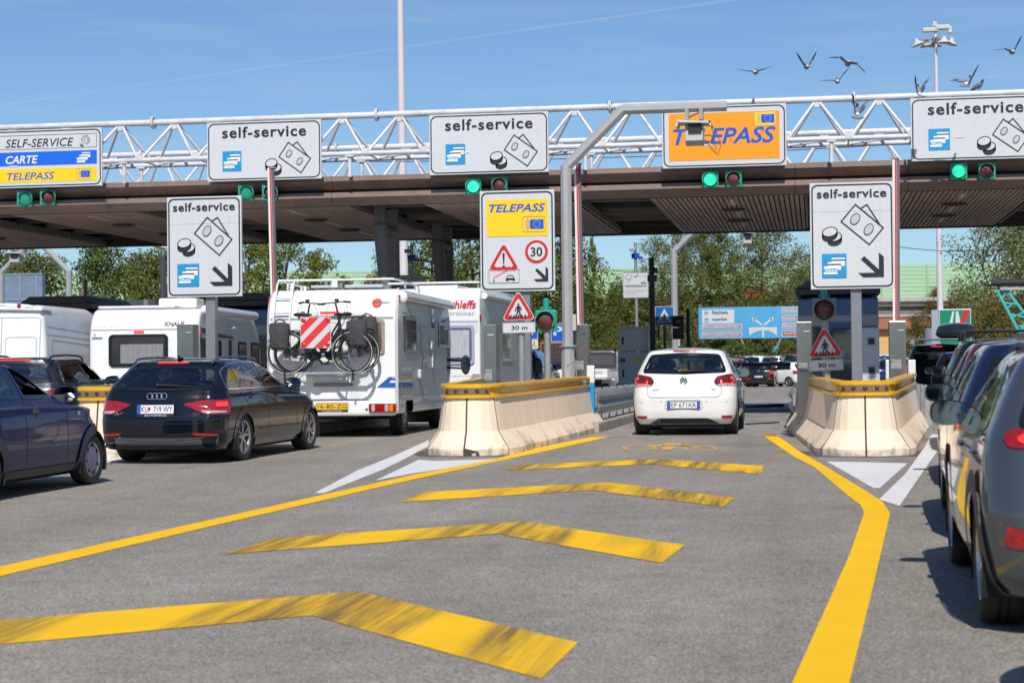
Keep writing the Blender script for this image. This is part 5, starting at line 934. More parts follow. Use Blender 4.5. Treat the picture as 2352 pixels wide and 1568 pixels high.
for (px, dep, s, col, lab) in ((1512, 128, 1.15, 'pink', 'pink flowering bush left of the black traffic light'), (1475, 129, .95, 'red', 'red flowering bush right of the grey electric cabinet'), (1680, 130, 1.0, 'pink', 'pink flowering bush left of the turquoise legs'), (1640, 131, .85, 'pink', 'pink flowering bush behind the white hatchback roof'), (1722, 131, .9, 'pink', 'pink flowering bush under the turquoise left leg'), (1772, 132, .75, 'red', 'small red flowering bush between the turquoise legs'), (1815, 130, 1.0, 'red', 'red flowering bush right of the turquoise legs'), (1395, 130, .9, 'pink', 'pink flowering bush above the flatbed truck'), (2132, 140, .7, 'pink', 'small pink bush beside the motorway sign')): oleander(px, dep, s, col, lab, px*.1)
q = MB(); p = dp(1800, 800, 133.5); q.box((p.x, p.y+2, 1.5), (13, .6, 1.9)); tag(q.build('retaining_wall', mat('dark_wall', (.035, .033, .03), .9, var=.3)), 'dark low wall behind the flowering bushes', 'wall')
# ------------------------------------------------------------------ vehicle bodies: horizontal rings lofted upwards
def pchip(x, y, xq):
    x = np.asarray(x, float); y = np.asarray(y, float); h = np.diff(x); d = np.diff(y)/h; m = np.zeros(len(x))
    for i in range(1, len(x)-1):
        if d[i-1]*d[i] > 0: w1, w2 = 2*h[i]+h[i-1], h[i]+2*h[i-1]; m[i] = (w1+w2)/(w1/d[i-1]+w2/d[i])
    m[0], m[-1] = d[0], d[-1]; i = np.clip(np.searchsorted(x, xq)-1, 0, len(h)-1); t = (xq-x[i])/h[i]
    return (2*t**3-3*t**2+1)*y[i]+(t**3-2*t**2+t)*h[i]*m[i]+(-2*t**3+3*t**2)*y[i+1]+(t**3-t**2)*h[i]*m[i+1]
def inpoly(P, x, y):
    r = np.zeros(len(x), bool); n = len(P)
    for i in range(n):
        (x1, y1), (x2, y2) = P[i], P[(i+1) % n]
        if y1 != y2: c = (y1 > y) != (y2 > y); r ^= c & (x < (x2-x1)*(y-y1)/(y2-y1)+x1)
    return r
def area(P): return sum(P[i][0]*P[(i+1) % len(P)][1]-P[(i+1) % len(P)][0]*P[i][1] for i in range(len(P)))/2
def inset(P, d):
    n = len(P); s = 1 if area(P) > 0 else -1; out = []
    for i in range(n):
        a, p, b = Vector(P[i-1]), Vector(P[i]), Vector(P[(i+1) % n]); e1, e2 = (p-a), (b-p)
        if e1.length < 1e-9 or e2.length < 1e-9: out.append(tuple(p)); continue
        e1.normalize(); e2.normalize(); n1, n2 = Vector((-e1.y, e1.x))*s, Vector((-e2.y, e2.x))*s; b_ = (n1+n2); b_ = b_.normalized() if b_.length > 1e-6 else n1; out.append(tuple(p+b_*d/max(.5, b_.dot(n1))))
    return out
def rnd_poly(P, r, n=4):
    out = []; k = len(P)
    for i in range(k):
        a, p, b = Vector(P[i-1]), Vector(P[i]), Vector(P[(i+1) % k]); ra = min(r, (a-p).length*.45); rb = min(r, (b-p).length*.45); A = p+(a-p).normalized()*ra; B = p+(b-p).normalized()*rb
        for j in range(n+1): t = j/n; out.append(tuple(A*(1-t)**2+p*2*t*(1-t)+B*t*t))
    return out
def dens(P, h=.07, closed=True):
    out = []; n = len(P)
    for i in range(n if closed else n-1):
        a, b = Vector(P[i]), Vector(P[(i+1) % n]); k = max(1, int((b-a).length/h+.5)); out += [tuple(a.lerp(b, j/k)) for j in range(k)]
    if not closed: out.append(tuple(P[-1]))
    return out
def mirror(P): return [(-u, v) for u, v in P][::-1]
class Body:
    NB, NC = 8, 8
    def __init__(s, keys, crown=.06, nS=64, nz=44, bar=.03, cq=(.04, .10, .18, .3, .46, .66, .9)):
        s.K = np.array(keys, float); s.bar = bar; s.nS = nS; z = s.K[:, 0]; s.z0, s.z1, s.crown = z[0], z[-1], crown; s.yc = (s.K[-1, 1]+s.K[-1, 2])/2
        s.zs = sorted(set(np.round(np.concatenate([np.linspace(z[0], z[-1], nz), z]), 4))); s.cq = cq; s.holes = []; s._c = {}
    def par(s, z): return [float(pchip(s.K[:, 0], s.K[:, i], np.array([z]))[0]) for i in range(1, 8)]
    def half(s, z, q=0):
        k = (round(z, 5), q)
        if k in s._c: return s._c[k]
        yr, yf, w, rr, rf, br, bf = s.par(min(max(z, s.z0), s.z1))
        if q: w *= 1-q; yr += (s.yc-yr)*q; yf += (s.yc-yf)*q; br *= 1-q; bf *= 1-q; rr *= 1-q*.5; rf *= 1-q*.5
        rr = min(rr, w*.92); rf = min(rf, w*.92); L = []
        for i in range(s.NB): t = i/s.NB; x = (w-rr)*t; L.append((x, yr+br*t*t))
        lr = rr*1.05; lf = rf*1.25; ys, ye = yr+br+lr, yf-bf-lf
        if ye < ys+.05: m = (ys+ye)/2; lr = max(.02, lr-(ys-m)-.03); ys = yr+br+lr; lf = max(.02, lf-(m-ye)-.03); ye = yf-bf-lf
        for i in range(s.NC): a = i/s.NC*math.pi/2; L.append((w-rr+rr*math.sin(a), ys-lr*math.cos(a)))
        for i in range(s.nS+1): L.append((w, ys+(ye-ys)*i/s.nS))
        for i in range(1, s.NC+1): a = i/s.NC*math.pi/2; L.append((w-rf+rf*math.cos(a), ye+lf*math.sin(a)))
        for i in range(1, s.NB+1): t = 1-i/s.NB; L.append(((w-rf)*t, yf-bf*t*t))
        P = np.array(L); ym, hl = (yr+yf)/2, (yf-yr)/2; P[:, 0] *= 1-s.bar*((P[:, 1]-ym)/hl)**2; d = np.concatenate([[0], np.cumsum(np.hypot(*np.diff(P, axis=0).T))]); s._c[k] = (P, d); return s._c[k]
    def raw(s, kind, u, z):
        P, d = s.half(z)
        if kind == 'R': a = min(abs(u), d[-1]); x = np.interp(a, d, P[:, 0])*(1 if u >= 0 else -1); return Vector((x, np.interp(a, d, P[:, 1]), z))
        if kind == 'F': a = d[-1]-min(abs(u), d[-1]); x = np.interp(a, d, P[:, 0])*(1 if u >= 0 else -1); return Vector((x, np.interp(a, d, P[:, 1]), z))
        x = np.interp(u, P[:, 1], P[:, 0]); return Vector((x if kind == 'S+' else -x, u, z))
    def pos(s, kind, u, z, off=0):
        p = s.raw(kind, u, z)
        if not off: return p
        e = .012; z1 = min(z+e, s.z1); n = (s.raw(kind, u+e, z)-s.raw(kind, u-e, z)).cross(s.raw(kind, u, z1)-s.raw(kind, u, z1-2*e))
        if n.length < 1e-12: n = Vector((p.x, p.y-s.yc, .0))
        n.normalize()
        if n.dot(p-Vector((0, min(max(p.y, s.K[0, 1]+.8), s.K[0, 2]-.8), min(z-.2, .6)))) < 0: n = -n
        return p+n*off
    def patch(s, q, kind, P, off=.004, rings=3, h=.07):
        P = dens(P, h); n = len(P); c = (sum(p[0] for p in P)/n, sum(p[1] for p in P)/n); vs = []; fs = []; ref = s.pos(kind, c[0], c[1], .05)-s.pos(kind, c[0], c[1])
        for r in range(rings):
            k = 1-r/rings
            for p in P: vs.append(s.pos(kind, c[0]+(p[0]-c[0])*k, c[1]+(p[1]-c[1])*k, off))
        vs.append(s.pos(kind, c[0], c[1], off)); o = len(vs)-1
        for r in range(rings-1):
            for i in range(n): j = (i+1) % n; fs.append((r*n+i, r*n+j, (r+1)*n+j, (r+1)*n+i))
        fs += [((rings-1)*n+i, (rings-1)*n+(i+1) % n, o) for i in range(n)]
        a, b, c_ = [Vector(vs[i]) for i in fs[-1]]
        if (b-a).cross(c_-a).dot(ref) < 0: fs = [f[::-1] for f in fs]
        q.add(vs, fs); return q
    def frame(s, q, kind, P, w, off=.006, h=.07):
        A = dens(P, h); B = inset(A, w); n = len(A); vs = [s.pos(kind, *p, off) for p in A]+[s.pos(kind, *p, off) for p in B]; fs = [(i, (i+1) % n, n+(i+1) % n, n+i) for i in range(n)]; a, b, c = vs[0], vs[1], vs[n+1]; ref = s.pos(kind, *A[0], .05)-s.pos(kind, *A[0])
        if (b-a).cross(c-a).dot(ref) < 0: fs = [f[::-1] for f in fs]
        q.add(vs, fs); return q
    def strip(s, q, kind, pts, w, off=.005, closed=False, h=.07):
        pts = dens(pts, h, closed); n = len(pts); A = []; B = []
        for i in range(n):
            a = Vector(pts[i-1] if (i or closed) else pts[0]); b = Vector(pts[(i+1) % n] if (i < n-1 or closed) else pts[-1]); d = (b-a).normalized(); nn = Vector((-d.y, d.x))*w/2; p = Vector(pts[i]); A.append(tuple(p+nn)); B.append(tuple(p-nn))
        vs = [s.pos(kind, *p, off) for p in A]+[s.pos(kind, *p, off) for p in B]; m = n if closed else n-1; fs = [(i, (i+1) % n, n+(i+1) % n, n+i) for i in range(m)]; ref = s.pos(kind, *A[0], .05)-s.pos(kind, *A[0]); a, b, c = [vs[k] for k in fs[0][:3]]
        if (b-a).cross(c-a).dot(ref) < 0: fs = [f[::-1] for f in fs]
        q.add(vs, fs); return q
    def hole(s, kind, P, d=.0): s.holes.append((kind, inset(P, d) if d else P))
    def shell(s, q):
        lv = [(z, 0) for z in s.zs]+[(s.z1+s.crown*(1-(1-k)**2.4), k) for k in s.cq]; H = [s.half(*((z, 0) if k == 0 else (s.z1, k))) for z, k in lv]; n = len(H[0][0]); m = 2*n-2; vs = []
        for (z, k), (P, d) in zip(lv, H): vs += [(p[0], p[1], z) for p in P]+[(-P[i][0], P[i][1], z) for i in range(n-2, 0, -1)]
        fs = []; cy = []; cz = []; cs = []; cl = []; cf = []
        for j in range(len(lv)-1):
            for i in range(m):
                i2 = (i+1) % m; fs.append((j*m+i, j*m+i2, (j+1)*m+i2, (j+1)*m+i)); h = min(i if i < n-1 else m-1-i, n-2); P, d = H[j]; P2, d2 = H[j+1]; sg = 1 if i < n-1 else -1
                cy.append((P[h][1]+P[h+1][1]+P2[h][1]+P2[h+1][1])/4); cz.append((lv[j][0]+lv[j+1][0])/2); cs.append(sg*(d[h]+d[h+1]+d2[h]+d2[h+1])/4); cf.append(sg*(d[-1]-(d[h]+d[h+1])/2)); cl.append(0 if h < s.NB+s.NC//2 else (2 if h > s.NB+s.NC+s.nS+s.NC//2 else 1)); 
        cy, cz, cs, cf, cl = map(np.array, (cy, cz, cs, cf, cl)); kill = np.zeros(len(fs), bool)
        for kind, P in s.holes:
            if kind == 'S': kill |= (cl == 1) & inpoly(P, cy, cz)
            elif kind == 'R': kill |= (cl < 2) & (np.abs(cs) < 1.1) & inpoly(P, cs, cz)
            else: kill |= (cl > 0) & (np.abs(cf) < 1.1) & inpoly(P, cf, cz)
        fs = [f for f, k in zip(fs, kill) if not k]; t = len(lv)-1; fs.append(tuple(range(t*m, t*m+m))); fs.append(tuple(range(m-1, -1, -1))); q.add(vs, fs); return q

# ------------------------------------------------------------------ wheels, mirrors, plates
_wh = {}
def wheel_meshes(R, w, rim, style):
    k = (R, w, rim, style)
    if k in _wh: return _wh[k]
    q = MB(); q.lathe([(rim-.01, -w/2+.02), (rim+.01, -w/2), (R*.93, -w/2-.004), (R-.008, -w/2+.014), (R, -w/2+.04), (R, -.03), (R-.012, -.028), (R-.012, -.018), (R, -.016), (R, .016), (R-.012, .018), (R-.012, .028), (R, .03), (R, w/2-.04), (R-.008, w/2-.014), (R*.93, w/2+.004), (rim+.01, w/2), (rim-.01, w/2-.02)], n=48); ty = q.mesh('tyre', RUBBER, 30)
    q = MB(); q.mi = 0; q.lathe([(rim+.004, w/2-.012), (rim-.008, w/2-.004), (rim-.02, w/2-.02), (rim-.035, -w/2+.03)], n=40); q.mi = 1; q.lathe([(0, w/2-.10), (rim-.02, w/2-.10)], n=32); q.mi = 0; x = w/2-.018
    if style == 'cap':
        q.mi = 2; q.lathe([(0, x+.012), (.05, x+.012), (.055, x+.006), (rim*.55, x+.008), (rim-.01, x-.006)], n=40); q.mi = 1
        for i in range(7): a = 2*math.pi*i/7; q.M = Matrix.Rotation(a, 4, 'X'); q.box((x+.004, 0, rim*.80), (.012, rim*.16, rim*.16)); q.M = None
    else:
        ns = {'twin5': 5, 'five': 5, 'ten': 10, 'seven': 7}[style]
        for i in range(ns):
            a0 = 2*math.pi*i/ns
            for da in ((-.17, .17) if style == 'twin5' else (0,)):
                w0, w1 = (.022, .028) if style in ('twin5', 'ten') else (.04, .055); r0, r1 = .045, rim-.012; a, b = a0+da*.5, a0+da*1.25; vs = []
                for (r, ww, ang, dx) in ((r0, w0, a, -.012), (r1, w1, b, .004)):
                    for s_ in (-1, 1): t = ang+s_*ww/2/r; vs += [(x+dx, r*math.sin(t), r*math.cos(t)), (x+dx-.045, r*math.sin(t), r*math.cos(t))]
                q.add(vs, [(0, 2, 6, 4), (0, 4, 5, 1), (2, 3, 7, 6), (1, 5, 7, 3)])
        q.lathe([(0, x+.0), (.035, x-.0), (.062, x-.02), (.065, x-.06)], n=20); q.mi = 3; q.lathe([(.09, w/2-.085), (rim*.72, w/2-.085)], n=32)
    rm = q.mesh('wheel', [ALLOY if style != 'dark' else BLACK, DARK, mat('hubcap_violet', (.20, .19, .33), .35, .7, coat=.3), mat('brake_disc', (.2, .19, .18), .4, .8)], 30); _wh[k] = (rm, ty); return _wh[k]
def wheels(root, ys, hw, R, w=.22, rim=.21, style='five', steer=0):
    rm, ty = wheel_meshes(R, w, rim, style)
    for y in ys:
        for sx in (1, -1):
            o = bpy.data.objects.new('wheel', rm); C.objects.link(o); o.parent = root; o.location = (sx*(hw-w/2), y, R); o.rotation_euler = (rnd.uniform(0, 6), 0, (0 if sx > 0 else math.pi)); o.rotation_mode = 'ZYX' if False else 'XYZ'
            t = bpy.data.objects.new('tyre', ty); C.objects.link(t); t.parent = o
def plate(root, p, rot, s, bg, w=.52, h=.112, eu=True, right=False, small=None):
    M_ = Matrix.Translation(p) @ rot; q = MB(); q.M = None; q.prism(rrect(w, h, .012), 0, .01); q.mi = 1
    if eu: q.prism(rrect(.045, h-.008, .008, -w/2+.026), -.002, 0)
    if right: q.prism(rrect(.045, h-.008, .008, w/2-.026), -.002, 0)
    q.mi = 2; q.ring(rrect(w+.014, h+.014, .014), rrect(w-.004, h-.004, .010), -.003, .004)
    if small: q.prism(rrect(w, .035, .004, 0, -h/2-.022), 0, .008)
    o = q.build('number_plate', [bg, SIGNB, mat('plate_rim', (.02, .02, .022), .5)], root); o.matrix_local = M_
    x0, x1 = -w/2+(.06 if eu else .03), w/2-(.06 if right else .02); text(s, 'plate_lettering', SIGNDK, o, x0, x1, -h*.31, h*.31, y=-.004, bold=.0)
    if small: text(small, 'dealer_lettering', PLATEW, o, -w*.3, w*.3, -h/2-.034, -h/2-.012, y=-.004)
    return o
def door_mirror(root, sx, p, pm, s=1.0, shell=None):
    q = MB(); q.M = Matrix.Translation(p) @ Matrix.Diagonal((sx, 1, 1, 1)); q.bar((-.10*s, .02, -.04), (.06*s, 0, -.02), .05, .035); q.build('mirror_arm', BLACK, root)
    q = MB(); q.M = Matrix.Translation(p) @ Matrix.Diagonal((sx, 1, 1, 1)); n = 20; prof = [(.0, 1.0), (.05, 1.0), (.10, .86), (.135, .6), (.15, .25)]; vs = []; fs = []
    for y, k in prof:
        for i in range(n): a = 2*math.pi*i/n; cx_ = abs(math.cos(a))**.75*(1 if math.cos(a) > 0 else -1); cz_ = abs(math.sin(a))**.75*(1 if math.sin(a) > 0 else -1); vs.append((.10*s+.125*s*k*cx_, y*s, (.078+.012*cx_)*s*k*cz_))
    for j in range(len(prof)-1):
        for i in range(n): fs.append((j*n+i, (j+1)*n+i, (j+1)*n+(i+1) % n, j*n+(i+1) % n))
    fs.append(tuple(range((len(prof)-1)*n, len(prof)*n))); q.add(vs, fs); o = q.build('mirror', pm if shell is None else shell, root, smooth=True)
    q = MB(); q.M = Matrix.Translation(p) @ Matrix.Diagonal((sx, 1, 1, 1)); vs = []
    for k, y in ((1.0, -.001), (.9, .004)):
        for i in range(n): a = 2*math.pi*i/n; cx_ = abs(math.cos(a))**.75*(1 if math.cos(a) > 0 else -1); cz_ = abs(math.sin(a))**.75*(1 if math.sin(a) > 0 else -1); vs.append((.10*s+.125*s*k*cx_, y*s, (.078+.012*cx_)*s*k*cz_))
    q.add(vs, [(i, (i+1) % n, n+(i+1) % n, n+i) for i in range(n)]); q.mi = 1; q.add(vs[n:], [tuple(range(n))]); q.build('mirror_glass', [BLACK, MIRR], o)
SEATM = mat('seat_fabric', (.05, .052, .055), .9, var=.2)
def interior(root, hw, y0, y1, zb, zr, rear=True, seat=SEATM, front_y=None):
    q = MB(); q.box((0, (y0+y1)/2, zb-.32), (2*hw-.12, y1-y0, .06)); q.box((0, y1-.18, zb-.10), (2*hw-.16, .36, .30)); q.box((0, y0+.12, zb-.14), (2*hw-.2, .3, .1))
    for s in (-1, 1):
        fy = front_y if front_y is not None else y1-.95; q.box((s*.36, fy-.22, zb-.16), (.44, .13, .50), rot=Matrix.Rotation(R_(-12), 3, 'X')); q.box((s*.36, fy+.05, zb-.30), (.48, .5, .14)); q.ball((s*.36, fy-.29, zb+.20), (.12, .055, .09), 12, 8)
        if rear: q.ball((s*.38, fy-1.08, zb+.07), (.11, .05, .07), 12, 8)
    if rear: q.box((0, fy-1.0, zb-.24), (2*hw-.34, .14, .46), rot=Matrix.Rotation(R_(-14), 3, 'X'))
    q.build('interior', seat, root, bev=.03); q = MB(); q.lathe([(.19, -.012), (.20, 0), (.19, .012), (.178, 0)], axis='Y', n=24, closed=True); q.M = None; o = q.build('steering_wheel', BLACK, root, smooth=True); o.location = (-.36, fy+.52, zb-.02); o.rotation_euler = (R_(-22), 0, 0); q = MB(); q.box((0, y1-.45, zr-.12), (.22, .03, .06)); q.build('rear_view_mirror', BLACK, root)

def car(name, label, cat, loc, heading, B, sp, pm, group=None, tilt=0.):
    """one car from a body shape B and a feature list sp"""
    e = empty(name, loc, -R_(heading), label, cat, group); e.rotation_euler[0] = tilt; hw = sp['hw']; R = sp['R']; wb = sp['wb']; RA = R+.055
    for y in (0, wb): B.hole('S', [(y+(RA+.0)*math.cos(a), R-.02+(RA+.0)*math.sin(a)) for a in np.linspace(0, 2*math.pi, 40)[:-1]])
    sw = [rnd_poly(p, sp.get('wr', .07)) for p in sp['side']]; rw = [rnd_poly(sp['rear']+mirror(sp['rear']), .07)] if sp.get('rear') else []; fw_ = [rnd_poly(sp['front']+mirror(sp['front']), .08)] if sp.get('front') else []; op = sp.get('open', []); fr = .045
    for p in sw: B.hole('S', inset(p, fr*.8))
    for p in rw: B.hole('R', inset(p, fr*.85))
    for p in fw_: B.hole('F', inset(p, fr*.85))
    q = MB(); B.shell(q)
    for y in (0, wb):
        for k in ('S+', 'S-'):
            a = [t for t in np.linspace(-.35, math.pi+.35, 44)]; pts = [(y+(RA+.005)*math.cos(t), R-.02+(RA+.005)*math.sin(t)) for t in a if R-.02+(RA+.005)*math.sin(t) > B.z0+.01]; B.strip(q, k, pts, .10, .007) if not sp.get('arch') else None
    body = q.build('body', pm, e, smooth=55)
    if sp.get('arch'):
        for y in (0, wb):
            for k in ('S+', 'S-'): q = MB(); pts = [(y+(RA+.02)*math.cos(t), R-.02+(RA+.02)*math.sin(t)) for t in np.linspace(-.35, math.pi+.35, 44)]; B.strip(q, k, [p for p in pts if p[1] > B.z0+.01], .12, .016); q.build('arch_trim', sp['arch'], e, smooth=True)
    q = MB()
    for y in (0, wb):
        for s in (-1, 1):
            n = 20; vs = []; 
            for i in range(n+1): a = -.35+(math.pi+.7)*i/n; yy, zz = y+(RA+.01)*math.cos(a), R-.02+(RA+.01)*math.sin(a); vs += [(s*(hw-.02-.04*0), yy, max(zz, .12)), (s*(hw-.34), yy, max(zz, .12))]
            q.add(vs, [(2*i, 2*i+2, 2*i+3, 2*i+1) for i in range(n)]+[tuple(range(1, 2*n+2, 2))])
    q.box((0, wb/2, B.z0-.005), (2*hw-.5, wb+.9, .10)); q.build('underbody', DARK, e)
    wheels(e, (0, wb), hw-sp.get('tuck', .03), R, sp.get('tw', .215), sp.get('rim', R*.68), sp.get('ws', 'five'))
    gm = sp.get('glass', GLASS); B.nopen = op
    for i, p in enumerate(sw):
        for k in ('S+', 'S-'):
            q = MB(); B.frame(q, k, p, fr, .005); o = q.build('side_window', sp.get('frame', FRIT), e, smooth=True)
            if not (i in op and k == 'S+'): q = MB(); B.patch(q, k, inset(p, fr-.01), .002); q.build('window_pane', gm if not (i in sp.get('dark', [])) else GLASSD, o, smooth=True)
    for nm, k, L_ in (('rear_window', 'R', rw), ('windshield', 'F', fw_)):
        for p in L_: q = MB(); B.frame(q, k, p, fr*1.15, .005); o = q.build(nm, FRIT, e, smooth=True); q = MB(); B.patch(q, k, inset(p, fr*1.15-.012), .002, rings=5); q.build('window_pane', sp.get('rglass', GLASS) if k == 'R' else GLASS, o, smooth=True)
    if sp.get('chrome'):
        for k in ('S+', 'S-'):
            q = MB(); B.strip(q, k, rnd_poly(sp['chrome'], .12), .016, .010, closed=True); q.build('window_trim', CHROME, e, smooth=True)
    for part in sp.get('parts', []):                                  # (name, material, kind, polygon, offset, mirrored)
        nm, m, k, P, off, mir = part
        for kk, PP in (((k, P),) if not mir else ((k, P), (k, mirror(P)))) if k in 'RF' else (('S+', P), ('S-', P)): q = MB(); B.patch(q, kk, rnd_poly(PP, .03), off, rings=3, h=.05); q.build(nm, m, e, smooth=True)
    q = MB()
    for k, pts, wd in sp.get('seams', []):
        for kk in (('S+', 'S-') if k == 'S' else (k,)): B.strip(q, kk, pts, wd, .003)
    if q.v: q.build('panel_gap', BLACK, e)
    for y, z in sp.get('handles', []):
        for s, k in ((1, 'S+'), (-1, 'S-')): p = B.pos(k, y, z, .010); q = MB(); q.ball(p, (.018, .09, .018), 12, 8); q.build('door_handle', sp.get('hm', pm), e, smooth=True)
    y, z = sp['mirror']
    for s, k in ((1, 'S+'), (-1, 'S-')): door_mirror(e, s, B.pos(k, y, z, .05), pm, sp.get('ms', 1.0), sp.get('mm'))
    if sp.get('int'): interior(e, hw, *sp['int'])
    if sp.get('rails'):
        y0, y1, x, z, m, r = sp['rails']
        for s in (-1, 1):
            q = MB(); q.tube([(s*x*.98, y0, z-.05), (s*x, y0+.12, z+.005), (s*x, y0+.3, z+.02), (s*x, (y0+y1)/2, z+.03), (s*x, y1-.35, z+.015), (s*x, y1-.12, z-.01), (s*x*.98, y1, z-.07)], r, 10); q.build('roof_rail', m, e, smooth=True)
    return e
def logo_ring(root, p, r, m, tube=.008, tilt=0): q = MB(); q.lathe([(r+tube*math.cos(a), tube*math.sin(a)) for a in np.linspace(0, 2*math.pi, 9)[:-1]], axis='Y', n=28, closed=True); o = q.build('emblem', m, root, smooth=True); o.location = p; o.rotation_euler[0] = tilt; return o
def wiper(root, a, b, rest): q = MB(); q.tube([a, b], [.022, .012], 8); q.tube([b, rest], .008, 6); q.ball(a, .03, 10, 6); q.build('rear_wiper', BLACK, root, smooth=True)
def on_ground(x, y): return (x, y, zg(y))
TILT = lambda y: math.atan(.01) if y < 31 else 0.
# ------------------------------------------------------------------ body shapes (z, rear y, front y, half width, corner radii rear/front, end bows rear/front); y = 0 at the rear axle
def K_hatch(ro=.70, L=4.2, W=.893, H=1.42, up=0, slope=1.0):
    yf = L-ro; k = [(.19, -ro+.16, yf-.16, W-.09, .2, .35, .05, .14), (.30, -ro+.03, yf-.03, W-.03, .26, .45, .08, .17), (.45, -ro, yf, W-.006, .28, .5, .09, .19), (.60, -ro+.0, yf-.02, W, .28, .52, .09, .2), (.70, -ro+.03, yf-.08, W-.002, .27, .5, .09, .2), (.78, -ro+.05, yf-.20, W-.008, .27, .45, .09, .2),
        (.86, -ro+.07, yf-.50, W-.018, .27, .4, .09, .2), (.92, -ro+.09, yf-.95, W-.03, .26, .36, .09, .16), (.97, -ro+.115, yf-1.30, W-.045, .25, .34, .09, .14), (1.04, -ro+.16, yf-1.50, W-.075, .24, .32, .08, .13), (1.18, -ro+.16+.13*slope, yf-1.80, W-.135, .22, .3, .07, .12), (1.30, -ro+.16+.25*slope, yf-2.08, W-.195, .2, .28, .07, .11), (1.37, -ro+.14+.31*slope, yf-2.30, W-.24, .2, .28, .07, .1), (1.405, -ro+.13+.34*slope, yf-2.48, W-.275, .2, .28, .07, .1)]
    s = (H-.06)/1.405
    return [(a*s if a > .5 else a*(1+(s-1)*(a-.19)/.31), *r) for a, *r in k]
def K_wagon(ro=1.0, L=4.72, W=.92, H=1.43, slope=1.0): return K_hatch(ro, L, W, H, 0, slope)
def K_suv(ro=.85, L=4.45, W=.915, H=1.66, slope=.55):
    k = K_hatch(ro, L, W, 1.43, 0, slope); s = (H-.06)/k[-1][0]; return [((.28+(a-.19)*(s*1.37-.28)/(1.37-.19) if False else a*s), *r) for a, *r in k]
def sides(ro, L, H, split=(.18, .95), rear_y=-.12, W=0):
    s = (H-.06)/1.405; yf = L-ro; z = lambda v: v*s; b, t = z(.985), z(1.335); fx = yf-1.62; ft = yf-2.32
    return b, t, z, fx, ft
RED2 = [('tail_light', REDLENS)]
# ---- white hatchback in the toll lane
PWH = paint('lacquer_white', (.74, .74, .73), 0, .3, 1, .03)
B = Body(K_hatch(.72, 4.2, .893, 1.485, slope=.95), crown=.06, nS=72, nz=52)
gl = gp(1458.6, 998); gr = gp(1696.5, 997); c = (gl+gr)/2
sp = dict(hw=.893, R=.316, wb=2.578, ws='ten', side=[[(-.12, 1.06), (.06, 1.30), (.26, 1.385), (.74, 1.40), (.74, 1.03)], [(.86, 1.03), (.86, 1.40), (1.16, 1.385), (1.50, 1.24), (1.80, 1.03)]],
    rear=[(0, 1.025), (.735, 1.05), (.655, 1.24), (.60, 1.365), (0, 1.395)], front=[(0, 1.06), (.66, 1.06), (.50, 1.34), (0, 1.36)], mirror=(1.80, 1.0), handles=[(.22, .93), (1.32, .92)], int=(-.4, 2.3, 1.0, 1.42), glass=GLASS,
    parts=[('tail_light', mat('tail_smoked', (.16, .005, .008), .12, coat=1), 'R', [(.50, .90), (.555, .985), (.72, 1.02), (.87, 1.03), (.98, .93), (.99, .83), (.56, .83)], .008, True), ('reflector', REDLENS, 'R', [(.62, .335), (.86, .335), (.83, .285), (.64, .285)], .006, True), ('high_brake_light', REDLENS, 'R', [(-.21, 1.432), (.21, 1.432), (.19, 1.408), (-.19, 1.408)], .008, False), ('lower_bumper', mat('bumper_grey', (.028, .029, .031), .6), 'R', [(-.60, .20), (-.40, .295), (.40, .295), (.60, .20)], .006, False)],
    seams=[('R', [(-.63, .83), (-.63, .69), (-.57, .64), (.57, .64), (.63, .69), (.63, .83)], .008), ('S', [(.80, 1.02), (.80, .34)], .008), ('S', [(1.88, 1.0), (1.9, .34)], .008), ('S', [(-.1, .97), (.3, .62), (.36, .34)], .008)])
g = car('white_hatchback', 'white hatchback stopped in the toll lane between the concrete barriers', 'car', (c.x, c.y+.10, 0), 0, B, sp, PWH); yb = -.72
for s in (-1, 1):
    q = MB(); pts = [(s*u, v) for u, v in ((.63, .925), (.63, .87), (.68, .862), (.8, .862), (.86, .88), (.885, .92), (.90, .97))]; B.strip(q, 'R', pts, .026, .013); B.strip(q, 'R', [(s*u, v) for u, v in ((.80, .96), (.86, .96))], .045, .013); q.build('light_bar', mat('led_red', (.8, .05, .04), .3, emit=.6, ecol=(1, .10, .05)), g)
    q = MB(); q.prism([(0, 0), (0, 0), (0, 0)], 0, 0) if False else B.strip(q, 'R', [(s*.735, .83), (s*.735, 1.02)], .012, .010); q.build('light_divider', DARK, g)
    q = MB(); B.strip(q, 'R', [(s*.57, .842), (s*.97, .842)], .028, .011); q.build('reverse_lens', CLEARL, g)
logo_ring(g, B.pos('R', 0, .915, .014), .058, CHROME, .009); q = MB(); q.lathe([(0, 0), (.056, 0)], axis='Y', n=24); o = q.build('emblem_disc', mat('emblem_dark', (.05, .08, .14), .2, .5), g); o.location = B.pos('R', 0, .915, .012)
q = MB(); q.line([(-.03, .046), (0, -.0), (.03, .046)], .013, -.004, 0); q.line([(-.048, .022), (-.02, -.045), (0, .0), (.02, -.045), (.048, .022)], .013, -.004, 0); o = q.build('emblem_letters', CHROME, g); o.location = B.pos('R', 0, .915, .018)
text('GOLF', 'badge', CHROME, g, -.53, -.36, .755, .785, y=B.pos('R', -.45, .77, .006).y, bold=.02); text('TDI', 'badge', CHROME, g, .43, .53, .76, .79, y=B.pos('R', .48, .77, .006).y, bold=.02)
plate(g, B.pos('R', 0, .515, .012), Matrix.Identity(4), 'EP 671KR', PLATEW, .54, .112, True, True, None)
q = MB(); B.frame(q, 'R', rnd_poly([(-.33, .44), (-.30, .60), (.30, .60), (.33, .44)], .04), .014, .004); q.build('plate_recess', mat('recess_grey', (.42, .42, .42), .4), g)
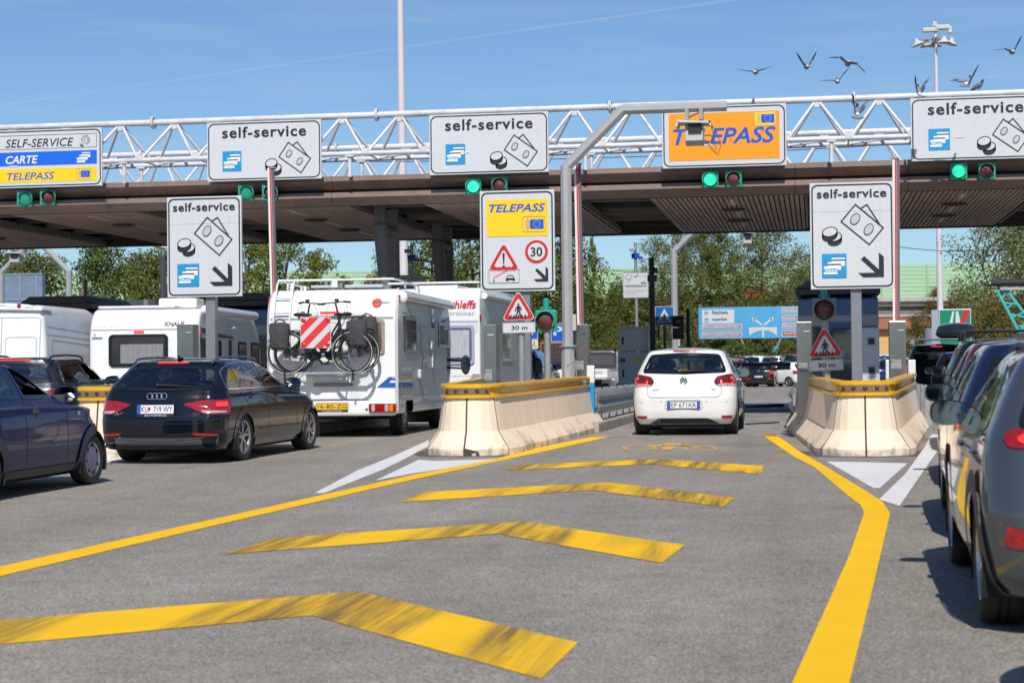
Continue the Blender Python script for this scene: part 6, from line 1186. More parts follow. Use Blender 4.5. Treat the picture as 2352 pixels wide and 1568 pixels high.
wiper(g, B.pos('R', -.02, 1.06, .03), B.pos('R', .30, 1.07, .035), B.pos('R', .42, 1.07, .03)); q = MB(); q.cyl((-.42, -.74, .255), (-.42, -.5, .255), .036, n=16); q.build('exhaust', BLACK, g, smooth=True)
q = MB(); q.box((-.02, B.pos('R', 0, 1.09, 0).y+.03, 1.095), (.17, .01, .036)); q.build('parcel_sticker', SIGNY, g)
q = MB()
for x in (-.72, -.38, .38, .72): q.ball(B.pos('R', x, .575, .002), .014, 8, 6)
q.build('parking_sensor', mat('sensor', (.6, .6, .6), .4), g)
# ---- black estate car
PBK = paint('lacquer_black', (.004, .006, .011), .0, .2, 1, .012)
ka = [list(r) for r in K_wagon(1.0, 4.73, .918, 1.42, 1.55)]
B = Body(ka, crown=.055, nS=80, nz=52)
pr = gp(562, 1057); hd = 2.7; R2 = Vector((math.cos(R_(hd)), -math.sin(R_(hd)), 0)); c = pr-R2*.88
ch = [(-.58, .985), (-.42, 1.20), (-.16, 1.315), (.4, 1.345), (1.25, 1.335), (1.62, 1.22), (2.10, .985)]
sp = dict(hw=.918, R=.325, wb=2.82, ws='twin5', rim=.235, tw=.235, side=[[(-.56, .995), (-.40, 1.19), (-.17, 1.30), (-.10, 1.31), (-.10, .995)], [(-.05, .995), (-.05, 1.315), (.4, 1.335), (.78, 1.335), (.86, .995)], [(.94, .995), (.88, 1.335), (1.25, 1.325), (1.60, 1.21), (2.05, .995)]], wr=.05, chrome=ch,
    rear=[(0, .975), (.79, 1.0), (.71, 1.18), (.64, 1.30), (0, 1.325)], front=[(0, 1.02), (.66, 1.02), (.48, 1.29), (0, 1.31)], mirror=(2.02, .985), handles=[(.28, .86), (1.3, .86)], int=(-.7, 2.5, .96, 1.36),
    parts=[('tail_light', mat('tail_red', (.30, .006, .01), .1, coat=1, var=.4, vscale=25), 'R', [(.36, .80), (.60, .845), (1.02, .86), (1.10, .83), (1.10, .70), (1.02, .655), (.66, .665), (.52, .73)], .008, True), ('tail_light_inner', mat('tail_bright', (.7, .03, .03), .15, coat=1, emit=.55, ecol=(1, .05, .03)), 'R', [(.80, .825), (1.0, .83), (1.0, .765), (.80, .76)], .014, True), ('clear_strip', CLEARL, 'R', [(.60, .715), (.98, .705), (.98, .68), (.66, .68)], .014, True), ('reflector', REDLENS, 'R', [(.50, .425), (.86, .405), (.86, .375), (.54, .385)], .008, True), ('lower_bumper', mat('diffuser_grey', (.10, .11, .13), .35, .4), 'R', [(-.82, .23), (-.86, .36), (.86, .36), (.82, .23)], .012, False), ('bumper_slot', BLACK, 'R', [(-.80, .215), (-.83, .26), (.83, .26), (.80, .215)], .018, False)],
    seams=[('R', [(-.70, .73), (-.72, .62), (-.62, .545), (.62, .545), (.72, .62), (.70, .73)], .008), ('S', [(.90, .98), (.90, .34)], .008), ('S', [(2.12, .98), (2.14, .34)], .008), ('S', [(-.1, .96), (.33, .62), (.38, .34)], .008), ('S', [(.40, .42), (2.4, .42)], .010), ('R', [(-.66, 1.0), (.66, 1.0)], .006)], rails=(-.35, 1.35, .575, 1.395, mat('rail_grey', (.14, .145, .15), .35, .6), .017), hm=PBK)
au = car('black_estate_car', 'glossy black estate car with roof rails and red tail lights behind the motorhome', 'car', on_ground(c.x, c.y), hd, B, sp, PBK, tilt=TILT(c.y))
q = MB()
for k in range(4):
    q.M = Matrix.Translation((-.099+.066*k, 0, 0)); q.lathe([(.042+.007*math.cos(a), .007*math.sin(a)) for a in np.linspace(0, 2*math.pi, 9)[:-1]], axis='Y', n=24, closed=True)
q.M = None; o = q.build('emblem', CHROME, au, smooth=True); o.location = B.pos('R', 0, .905, .012)
plate(au, B.pos('R', 0, .735, .016), Matrix.Rotation(R_(-6), 4, 'X'), 'KU   719 WY', PLATEW, .52, .12, True, small='AUTOHAUS'); q = MB(); q.prism([(-.02, .02), (.02, .02), (.015, -.01), (0, -.025), (-.015, -.01)], -.004, 0); o = q.build('coat_of_arms', SIGNR, au); o.location = B.pos('R', -.085, .737, .022)
text('A4', 'badge', CHROME, au, -.62, -.50, .655, .705, y=B.pos('R', -.56, .68, .008).y, shear=.2); text('TDI', 'badge', CHROME, au, .50, .60, .655, .685, y=B.pos('R', .55, .67, .008).y, bold=.02)
wiper(au, B.pos('R', -.02, 1.03, .03), B.pos('R', .30, 1.02, .035), B.pos('R', .50, 1.01, .03)); q = MB(); B.strip(q, 'R', [(-.22, 1.345), (.22, 1.345)], .014, .010); q.build('high_brake_light', REDLIT, au)
q = MB(); q.prism([(0, 0), (.0, .0), (.0, .0)], 0, 0) if False else q.tube([(0, -.12, 1.405), (0, -.18, 1.455)], [.028, .006], 8, flat=.4); q.ball((0, -.10, 1.408), (.035, .08, .02)); q.build('antenna', BLACK, au, smooth=True); q = MB(); q.lathe([(.05, -.04), (.055, 0), (.045, .01), (.04, -.05)], axis='Y', n=20); o = q.build('exhaust', CHROME, au, smooth=True); o.location = (-.72, -1.0, .27)
# ---- dark blue small hatchback at the left edge
PNV = paint('lacquer_navy', (.008, .015, .08), .1, .3, .6, .02); hd = 1.6
B = Body([(r[0], r[1], r[2]+(.27 if r[0] > .84 else .0), *r[3:]) for r in K_hatch(.60, 3.82, .823, 1.45, slope=.9)], crown=.06, nS=72, nz=50); pr = gp(216, 1112); F2 = Vector((math.sin(R_(hd)), math.cos(R_(hd)), 0)); R2 = Vector((F2.y, -F2.x, 0)); c = pr-R2*.80-F2*2.491; GTR = mat('trim_charcoal', (.05, .052, .056), .6)
sp = dict(hw=.823, R=.288, wb=2.491, ws='cap', tw=.18, side=[[(-.1, 1.03), (.0, 1.26), (.20, 1.37), (.62, 1.385), (.74, 1.01)], [(.84, 1.005), (.74, 1.385), (1.22, 1.365), (1.58, 1.22), (1.96, .99)]], wr=.05, open=[1], rear=[(0, 1.03), (.58, 1.05), (.48, 1.34), (0, 1.36)], front=[(0, 1.05), (.60, 1.05), (.46, 1.31), (0, 1.33)], mirror=(1.88, .99), mm=BLACK, ms=1.08, handles=[(.10, .86), (1.05, .86)], hm=GTR, arch=GTR, int=(-.4, 2.2, .98, 1.38),
    parts=[('sill_trim', GTR, 'S', [(.30, .20), (.30, .28), (2.15, .28), (2.15, .20)], .010, True), ('bumper', GTR, 'F', [(-1.0, .22), (-1.0, .40), (1.0, .40), (1.0, .22)], .012, False), ('side_repeater', CLEARL, 'S', [(2.05, .84), (2.13, .85), (2.13, .80), (2.05, .80)], .006, True)], seams=[('S', [(.80, 1.0), (.82, .34)], .010), ('S', [(1.78, .98), (1.80, .34)], .010), ('S', [(.3, .90), (.2, .6)], .008), ('S', [(-.3, .60), (2.1, .60)], .006)])
bl = car('dark_blue_hatchback', 'dark blue small hatchback with open driver window cut by the left picture edge', 'car', on_ground(c.x, c.y), hd, B, sp, PNV, tilt=TILT(c.y)); BLUE_ROOT = bl
q = MB()
for s, k in ((1, 'S+'), (-1, 'S-')):
    for y in (.10, 1.05): p = B.pos(k, y, .86, .0); q.ball(p, (.012, .075, .06), 14, 8)
q.build('handle_cup', GTR, bl, smooth=True)
# ---- grey estate behind the yellow barrier
PGR = paint('lacquer_slate', (.035, .042, .055), .5, .28, 1, .06); hd = -8
B = Body(K_wagon(1.05, 4.85, .91, 1.47, .6), crown=.055, nS=72, nz=48); p = dp(138, 860, 29.2); F2 = Vector((math.sin(R_(hd)), math.cos(R_(hd)), 0)); R2 = Vector((F2.y, -F2.x, 0)); c = p-R2*.86+F2*1.0
sp = dict(hw=.91, R=.325, wb=2.85, ws='seven', side=[[(-.70, 1.035), (-.60, 1.28), (-.40, 1.355), (.02, 1.375), (.02, 1.03)], [(.08, 1.03), (.08, 1.375), (.62, 1.38), (.86, 1.02)], [(.96, 1.02), (.72, 1.38), (1.15, 1.365), (1.55, 1.22), (1.95, 1.01)]], dark=[0, 1], open=[2], wr=.05, rear=[(0, 1.02), (.70, 1.04), (.62, 1.22), (.57, 1.345), (0, 1.36)], front=[(0, 1.04), (.66, 1.04), (.5, 1.32), (0, 1.34)], mirror=(1.95, 1.0), handles=[(.35, .92), (1.25, .92)], int=(-.7, 2.4, 1.0, 1.4), rglass=GLASSD, hm=CHROME,
    parts=[('tail_light', REDLENS, 'R', [(.62, .92), (1.08, .98), (1.12, .80), (1.05, .70), (.66, .66)], .008, True), ('clear_strip', CLEARL, 'R', [(.70, .83), (.98, .83), (.98, .77), (.70, .76)], .014, True)], seams=[('S', [(.90, 1.0), (.92, .34)], .008), ('S', [(2.05, 1.0), (2.1, .34)], .008), ('S', [(-.05, .98), (.35, .6)], .008)], rails=(-.75, 1.35, .62, 1.455, BLACK, .017))
wg = car('grey_estate_car', 'slate grey estate car with roof rails beside the white van', 'car', on_ground(c.x, c.y), hd, B, sp, PGR, tilt=TILT(c.y)); GREY_ROOT = wg
q = MB(); B.strip(q, 'R', [(-.30, 1.41), (.30, 1.41)], .018, .012); q.build('high_brake_light', REDLIT, wg); q = MB(); B.strip(q, 'S+', rnd_poly([(-.74, 1.01), (-.62, 1.30), (-.40, 1.385), (.6, 1.40), (1.15, 1.385), (1.58, 1.23), (2.0, .995)], .1), .018, .012, closed=True); q.build('window_trim', BLACK, wg)
# ---- generic cars for the queue and the far jam
def generic(name, label, kind, loc, hd, pm, L=4.2, W=.89, H=1.48, tail='wrap', tilt=0, group=None, lit=False, rails=None, glass=GLASSD, platetxt=None, rear_y=None, nz=36, intr=True, platebg=None, mirror_s=1.0, arch=None):
    ro = .74 if kind != 'wagon' else .98; slope = {'hatch': .95, 'suv': .5, 'wagon': 1.2, 'mpv': .55}[kind]; Kk = K_suv(ro, L, W, H, slope) if kind in ('suv', 'mpv') else K_hatch(ro, L, W, H, 0, slope); B = Body(Kk, crown=.055, nS=56, nz=nz); s = Kk[-1][0]/1.405; z = lambda v: v*s; yf = L-ro; RR = .34 if kind == 'suv' else .31; wb = L-ro-.9
    tl = [(.60, z(.86)), (.66, z(.94)), (.98, z(.95)), (1.03, z(.80)), (.98, z(.72)), (.64, z(.74))] if tail == 'wrap' else ([(.86, z(1.02)), (.98, z(1.02)), (1.02, z(.66)), (.88, z(.66))] if tail == 'tall' else [(.42, z(.94)), (.52, z(1.0)), (.72, z(1.02)), (.80, z(.98)), (.76, z(.93)), (.44, z(.91))] if tail == 'slim' else [(.55+.13*math.cos(a), z(.86)+.12*math.sin(a)) for a in np.linspace(0, 2*math.pi, 14)[:-1]]); re = -ro+.60; tlc = (sum(p_[0] for p_ in tl)/len(tl), sum(p_[1] for p_ in tl)/len(tl))
    sp = dict(hw=W, R=RR, wb=wb, ws='five', side=[[(re, z(1.0)), (re+.14, z(1.24)), (re+.32, z(1.325)), (yf-2.72, z(1.345)), (yf-2.70, z(.985))], [(yf-2.60, z(.985)), (yf-2.62, z(1.345)), (yf-2.32, z(1.325)), (yf-1.95, z(1.18)), (yf-1.62, z(.98))]], rear=[(0, z(.99)), (W-.17, z(1.01)), (W-.24, z(1.2)), (W-.29, z(1.325)), (0, z(1.35))], front=[(0, z(1.02)), (.66, z(1.02)), (.5, z(1.30)), (0, z(1.32))], mirror=(yf-1.66, z(.98)), ms=mirror_s, handles=[(.2, z(.87)), (1.1, z(.87))], glass=glass, rglass=glass, int=(re-.3, yf-1.1, z(.96), z(1.38)) if intr else None,
        parts=[('tail_light', REDLENS, 'R', tl, .010, True)]+([('tail_lamp', mat('tail_glow', (.6, .02, .015), .15, coat=1, emit=.8, ecol=(1, .05, .03)), 'R', [((u-tlc[0])*.55+tlc[0], (v-tlc[1])*.55+tlc[1]) for u, v in tl], .016, True)] if lit else [])+[ ('lower_bumper', mat('bumper_grey', (.028, .029, .031), .6), 'R', [(-.62, .24), (-.55, .36), (.55, .36), (.62, .24)], .006, False), ('reflector', REDLENS, 'R', [(.50, .50), (.78, .56), (.80, .46), (.54, .42)], .008, True)], arch=arch, seams=[('R', [(-.62, z(.80)), (-.60, z(.60)), (.60, z(.60)), (.62, z(.80))], .008), ('S', [(yf-2.65, z(.97)), (yf-2.65, .34)], .008), ('S', [(yf-1.55, z(.96)), (yf-1.52, .36)], .008)], rails=(re+.1, yf-2.35, W-.30, z(1.405), rails, .018) if rails else None)
    e = car(name, label, 'car', loc, hd, B, sp, pm, group, tilt)
    if platetxt: plate(e, B.pos('R', 0, z(.60), .014), Matrix.Identity(4), platetxt, platebg or PLATEW)
    q = MB(); B.strip(q, 'R', [(-.16, z(1.372)), (.16, z(1.372))], .022, .012); q.build('high_brake_light', REDLIT if lit else REDLENS, e); return e, B
P = {k: paint('lacquer_'+k, *v) for k, v in dict(graphite=((.085, .095, .11), .5, .3, 1, .05), deepblue=((.010, .018, .055), .3, .25, 1, .05), wine=((.16, .008, .02), .4, .26, 1, .04), inkblue=((.008, .016, .06), .3, .25, 1, .04), jet=((.010, .011, .013), .1, .25, 1, .06), silver=((.42, .45, .48), .6, .32, 1, .04), snow=((.70, .71, .72), 0, .3, 1, .04), beige=((.34, .29, .22), .6, .3, 1, .05), coal=((.022, .024, .03), .3, .3, 1, .06), pewter=((.22, .25, .29), .6, .32, 1, .05)).items()}
# queue on the right: left flank x (outer tyre), rear axle depth
def queue(name, label, kind, px, py, hd, pm, **k):
    p = gp(px, py); W = k.get('W', .89); h = R_(hd); c = p-Vector((-math.cos(h), math.sin(h), 0))*(W-.03); return generic(name, label, kind, on_ground(c.x, c.y), hd, pm, tilt=TILT(c.y), group='cars queueing in the right lane', **k)
queue('grey_crossover', 'graphite crossover nearest in the right queue, cut by the picture edge', 'suv', 2249, 1428, 1.0, P['graphite'], L=4.2, W=.89, H=1.47, tail='slim', lit=True, nz=44, rails=GTR, glass=GLASS, arch=GTR)
e2, B2 = queue('dark_blue_car', 'deep blue car in the right queue just ahead of the graphite crossover', 'mpv', 2194, 1232, 1.6, P['deepblue'], L=4.05, W=.87, H=1.50, lit=True, nz=44)
e3, B3 = queue('wine_red_car', 'wine red hatchback in the right queue ahead of the deep blue car', 'hatch', 2186, 1118, 2.2, P['wine'], L=4.1, W=.88, H=1.52, lit=True, nz=40)
e4, B4 = queue('black_estate', 'black car with long roof bars in the right queue ahead of the red one', 'suv', 2172, 1036, 3.0, P['jet'], L=4.6, W=.91, H=1.56, tail='tall', lit=True, nz=40)
q = MB()
for s in (-.62, .62): q.tube([(s, -.3, 1.62), (s, 2.0, 1.64)], .018, 8)
for y in (.1, 1.5): q.cyl((-.72, y, 1.65), (.72, y, 1.65), .016, n=8); q.box((-.62, y, 1.58), (.07, .12, .14)); q.box((.62, y, 1.58), (.07, .12, .14))
q.build('roof_bar', BLACK, e4); q = MB(); q.tube([(0, .0, 1.66), (0, -.12, 1.80)], .006, 5); q.build('antenna', BLACK, e4)
e5, B5 = queue('blue_hatchback', 'dark blue hatchback with bright tail light ahead in the right queue', 'hatch', 2142, 955, 3.0, P['inkblue'], L=4.0, W=.87, H=1.46, lit=True); q = MB(); q.tube([(0, 1.1, 1.46), (0, .85, 1.62)], .006, 5); q.build('antenna', BLACK, e5)
p = dp(2152, 840, 54); e6, B6 = generic('black_offroader', 'boxy black offroader carrying the grey roof box in the right queue', 'suv', (p.x, p.y, 0), 4, P['jet'], L=4.6, W=.93, H=1.80, tail='tall', lit=True, group='cars queueing in the right lane')
q = MB()
for y in (-.1, 1.1): q.cyl((-.78, y, 1.92), (.78, y, 1.92), .028, n=8); q.box((-.7, y, 1.85), (.10, .12, .14)); q.box((.7, y, 1.85), (.10, .12, .14))
q.build('roof_bar', CHROME, e6)
rb = empty('roof_box', (p.x+.62, p.y+.7, 1.96), -R_(4), 'dark grey roof box on the boxy black offroader', 'roof box'); BX = Body([(.0, -1.0, 1.05, .40, .15, .2, .05, .1), (.06, -1.08, 1.12, .56, .18, .25, .06, .12), (.12, -1.10, 1.14, .60, .18, .3, .06, .14), (.20, -1.08, 1.12, .585, .18, .3, .06, .14), (.34, -.98, .95, .52, .2, .3, .06, .12), (.42, -.85, .7, .44, .2, .3, .06, .1)], crown=.04, nS=24, nz=16)
q = MB(); BX.shell(q); q.build('shell', mat('roofbox_grey', (.22, .23, .235), .5, bump=.08, bscale=150), rb, smooth=50); q = MB(); BX.strip(q, 'R', [(-.7, .13), (.7, .13)], .03, .008); BX.strip(q, 'S-', [(-.9, .13), (.9, .13)], .03, .008); q.build('seam_band', mat('roofbox_band', (.2, .2, .21), .5), rb); text('farad', 'lettering', mat('roofbox_ink', (.17, .17, .18), .4), rb, -.25, .22, .24, .33, y=-1.06)
# beige car last in view of the queue: only its front wing and mirror reach into the picture
eb, Bb = generic('beige_car', 'pale bronze car at the bottom right corner, only its front wing and mirror visible', 'hatch', (1.71, 4.75, zg(4.75)), .6, P['beige'], L=4.2, W=.87, H=1.47, tilt=TILT(0), nz=40, group='cars queueing in the right lane', mirror_s=1.0)
# far jam beyond the booths
def far(name, label, kind, px, dep, hd, pm, **k): p = dp(px, 840, dep); return generic(name, label, kind, (p.x, p.y, zg(p.y)), hd, pm, nz=28, group='cars jammed beyond the toll lane', **k)
ef, Bf = far('black_hatchback', 'black hatchback with red lamps just beyond the toll lane', 'hatch', 1747, 107.5, 9, P['jet'], L=4.2, W=.88, H=1.49, lit=True, platetxt='WN XL 6602', glass=GLASS); logo_ring(ef, Bf.pos('R', 0, .93, .014), .06, CHROME, .014)
far('dark_crossover', 'charcoal crossover with round lamps left of the far black hatchback', 'suv', 1692, 113, 4, P['coal'], L=4.1, W=.88, H=1.62, tail='round', lit=True, glass=GLASS); far('silver_people_carrier', 'silver people carrier right behind the far black hatchback', 'mpv', 1776, 122, 8, P['silver'], L=4.3, W=.88, H=1.70, glass=GLASS); far('white_crossover', 'white crossover with black glass among the far jam', 'suv', 1733, 127, 30, P['snow'], L=4.3, W=.9, H=1.66)
far('white_saloon', 'white car turning left beside the right steel cabinet', 'hatch', 1832, 108, -52, P['snow'], L=4.4, W=.89, H=1.47, glass=GLASS); far('black_offroader', 'black tall car behind the turning white car', 'suv', 1829, 121, 5, P['jet'], L=4.5, W=.92, H=1.80, tail='tall', lit=True); far('dark_blue_saloon', 'dark blue car half hidden right of the far black hatchback', 'hatch', 1788, 116, 20, P['inkblue'], L=4.3, W=.88, H=1.45); far('white_estate', 'white estate at the back of the far jam', 'mpv', 1790, 134, -20, P['snow'], L=4.4, W=.88, H=1.62); far('black_saloon', 'black roofed car at the back of the far jam', 'hatch', 1722, 133, 80, P['coal'], L=4.4, W=.88, H=1.55); far('white_car', 'white car beside the grey electric cabinet', 'hatch', 1482, 108, 0, P['snow'], L=4.1, W=.88, H=1.45); far('silver_car', 'silver car at the left of the far jam', 'hatch', 1668, 128, 60, P['silver'], L=4.3, W=.88, H=1.5)
for (px, dep, lab, pm, hd) in ((2030, 110, 'white delivery car seen between booth and steel cabinet', P['snow'], 0), (2040, 96, 'dark car low between the booth and the steel cabinet', P['coal'], 4), (2098, 104, 'orange red car behind the tall steel cabinet', paint('lacquer_orange', (.38, .05, .02), 0, .3, 1, .05), 5), (2014, 84, 'dark car glimpsed beside the payment machine', P['inkblue'], 2)): far('queued_car', lab, 'mpv' if 'white' in lab else 'hatch', px, dep, hd, pm, H=1.9 if 'white' in lab else 1.5, lit='dark' in lab)
# cars in the lane left of the toll lane
def lane(name, label, kind, px, dep, hd, pm, **k): p = dp(px, 840, dep); c = (p.x-k.get('W', .9), p.y); return generic(name, label, kind, (*c, 0), hd, pm, group='cars in the lane left of the toll lane', **k)
lane('silver_crossover', 'silver blue crossover behind the left triangle sign pole', 'suv', 1254, 52, 1, P['pewter'], L=4.5, W=.93, H=1.74, glass=GLASS, intr=True); lane('silver_estate', 'low silver car close behind the second motorhome', 'wagon', 1204, 46.9, 1, P['silver'], L=4.3, W=.88, H=1.42, lit=True); lane('dark_saloon', 'dark saloon before the message board', 'hatch', 1312, 63, 0, P['coal'], L=4.5, W=.9, H=1.46, lit=True, glass=GLASS)
# red car on the motorway behind the trees
p = dp(1752, 700, 166); generic('red_car', 'red car passing on the raised motorway behind the trees', 'hatch', (p.x, wall_pt(p.x)-6.0, 6.9), -88, paint('lacquer_red', (.5, .02, .015), 0, .3, 1, .04), L=4.3, W=.9, H=1.6, nz=24, intr=False)
# ------------------------------------------------------------------ camper vehicles
CW = mat('camper_white', (.78, .79, .80), .3, coat=.5, var=.02, dirt=(.55, .54, .52, .5), dscale=1.2); CSIL = mat('camper_silver', (.46, .47, .49), .38, .2, var=.05, stretch=(1, 1, 8), vscale=3); CTR = mat('camper_trim', (.60, .61, .62), .4); CWIN = mat('camper_window', (.11, .085, .08), .08, coat=1, var=.35, vscale=2.2); CWINB = mat('camper_window_blue', (.10, .12, .20), .08, coat=1, var=.3, vscale=2); WFRM = mat('window_plastic', (.34, .27, .24), .4); CURT = mat('curtain', (.42, .42, .48), .8, var=.25, vscale=9, stretch=(6, 1, .3))
def boxy(yr, yf, w, z0, z1, rr=.10, slant=.0, top=.5, front=.0, cr=.03):
    h = z1-z0; k = [(z0, yr+.02, yf-.02, w-.02, rr, rr, .01, .01), (z0+.06, yr, yf, w, rr, rr, .012, .012), (z0+h*.5, yr+.01, yf, w, rr, rr, .012, .012), (z1-top, yr+.02+slant, yf-front*.2, w, rr, rr, .012, .012), (z1-top*.6, yr+.07+slant, yf-front*.5, w-.003, rr, rr, .012, .012), (z1-top*.3, yr+.17+slant, yf-front*.8, w-.01, rr, rr, .012, .012), (z1-top*.1, yr+.31+slant, yf-front, w-.02, rr, rr, .012, .012), (z1-.03, yr+.38+slant, yf-front-.05, w-.05, rr, rr, .012, .012)]; return Body(k, crown=cr, nS=40, nz=30, bar=.0, cq=(.05, .15, .4, .8))
def rear_text(B, root, s, m, x0, x1, z0, z1, **k):                    # lettering laid on the rear wall
    n = B.pos('R', (x0+x1)/2, (z0+z1)/2); a = B.raw('R', 0, z1); b = B.raw('R', 0, z0); t = math.atan2(a.y-b.y, z1-z0); o = text(s, 'lettering', m, root, x0, x1, -(z1-z0)/2, (z1-z0)/2, y=-.012, **k); o.location = (0, n.y, (z0+z1)/2); o.rotation_euler[0] = -t; return o
def rear_box(B, root, name, m, x0, x1, z0, z1, d=.03, r=.02, off=0, bev=.004):
    p = B.raw('R', (x0+x1)/2, (z0+z1)/2); q = MB(); q.prism(rrect(x1-x0, z1-z0, r, (x0+x1)/2, (z0+z1)/2), p.y-d+off, p.y+.05); return q.build(name, m, root, bev=bev)
# ---- the first motorhome with the bicycles
hd = -2.1; gL = dp(610, 953, 31.3); gR = dp(915.5, 953, 31.3); c = (gL+gR)/2; F2 = Vector((math.sin(R_(hd)), math.cos(R_(hd)), 0)); o0 = c+F2*1.1
mh = empty('motorhome', (o0.x, o0.y, 0), -R_(hd), 'white motorhome with two bicycles on its rear rack and a roof ladder', 'motorhome'); W2 = (gR-gL).length/2
B = boxy(-1.1, 4.75, W2, .40, 2.60, .05, 0, .62, 0.35); B.hole('S', [(.05+.42*math.cos(a), .32+.42*math.sin(a)) for a in np.linspace(0, 6.28, 30)]); B.hole('S', [(3.9, .2), (5.2, .2), (5.2, 1.62), (4.15, 1.62)]); q = MB(); B.shell(q); q.build('body', CW, mh, smooth=40); MH = mh; BM = B
q = MB(); B.patch(q, 'S+', [(-1.0, .66), (-1.0, 2.34), (-.86, 2.5), (4.5, 2.5), (4.5, 1.68), (4.12, 1.6), (3.92, .66)], .004, rings=2, h=.3); q.build('side_panel', CSIL, mh, smooth=True)
q = MB(); B.strip(q, 'S+', [(-1.02, 2.16), (4.6, 2.16)], .03, .010); B.strip(q, 'S+', [(-1.02, .64), (3.9, .64)], .05, .012); q.build('side_moulding', CTR, mh)
for s in (-1, 1): q = MB(); B.strip(q, 'R', [(s*(W2-.01), .44), (s*(W2-.01), 2.2), (s*(W2-.015), 2.45), (s*(W2-.03), 2.58)], .06, .012); q.build('corner_trim', CTR, mh, smooth=True)
q = MB(); B.strip(q, 'R', [(-W2+.06, 2.06), (W2-.06, 2.06)], .03, .014); B.strip(q, 'R', [(-W2+.06, .63), (W2-.06, .63)], .016, .010); q.build('rear_moulding', mat('moulding_grey', (.34, .36, .38), .4), mh)
q = MB(); q.box((0, -1.13, .50), (2*W2-.02, .20, .26)); q.build('bumper', CW, mh, bev=.05)
rear_box(B, mh, 'brake_light_housing', CW, -.60, .62, 2.09, 2.19, .07, .03, 0, .02); rear_box(B, mh, 'high_brake_light', REDLIT, -.19, .16, 2.138, 2.178, .085, .012)
for z in (1.43,):
    o = rear_box(B, mh, 'rear_window_frame', WFRM, .30, .94, 1.43, 2.03, .035, .06); rear_box(B, mh, 'rear_window', CWIN, .35, .89, 1.48, 1.98, .045, .04)
for sx in (1, -1):
    q = MB(); q.prism(rrect(.47, .155, .03, sx*.915, .505), -1.265, -1.2); t = q.build('tail_light', REDLENS, mh, bev=.01); q = MB()
    for x, in ((.76,), (.995,)): q.prism(rrect(.065, .13, .03, sx*x, .505), -1.275, -1.262)
    q.build('clear_lens', CLEARL, t, bev=.006); q = MB(); q.prism(rrect(.07, .13, .03, sx*1.075, .505), -1.275, -1.262); q.build('indicator', AMBER, t, bev=.006); q = MB(); p = B.pos('R', sx*(W2+.04), 2.40, .02); q.box(p, (.03, .05, .11)); q.build('marker_light', REDLENS, mh)
plate(mh, Vector((.03, -1.235, .535)), Matrix.Identity(4), '16-BS-ZG', mat('plate_yellow', (.78, .47, .02), .4), .56, .115, False, small='CARAVANS')
q = MB(); q.lathe([(0, 0), (.026, 0)], axis='Y', n=16); o = q.build('round_sticker', mat('sticker_green', (.06, .2, .06), .5), mh); o.location = (.64, -1.235, .48)
rear_box(B, mh, 'grab_handle', mat('handle_grey', (.22, .23, .24), .4), -.31, .37, .88, .945, .05, .012)
q = MB(); yl = B.raw('R', .79, 2.32).y-.012; tl_ = math.atan2(B.raw('R', 0, 2.40).y-B.raw('R', 0, 2.24).y, .16)
q.prism([(.087*math.cos(a), .087*math.sin(a)) for a in np.linspace(.18, math.pi-.18, 20)], -.004, 0); q.prism([(.087*math.cos(a), .087*math.sin(a)) for a in np.linspace(math.pi+.18, 2*math.pi-.18, 20)], -.004, 0); o = q.build('logo_disc', SIGNR, mh); o.location = (.79, yl, 2.32); o.rotation_euler[0] = -tl_
rear_text(B, mh, 'bürstner', SIGNDK, .70, 1.02, 2.30, 2.345, bold=.02, shear=.2)
q = MB(); z = 1.0
for x0, P_, m in ((0, [(.80, .86), (1.01, 1.035), (W2-.03, 1.035), (W2-.03, .99), (1.04, .99), (1.0, .935), (W2-.03, .935), (W2-.03, .86)], 0), (0, [(1.08, 1.03), (W2-.03, 1.03), (W2-.03, 1.008), (1.06, 1.008)], 1)): q.mi = m; p = B.raw('R', 0, .95).y; q.prism([(a, b) for a, b in P_][::-1], p-.008-.002*m, p-.004)
q.build('stripe_decal', [mat('decal_blue', (.01, .10, .42), .4), mat('decal_ochre', (.75, .40, .02), .4)], mh)
q = MB(); q.mi = 0; B.strip(q, 'S+', [(-1.03, .895), (.40, .895)], .08, .008); q.mi = 2; B.strip(q, 'S+', [(-1.03, .96), (.34, .96)], .05, .008); q.mi = 1; B.strip(q, 'S+', [(-1.03, 1.015), (.26, 1.015)], .028, .008); q.build('stripe_decal', [mat('decal_blue', (.01, .10, .42), .4), mat('decal_ochre', (.75, .40, .02), .4), CTR], mh)
def side_win(B, root, y0, y1, z0, z1, frame, pane, k='S+', r=.06, name='side_window', t=.035):
    q = MB(); B.frame(q, k, rnd_poly([(y0, z0), (y0, z1), (y1, z1), (y1, z0)], r), t*1.6, .022); B.strip(q, k, rnd_poly([(y0, z0), (y0, z1), (y1, z1), (y1, z0)], r), .02, .012, closed=True); o = q.build(name, frame, root, smooth=True); q = MB(); B.patch(q, k, rnd_poly([(y0+t, z0+t), (y0+t, z1-t), (y1-t, z1-t), (y1-t, z0+t)], r), .018, rings=2, h=.2); q.build('window_pane', pane, o, smooth=True); return o
side_win(B, mh, -.45, .72, 1.46, 2.10, WFRM, CWIN); side_win(B, mh, 3.12, 4.25, 1.60, 2.08, CTR, CWIN)
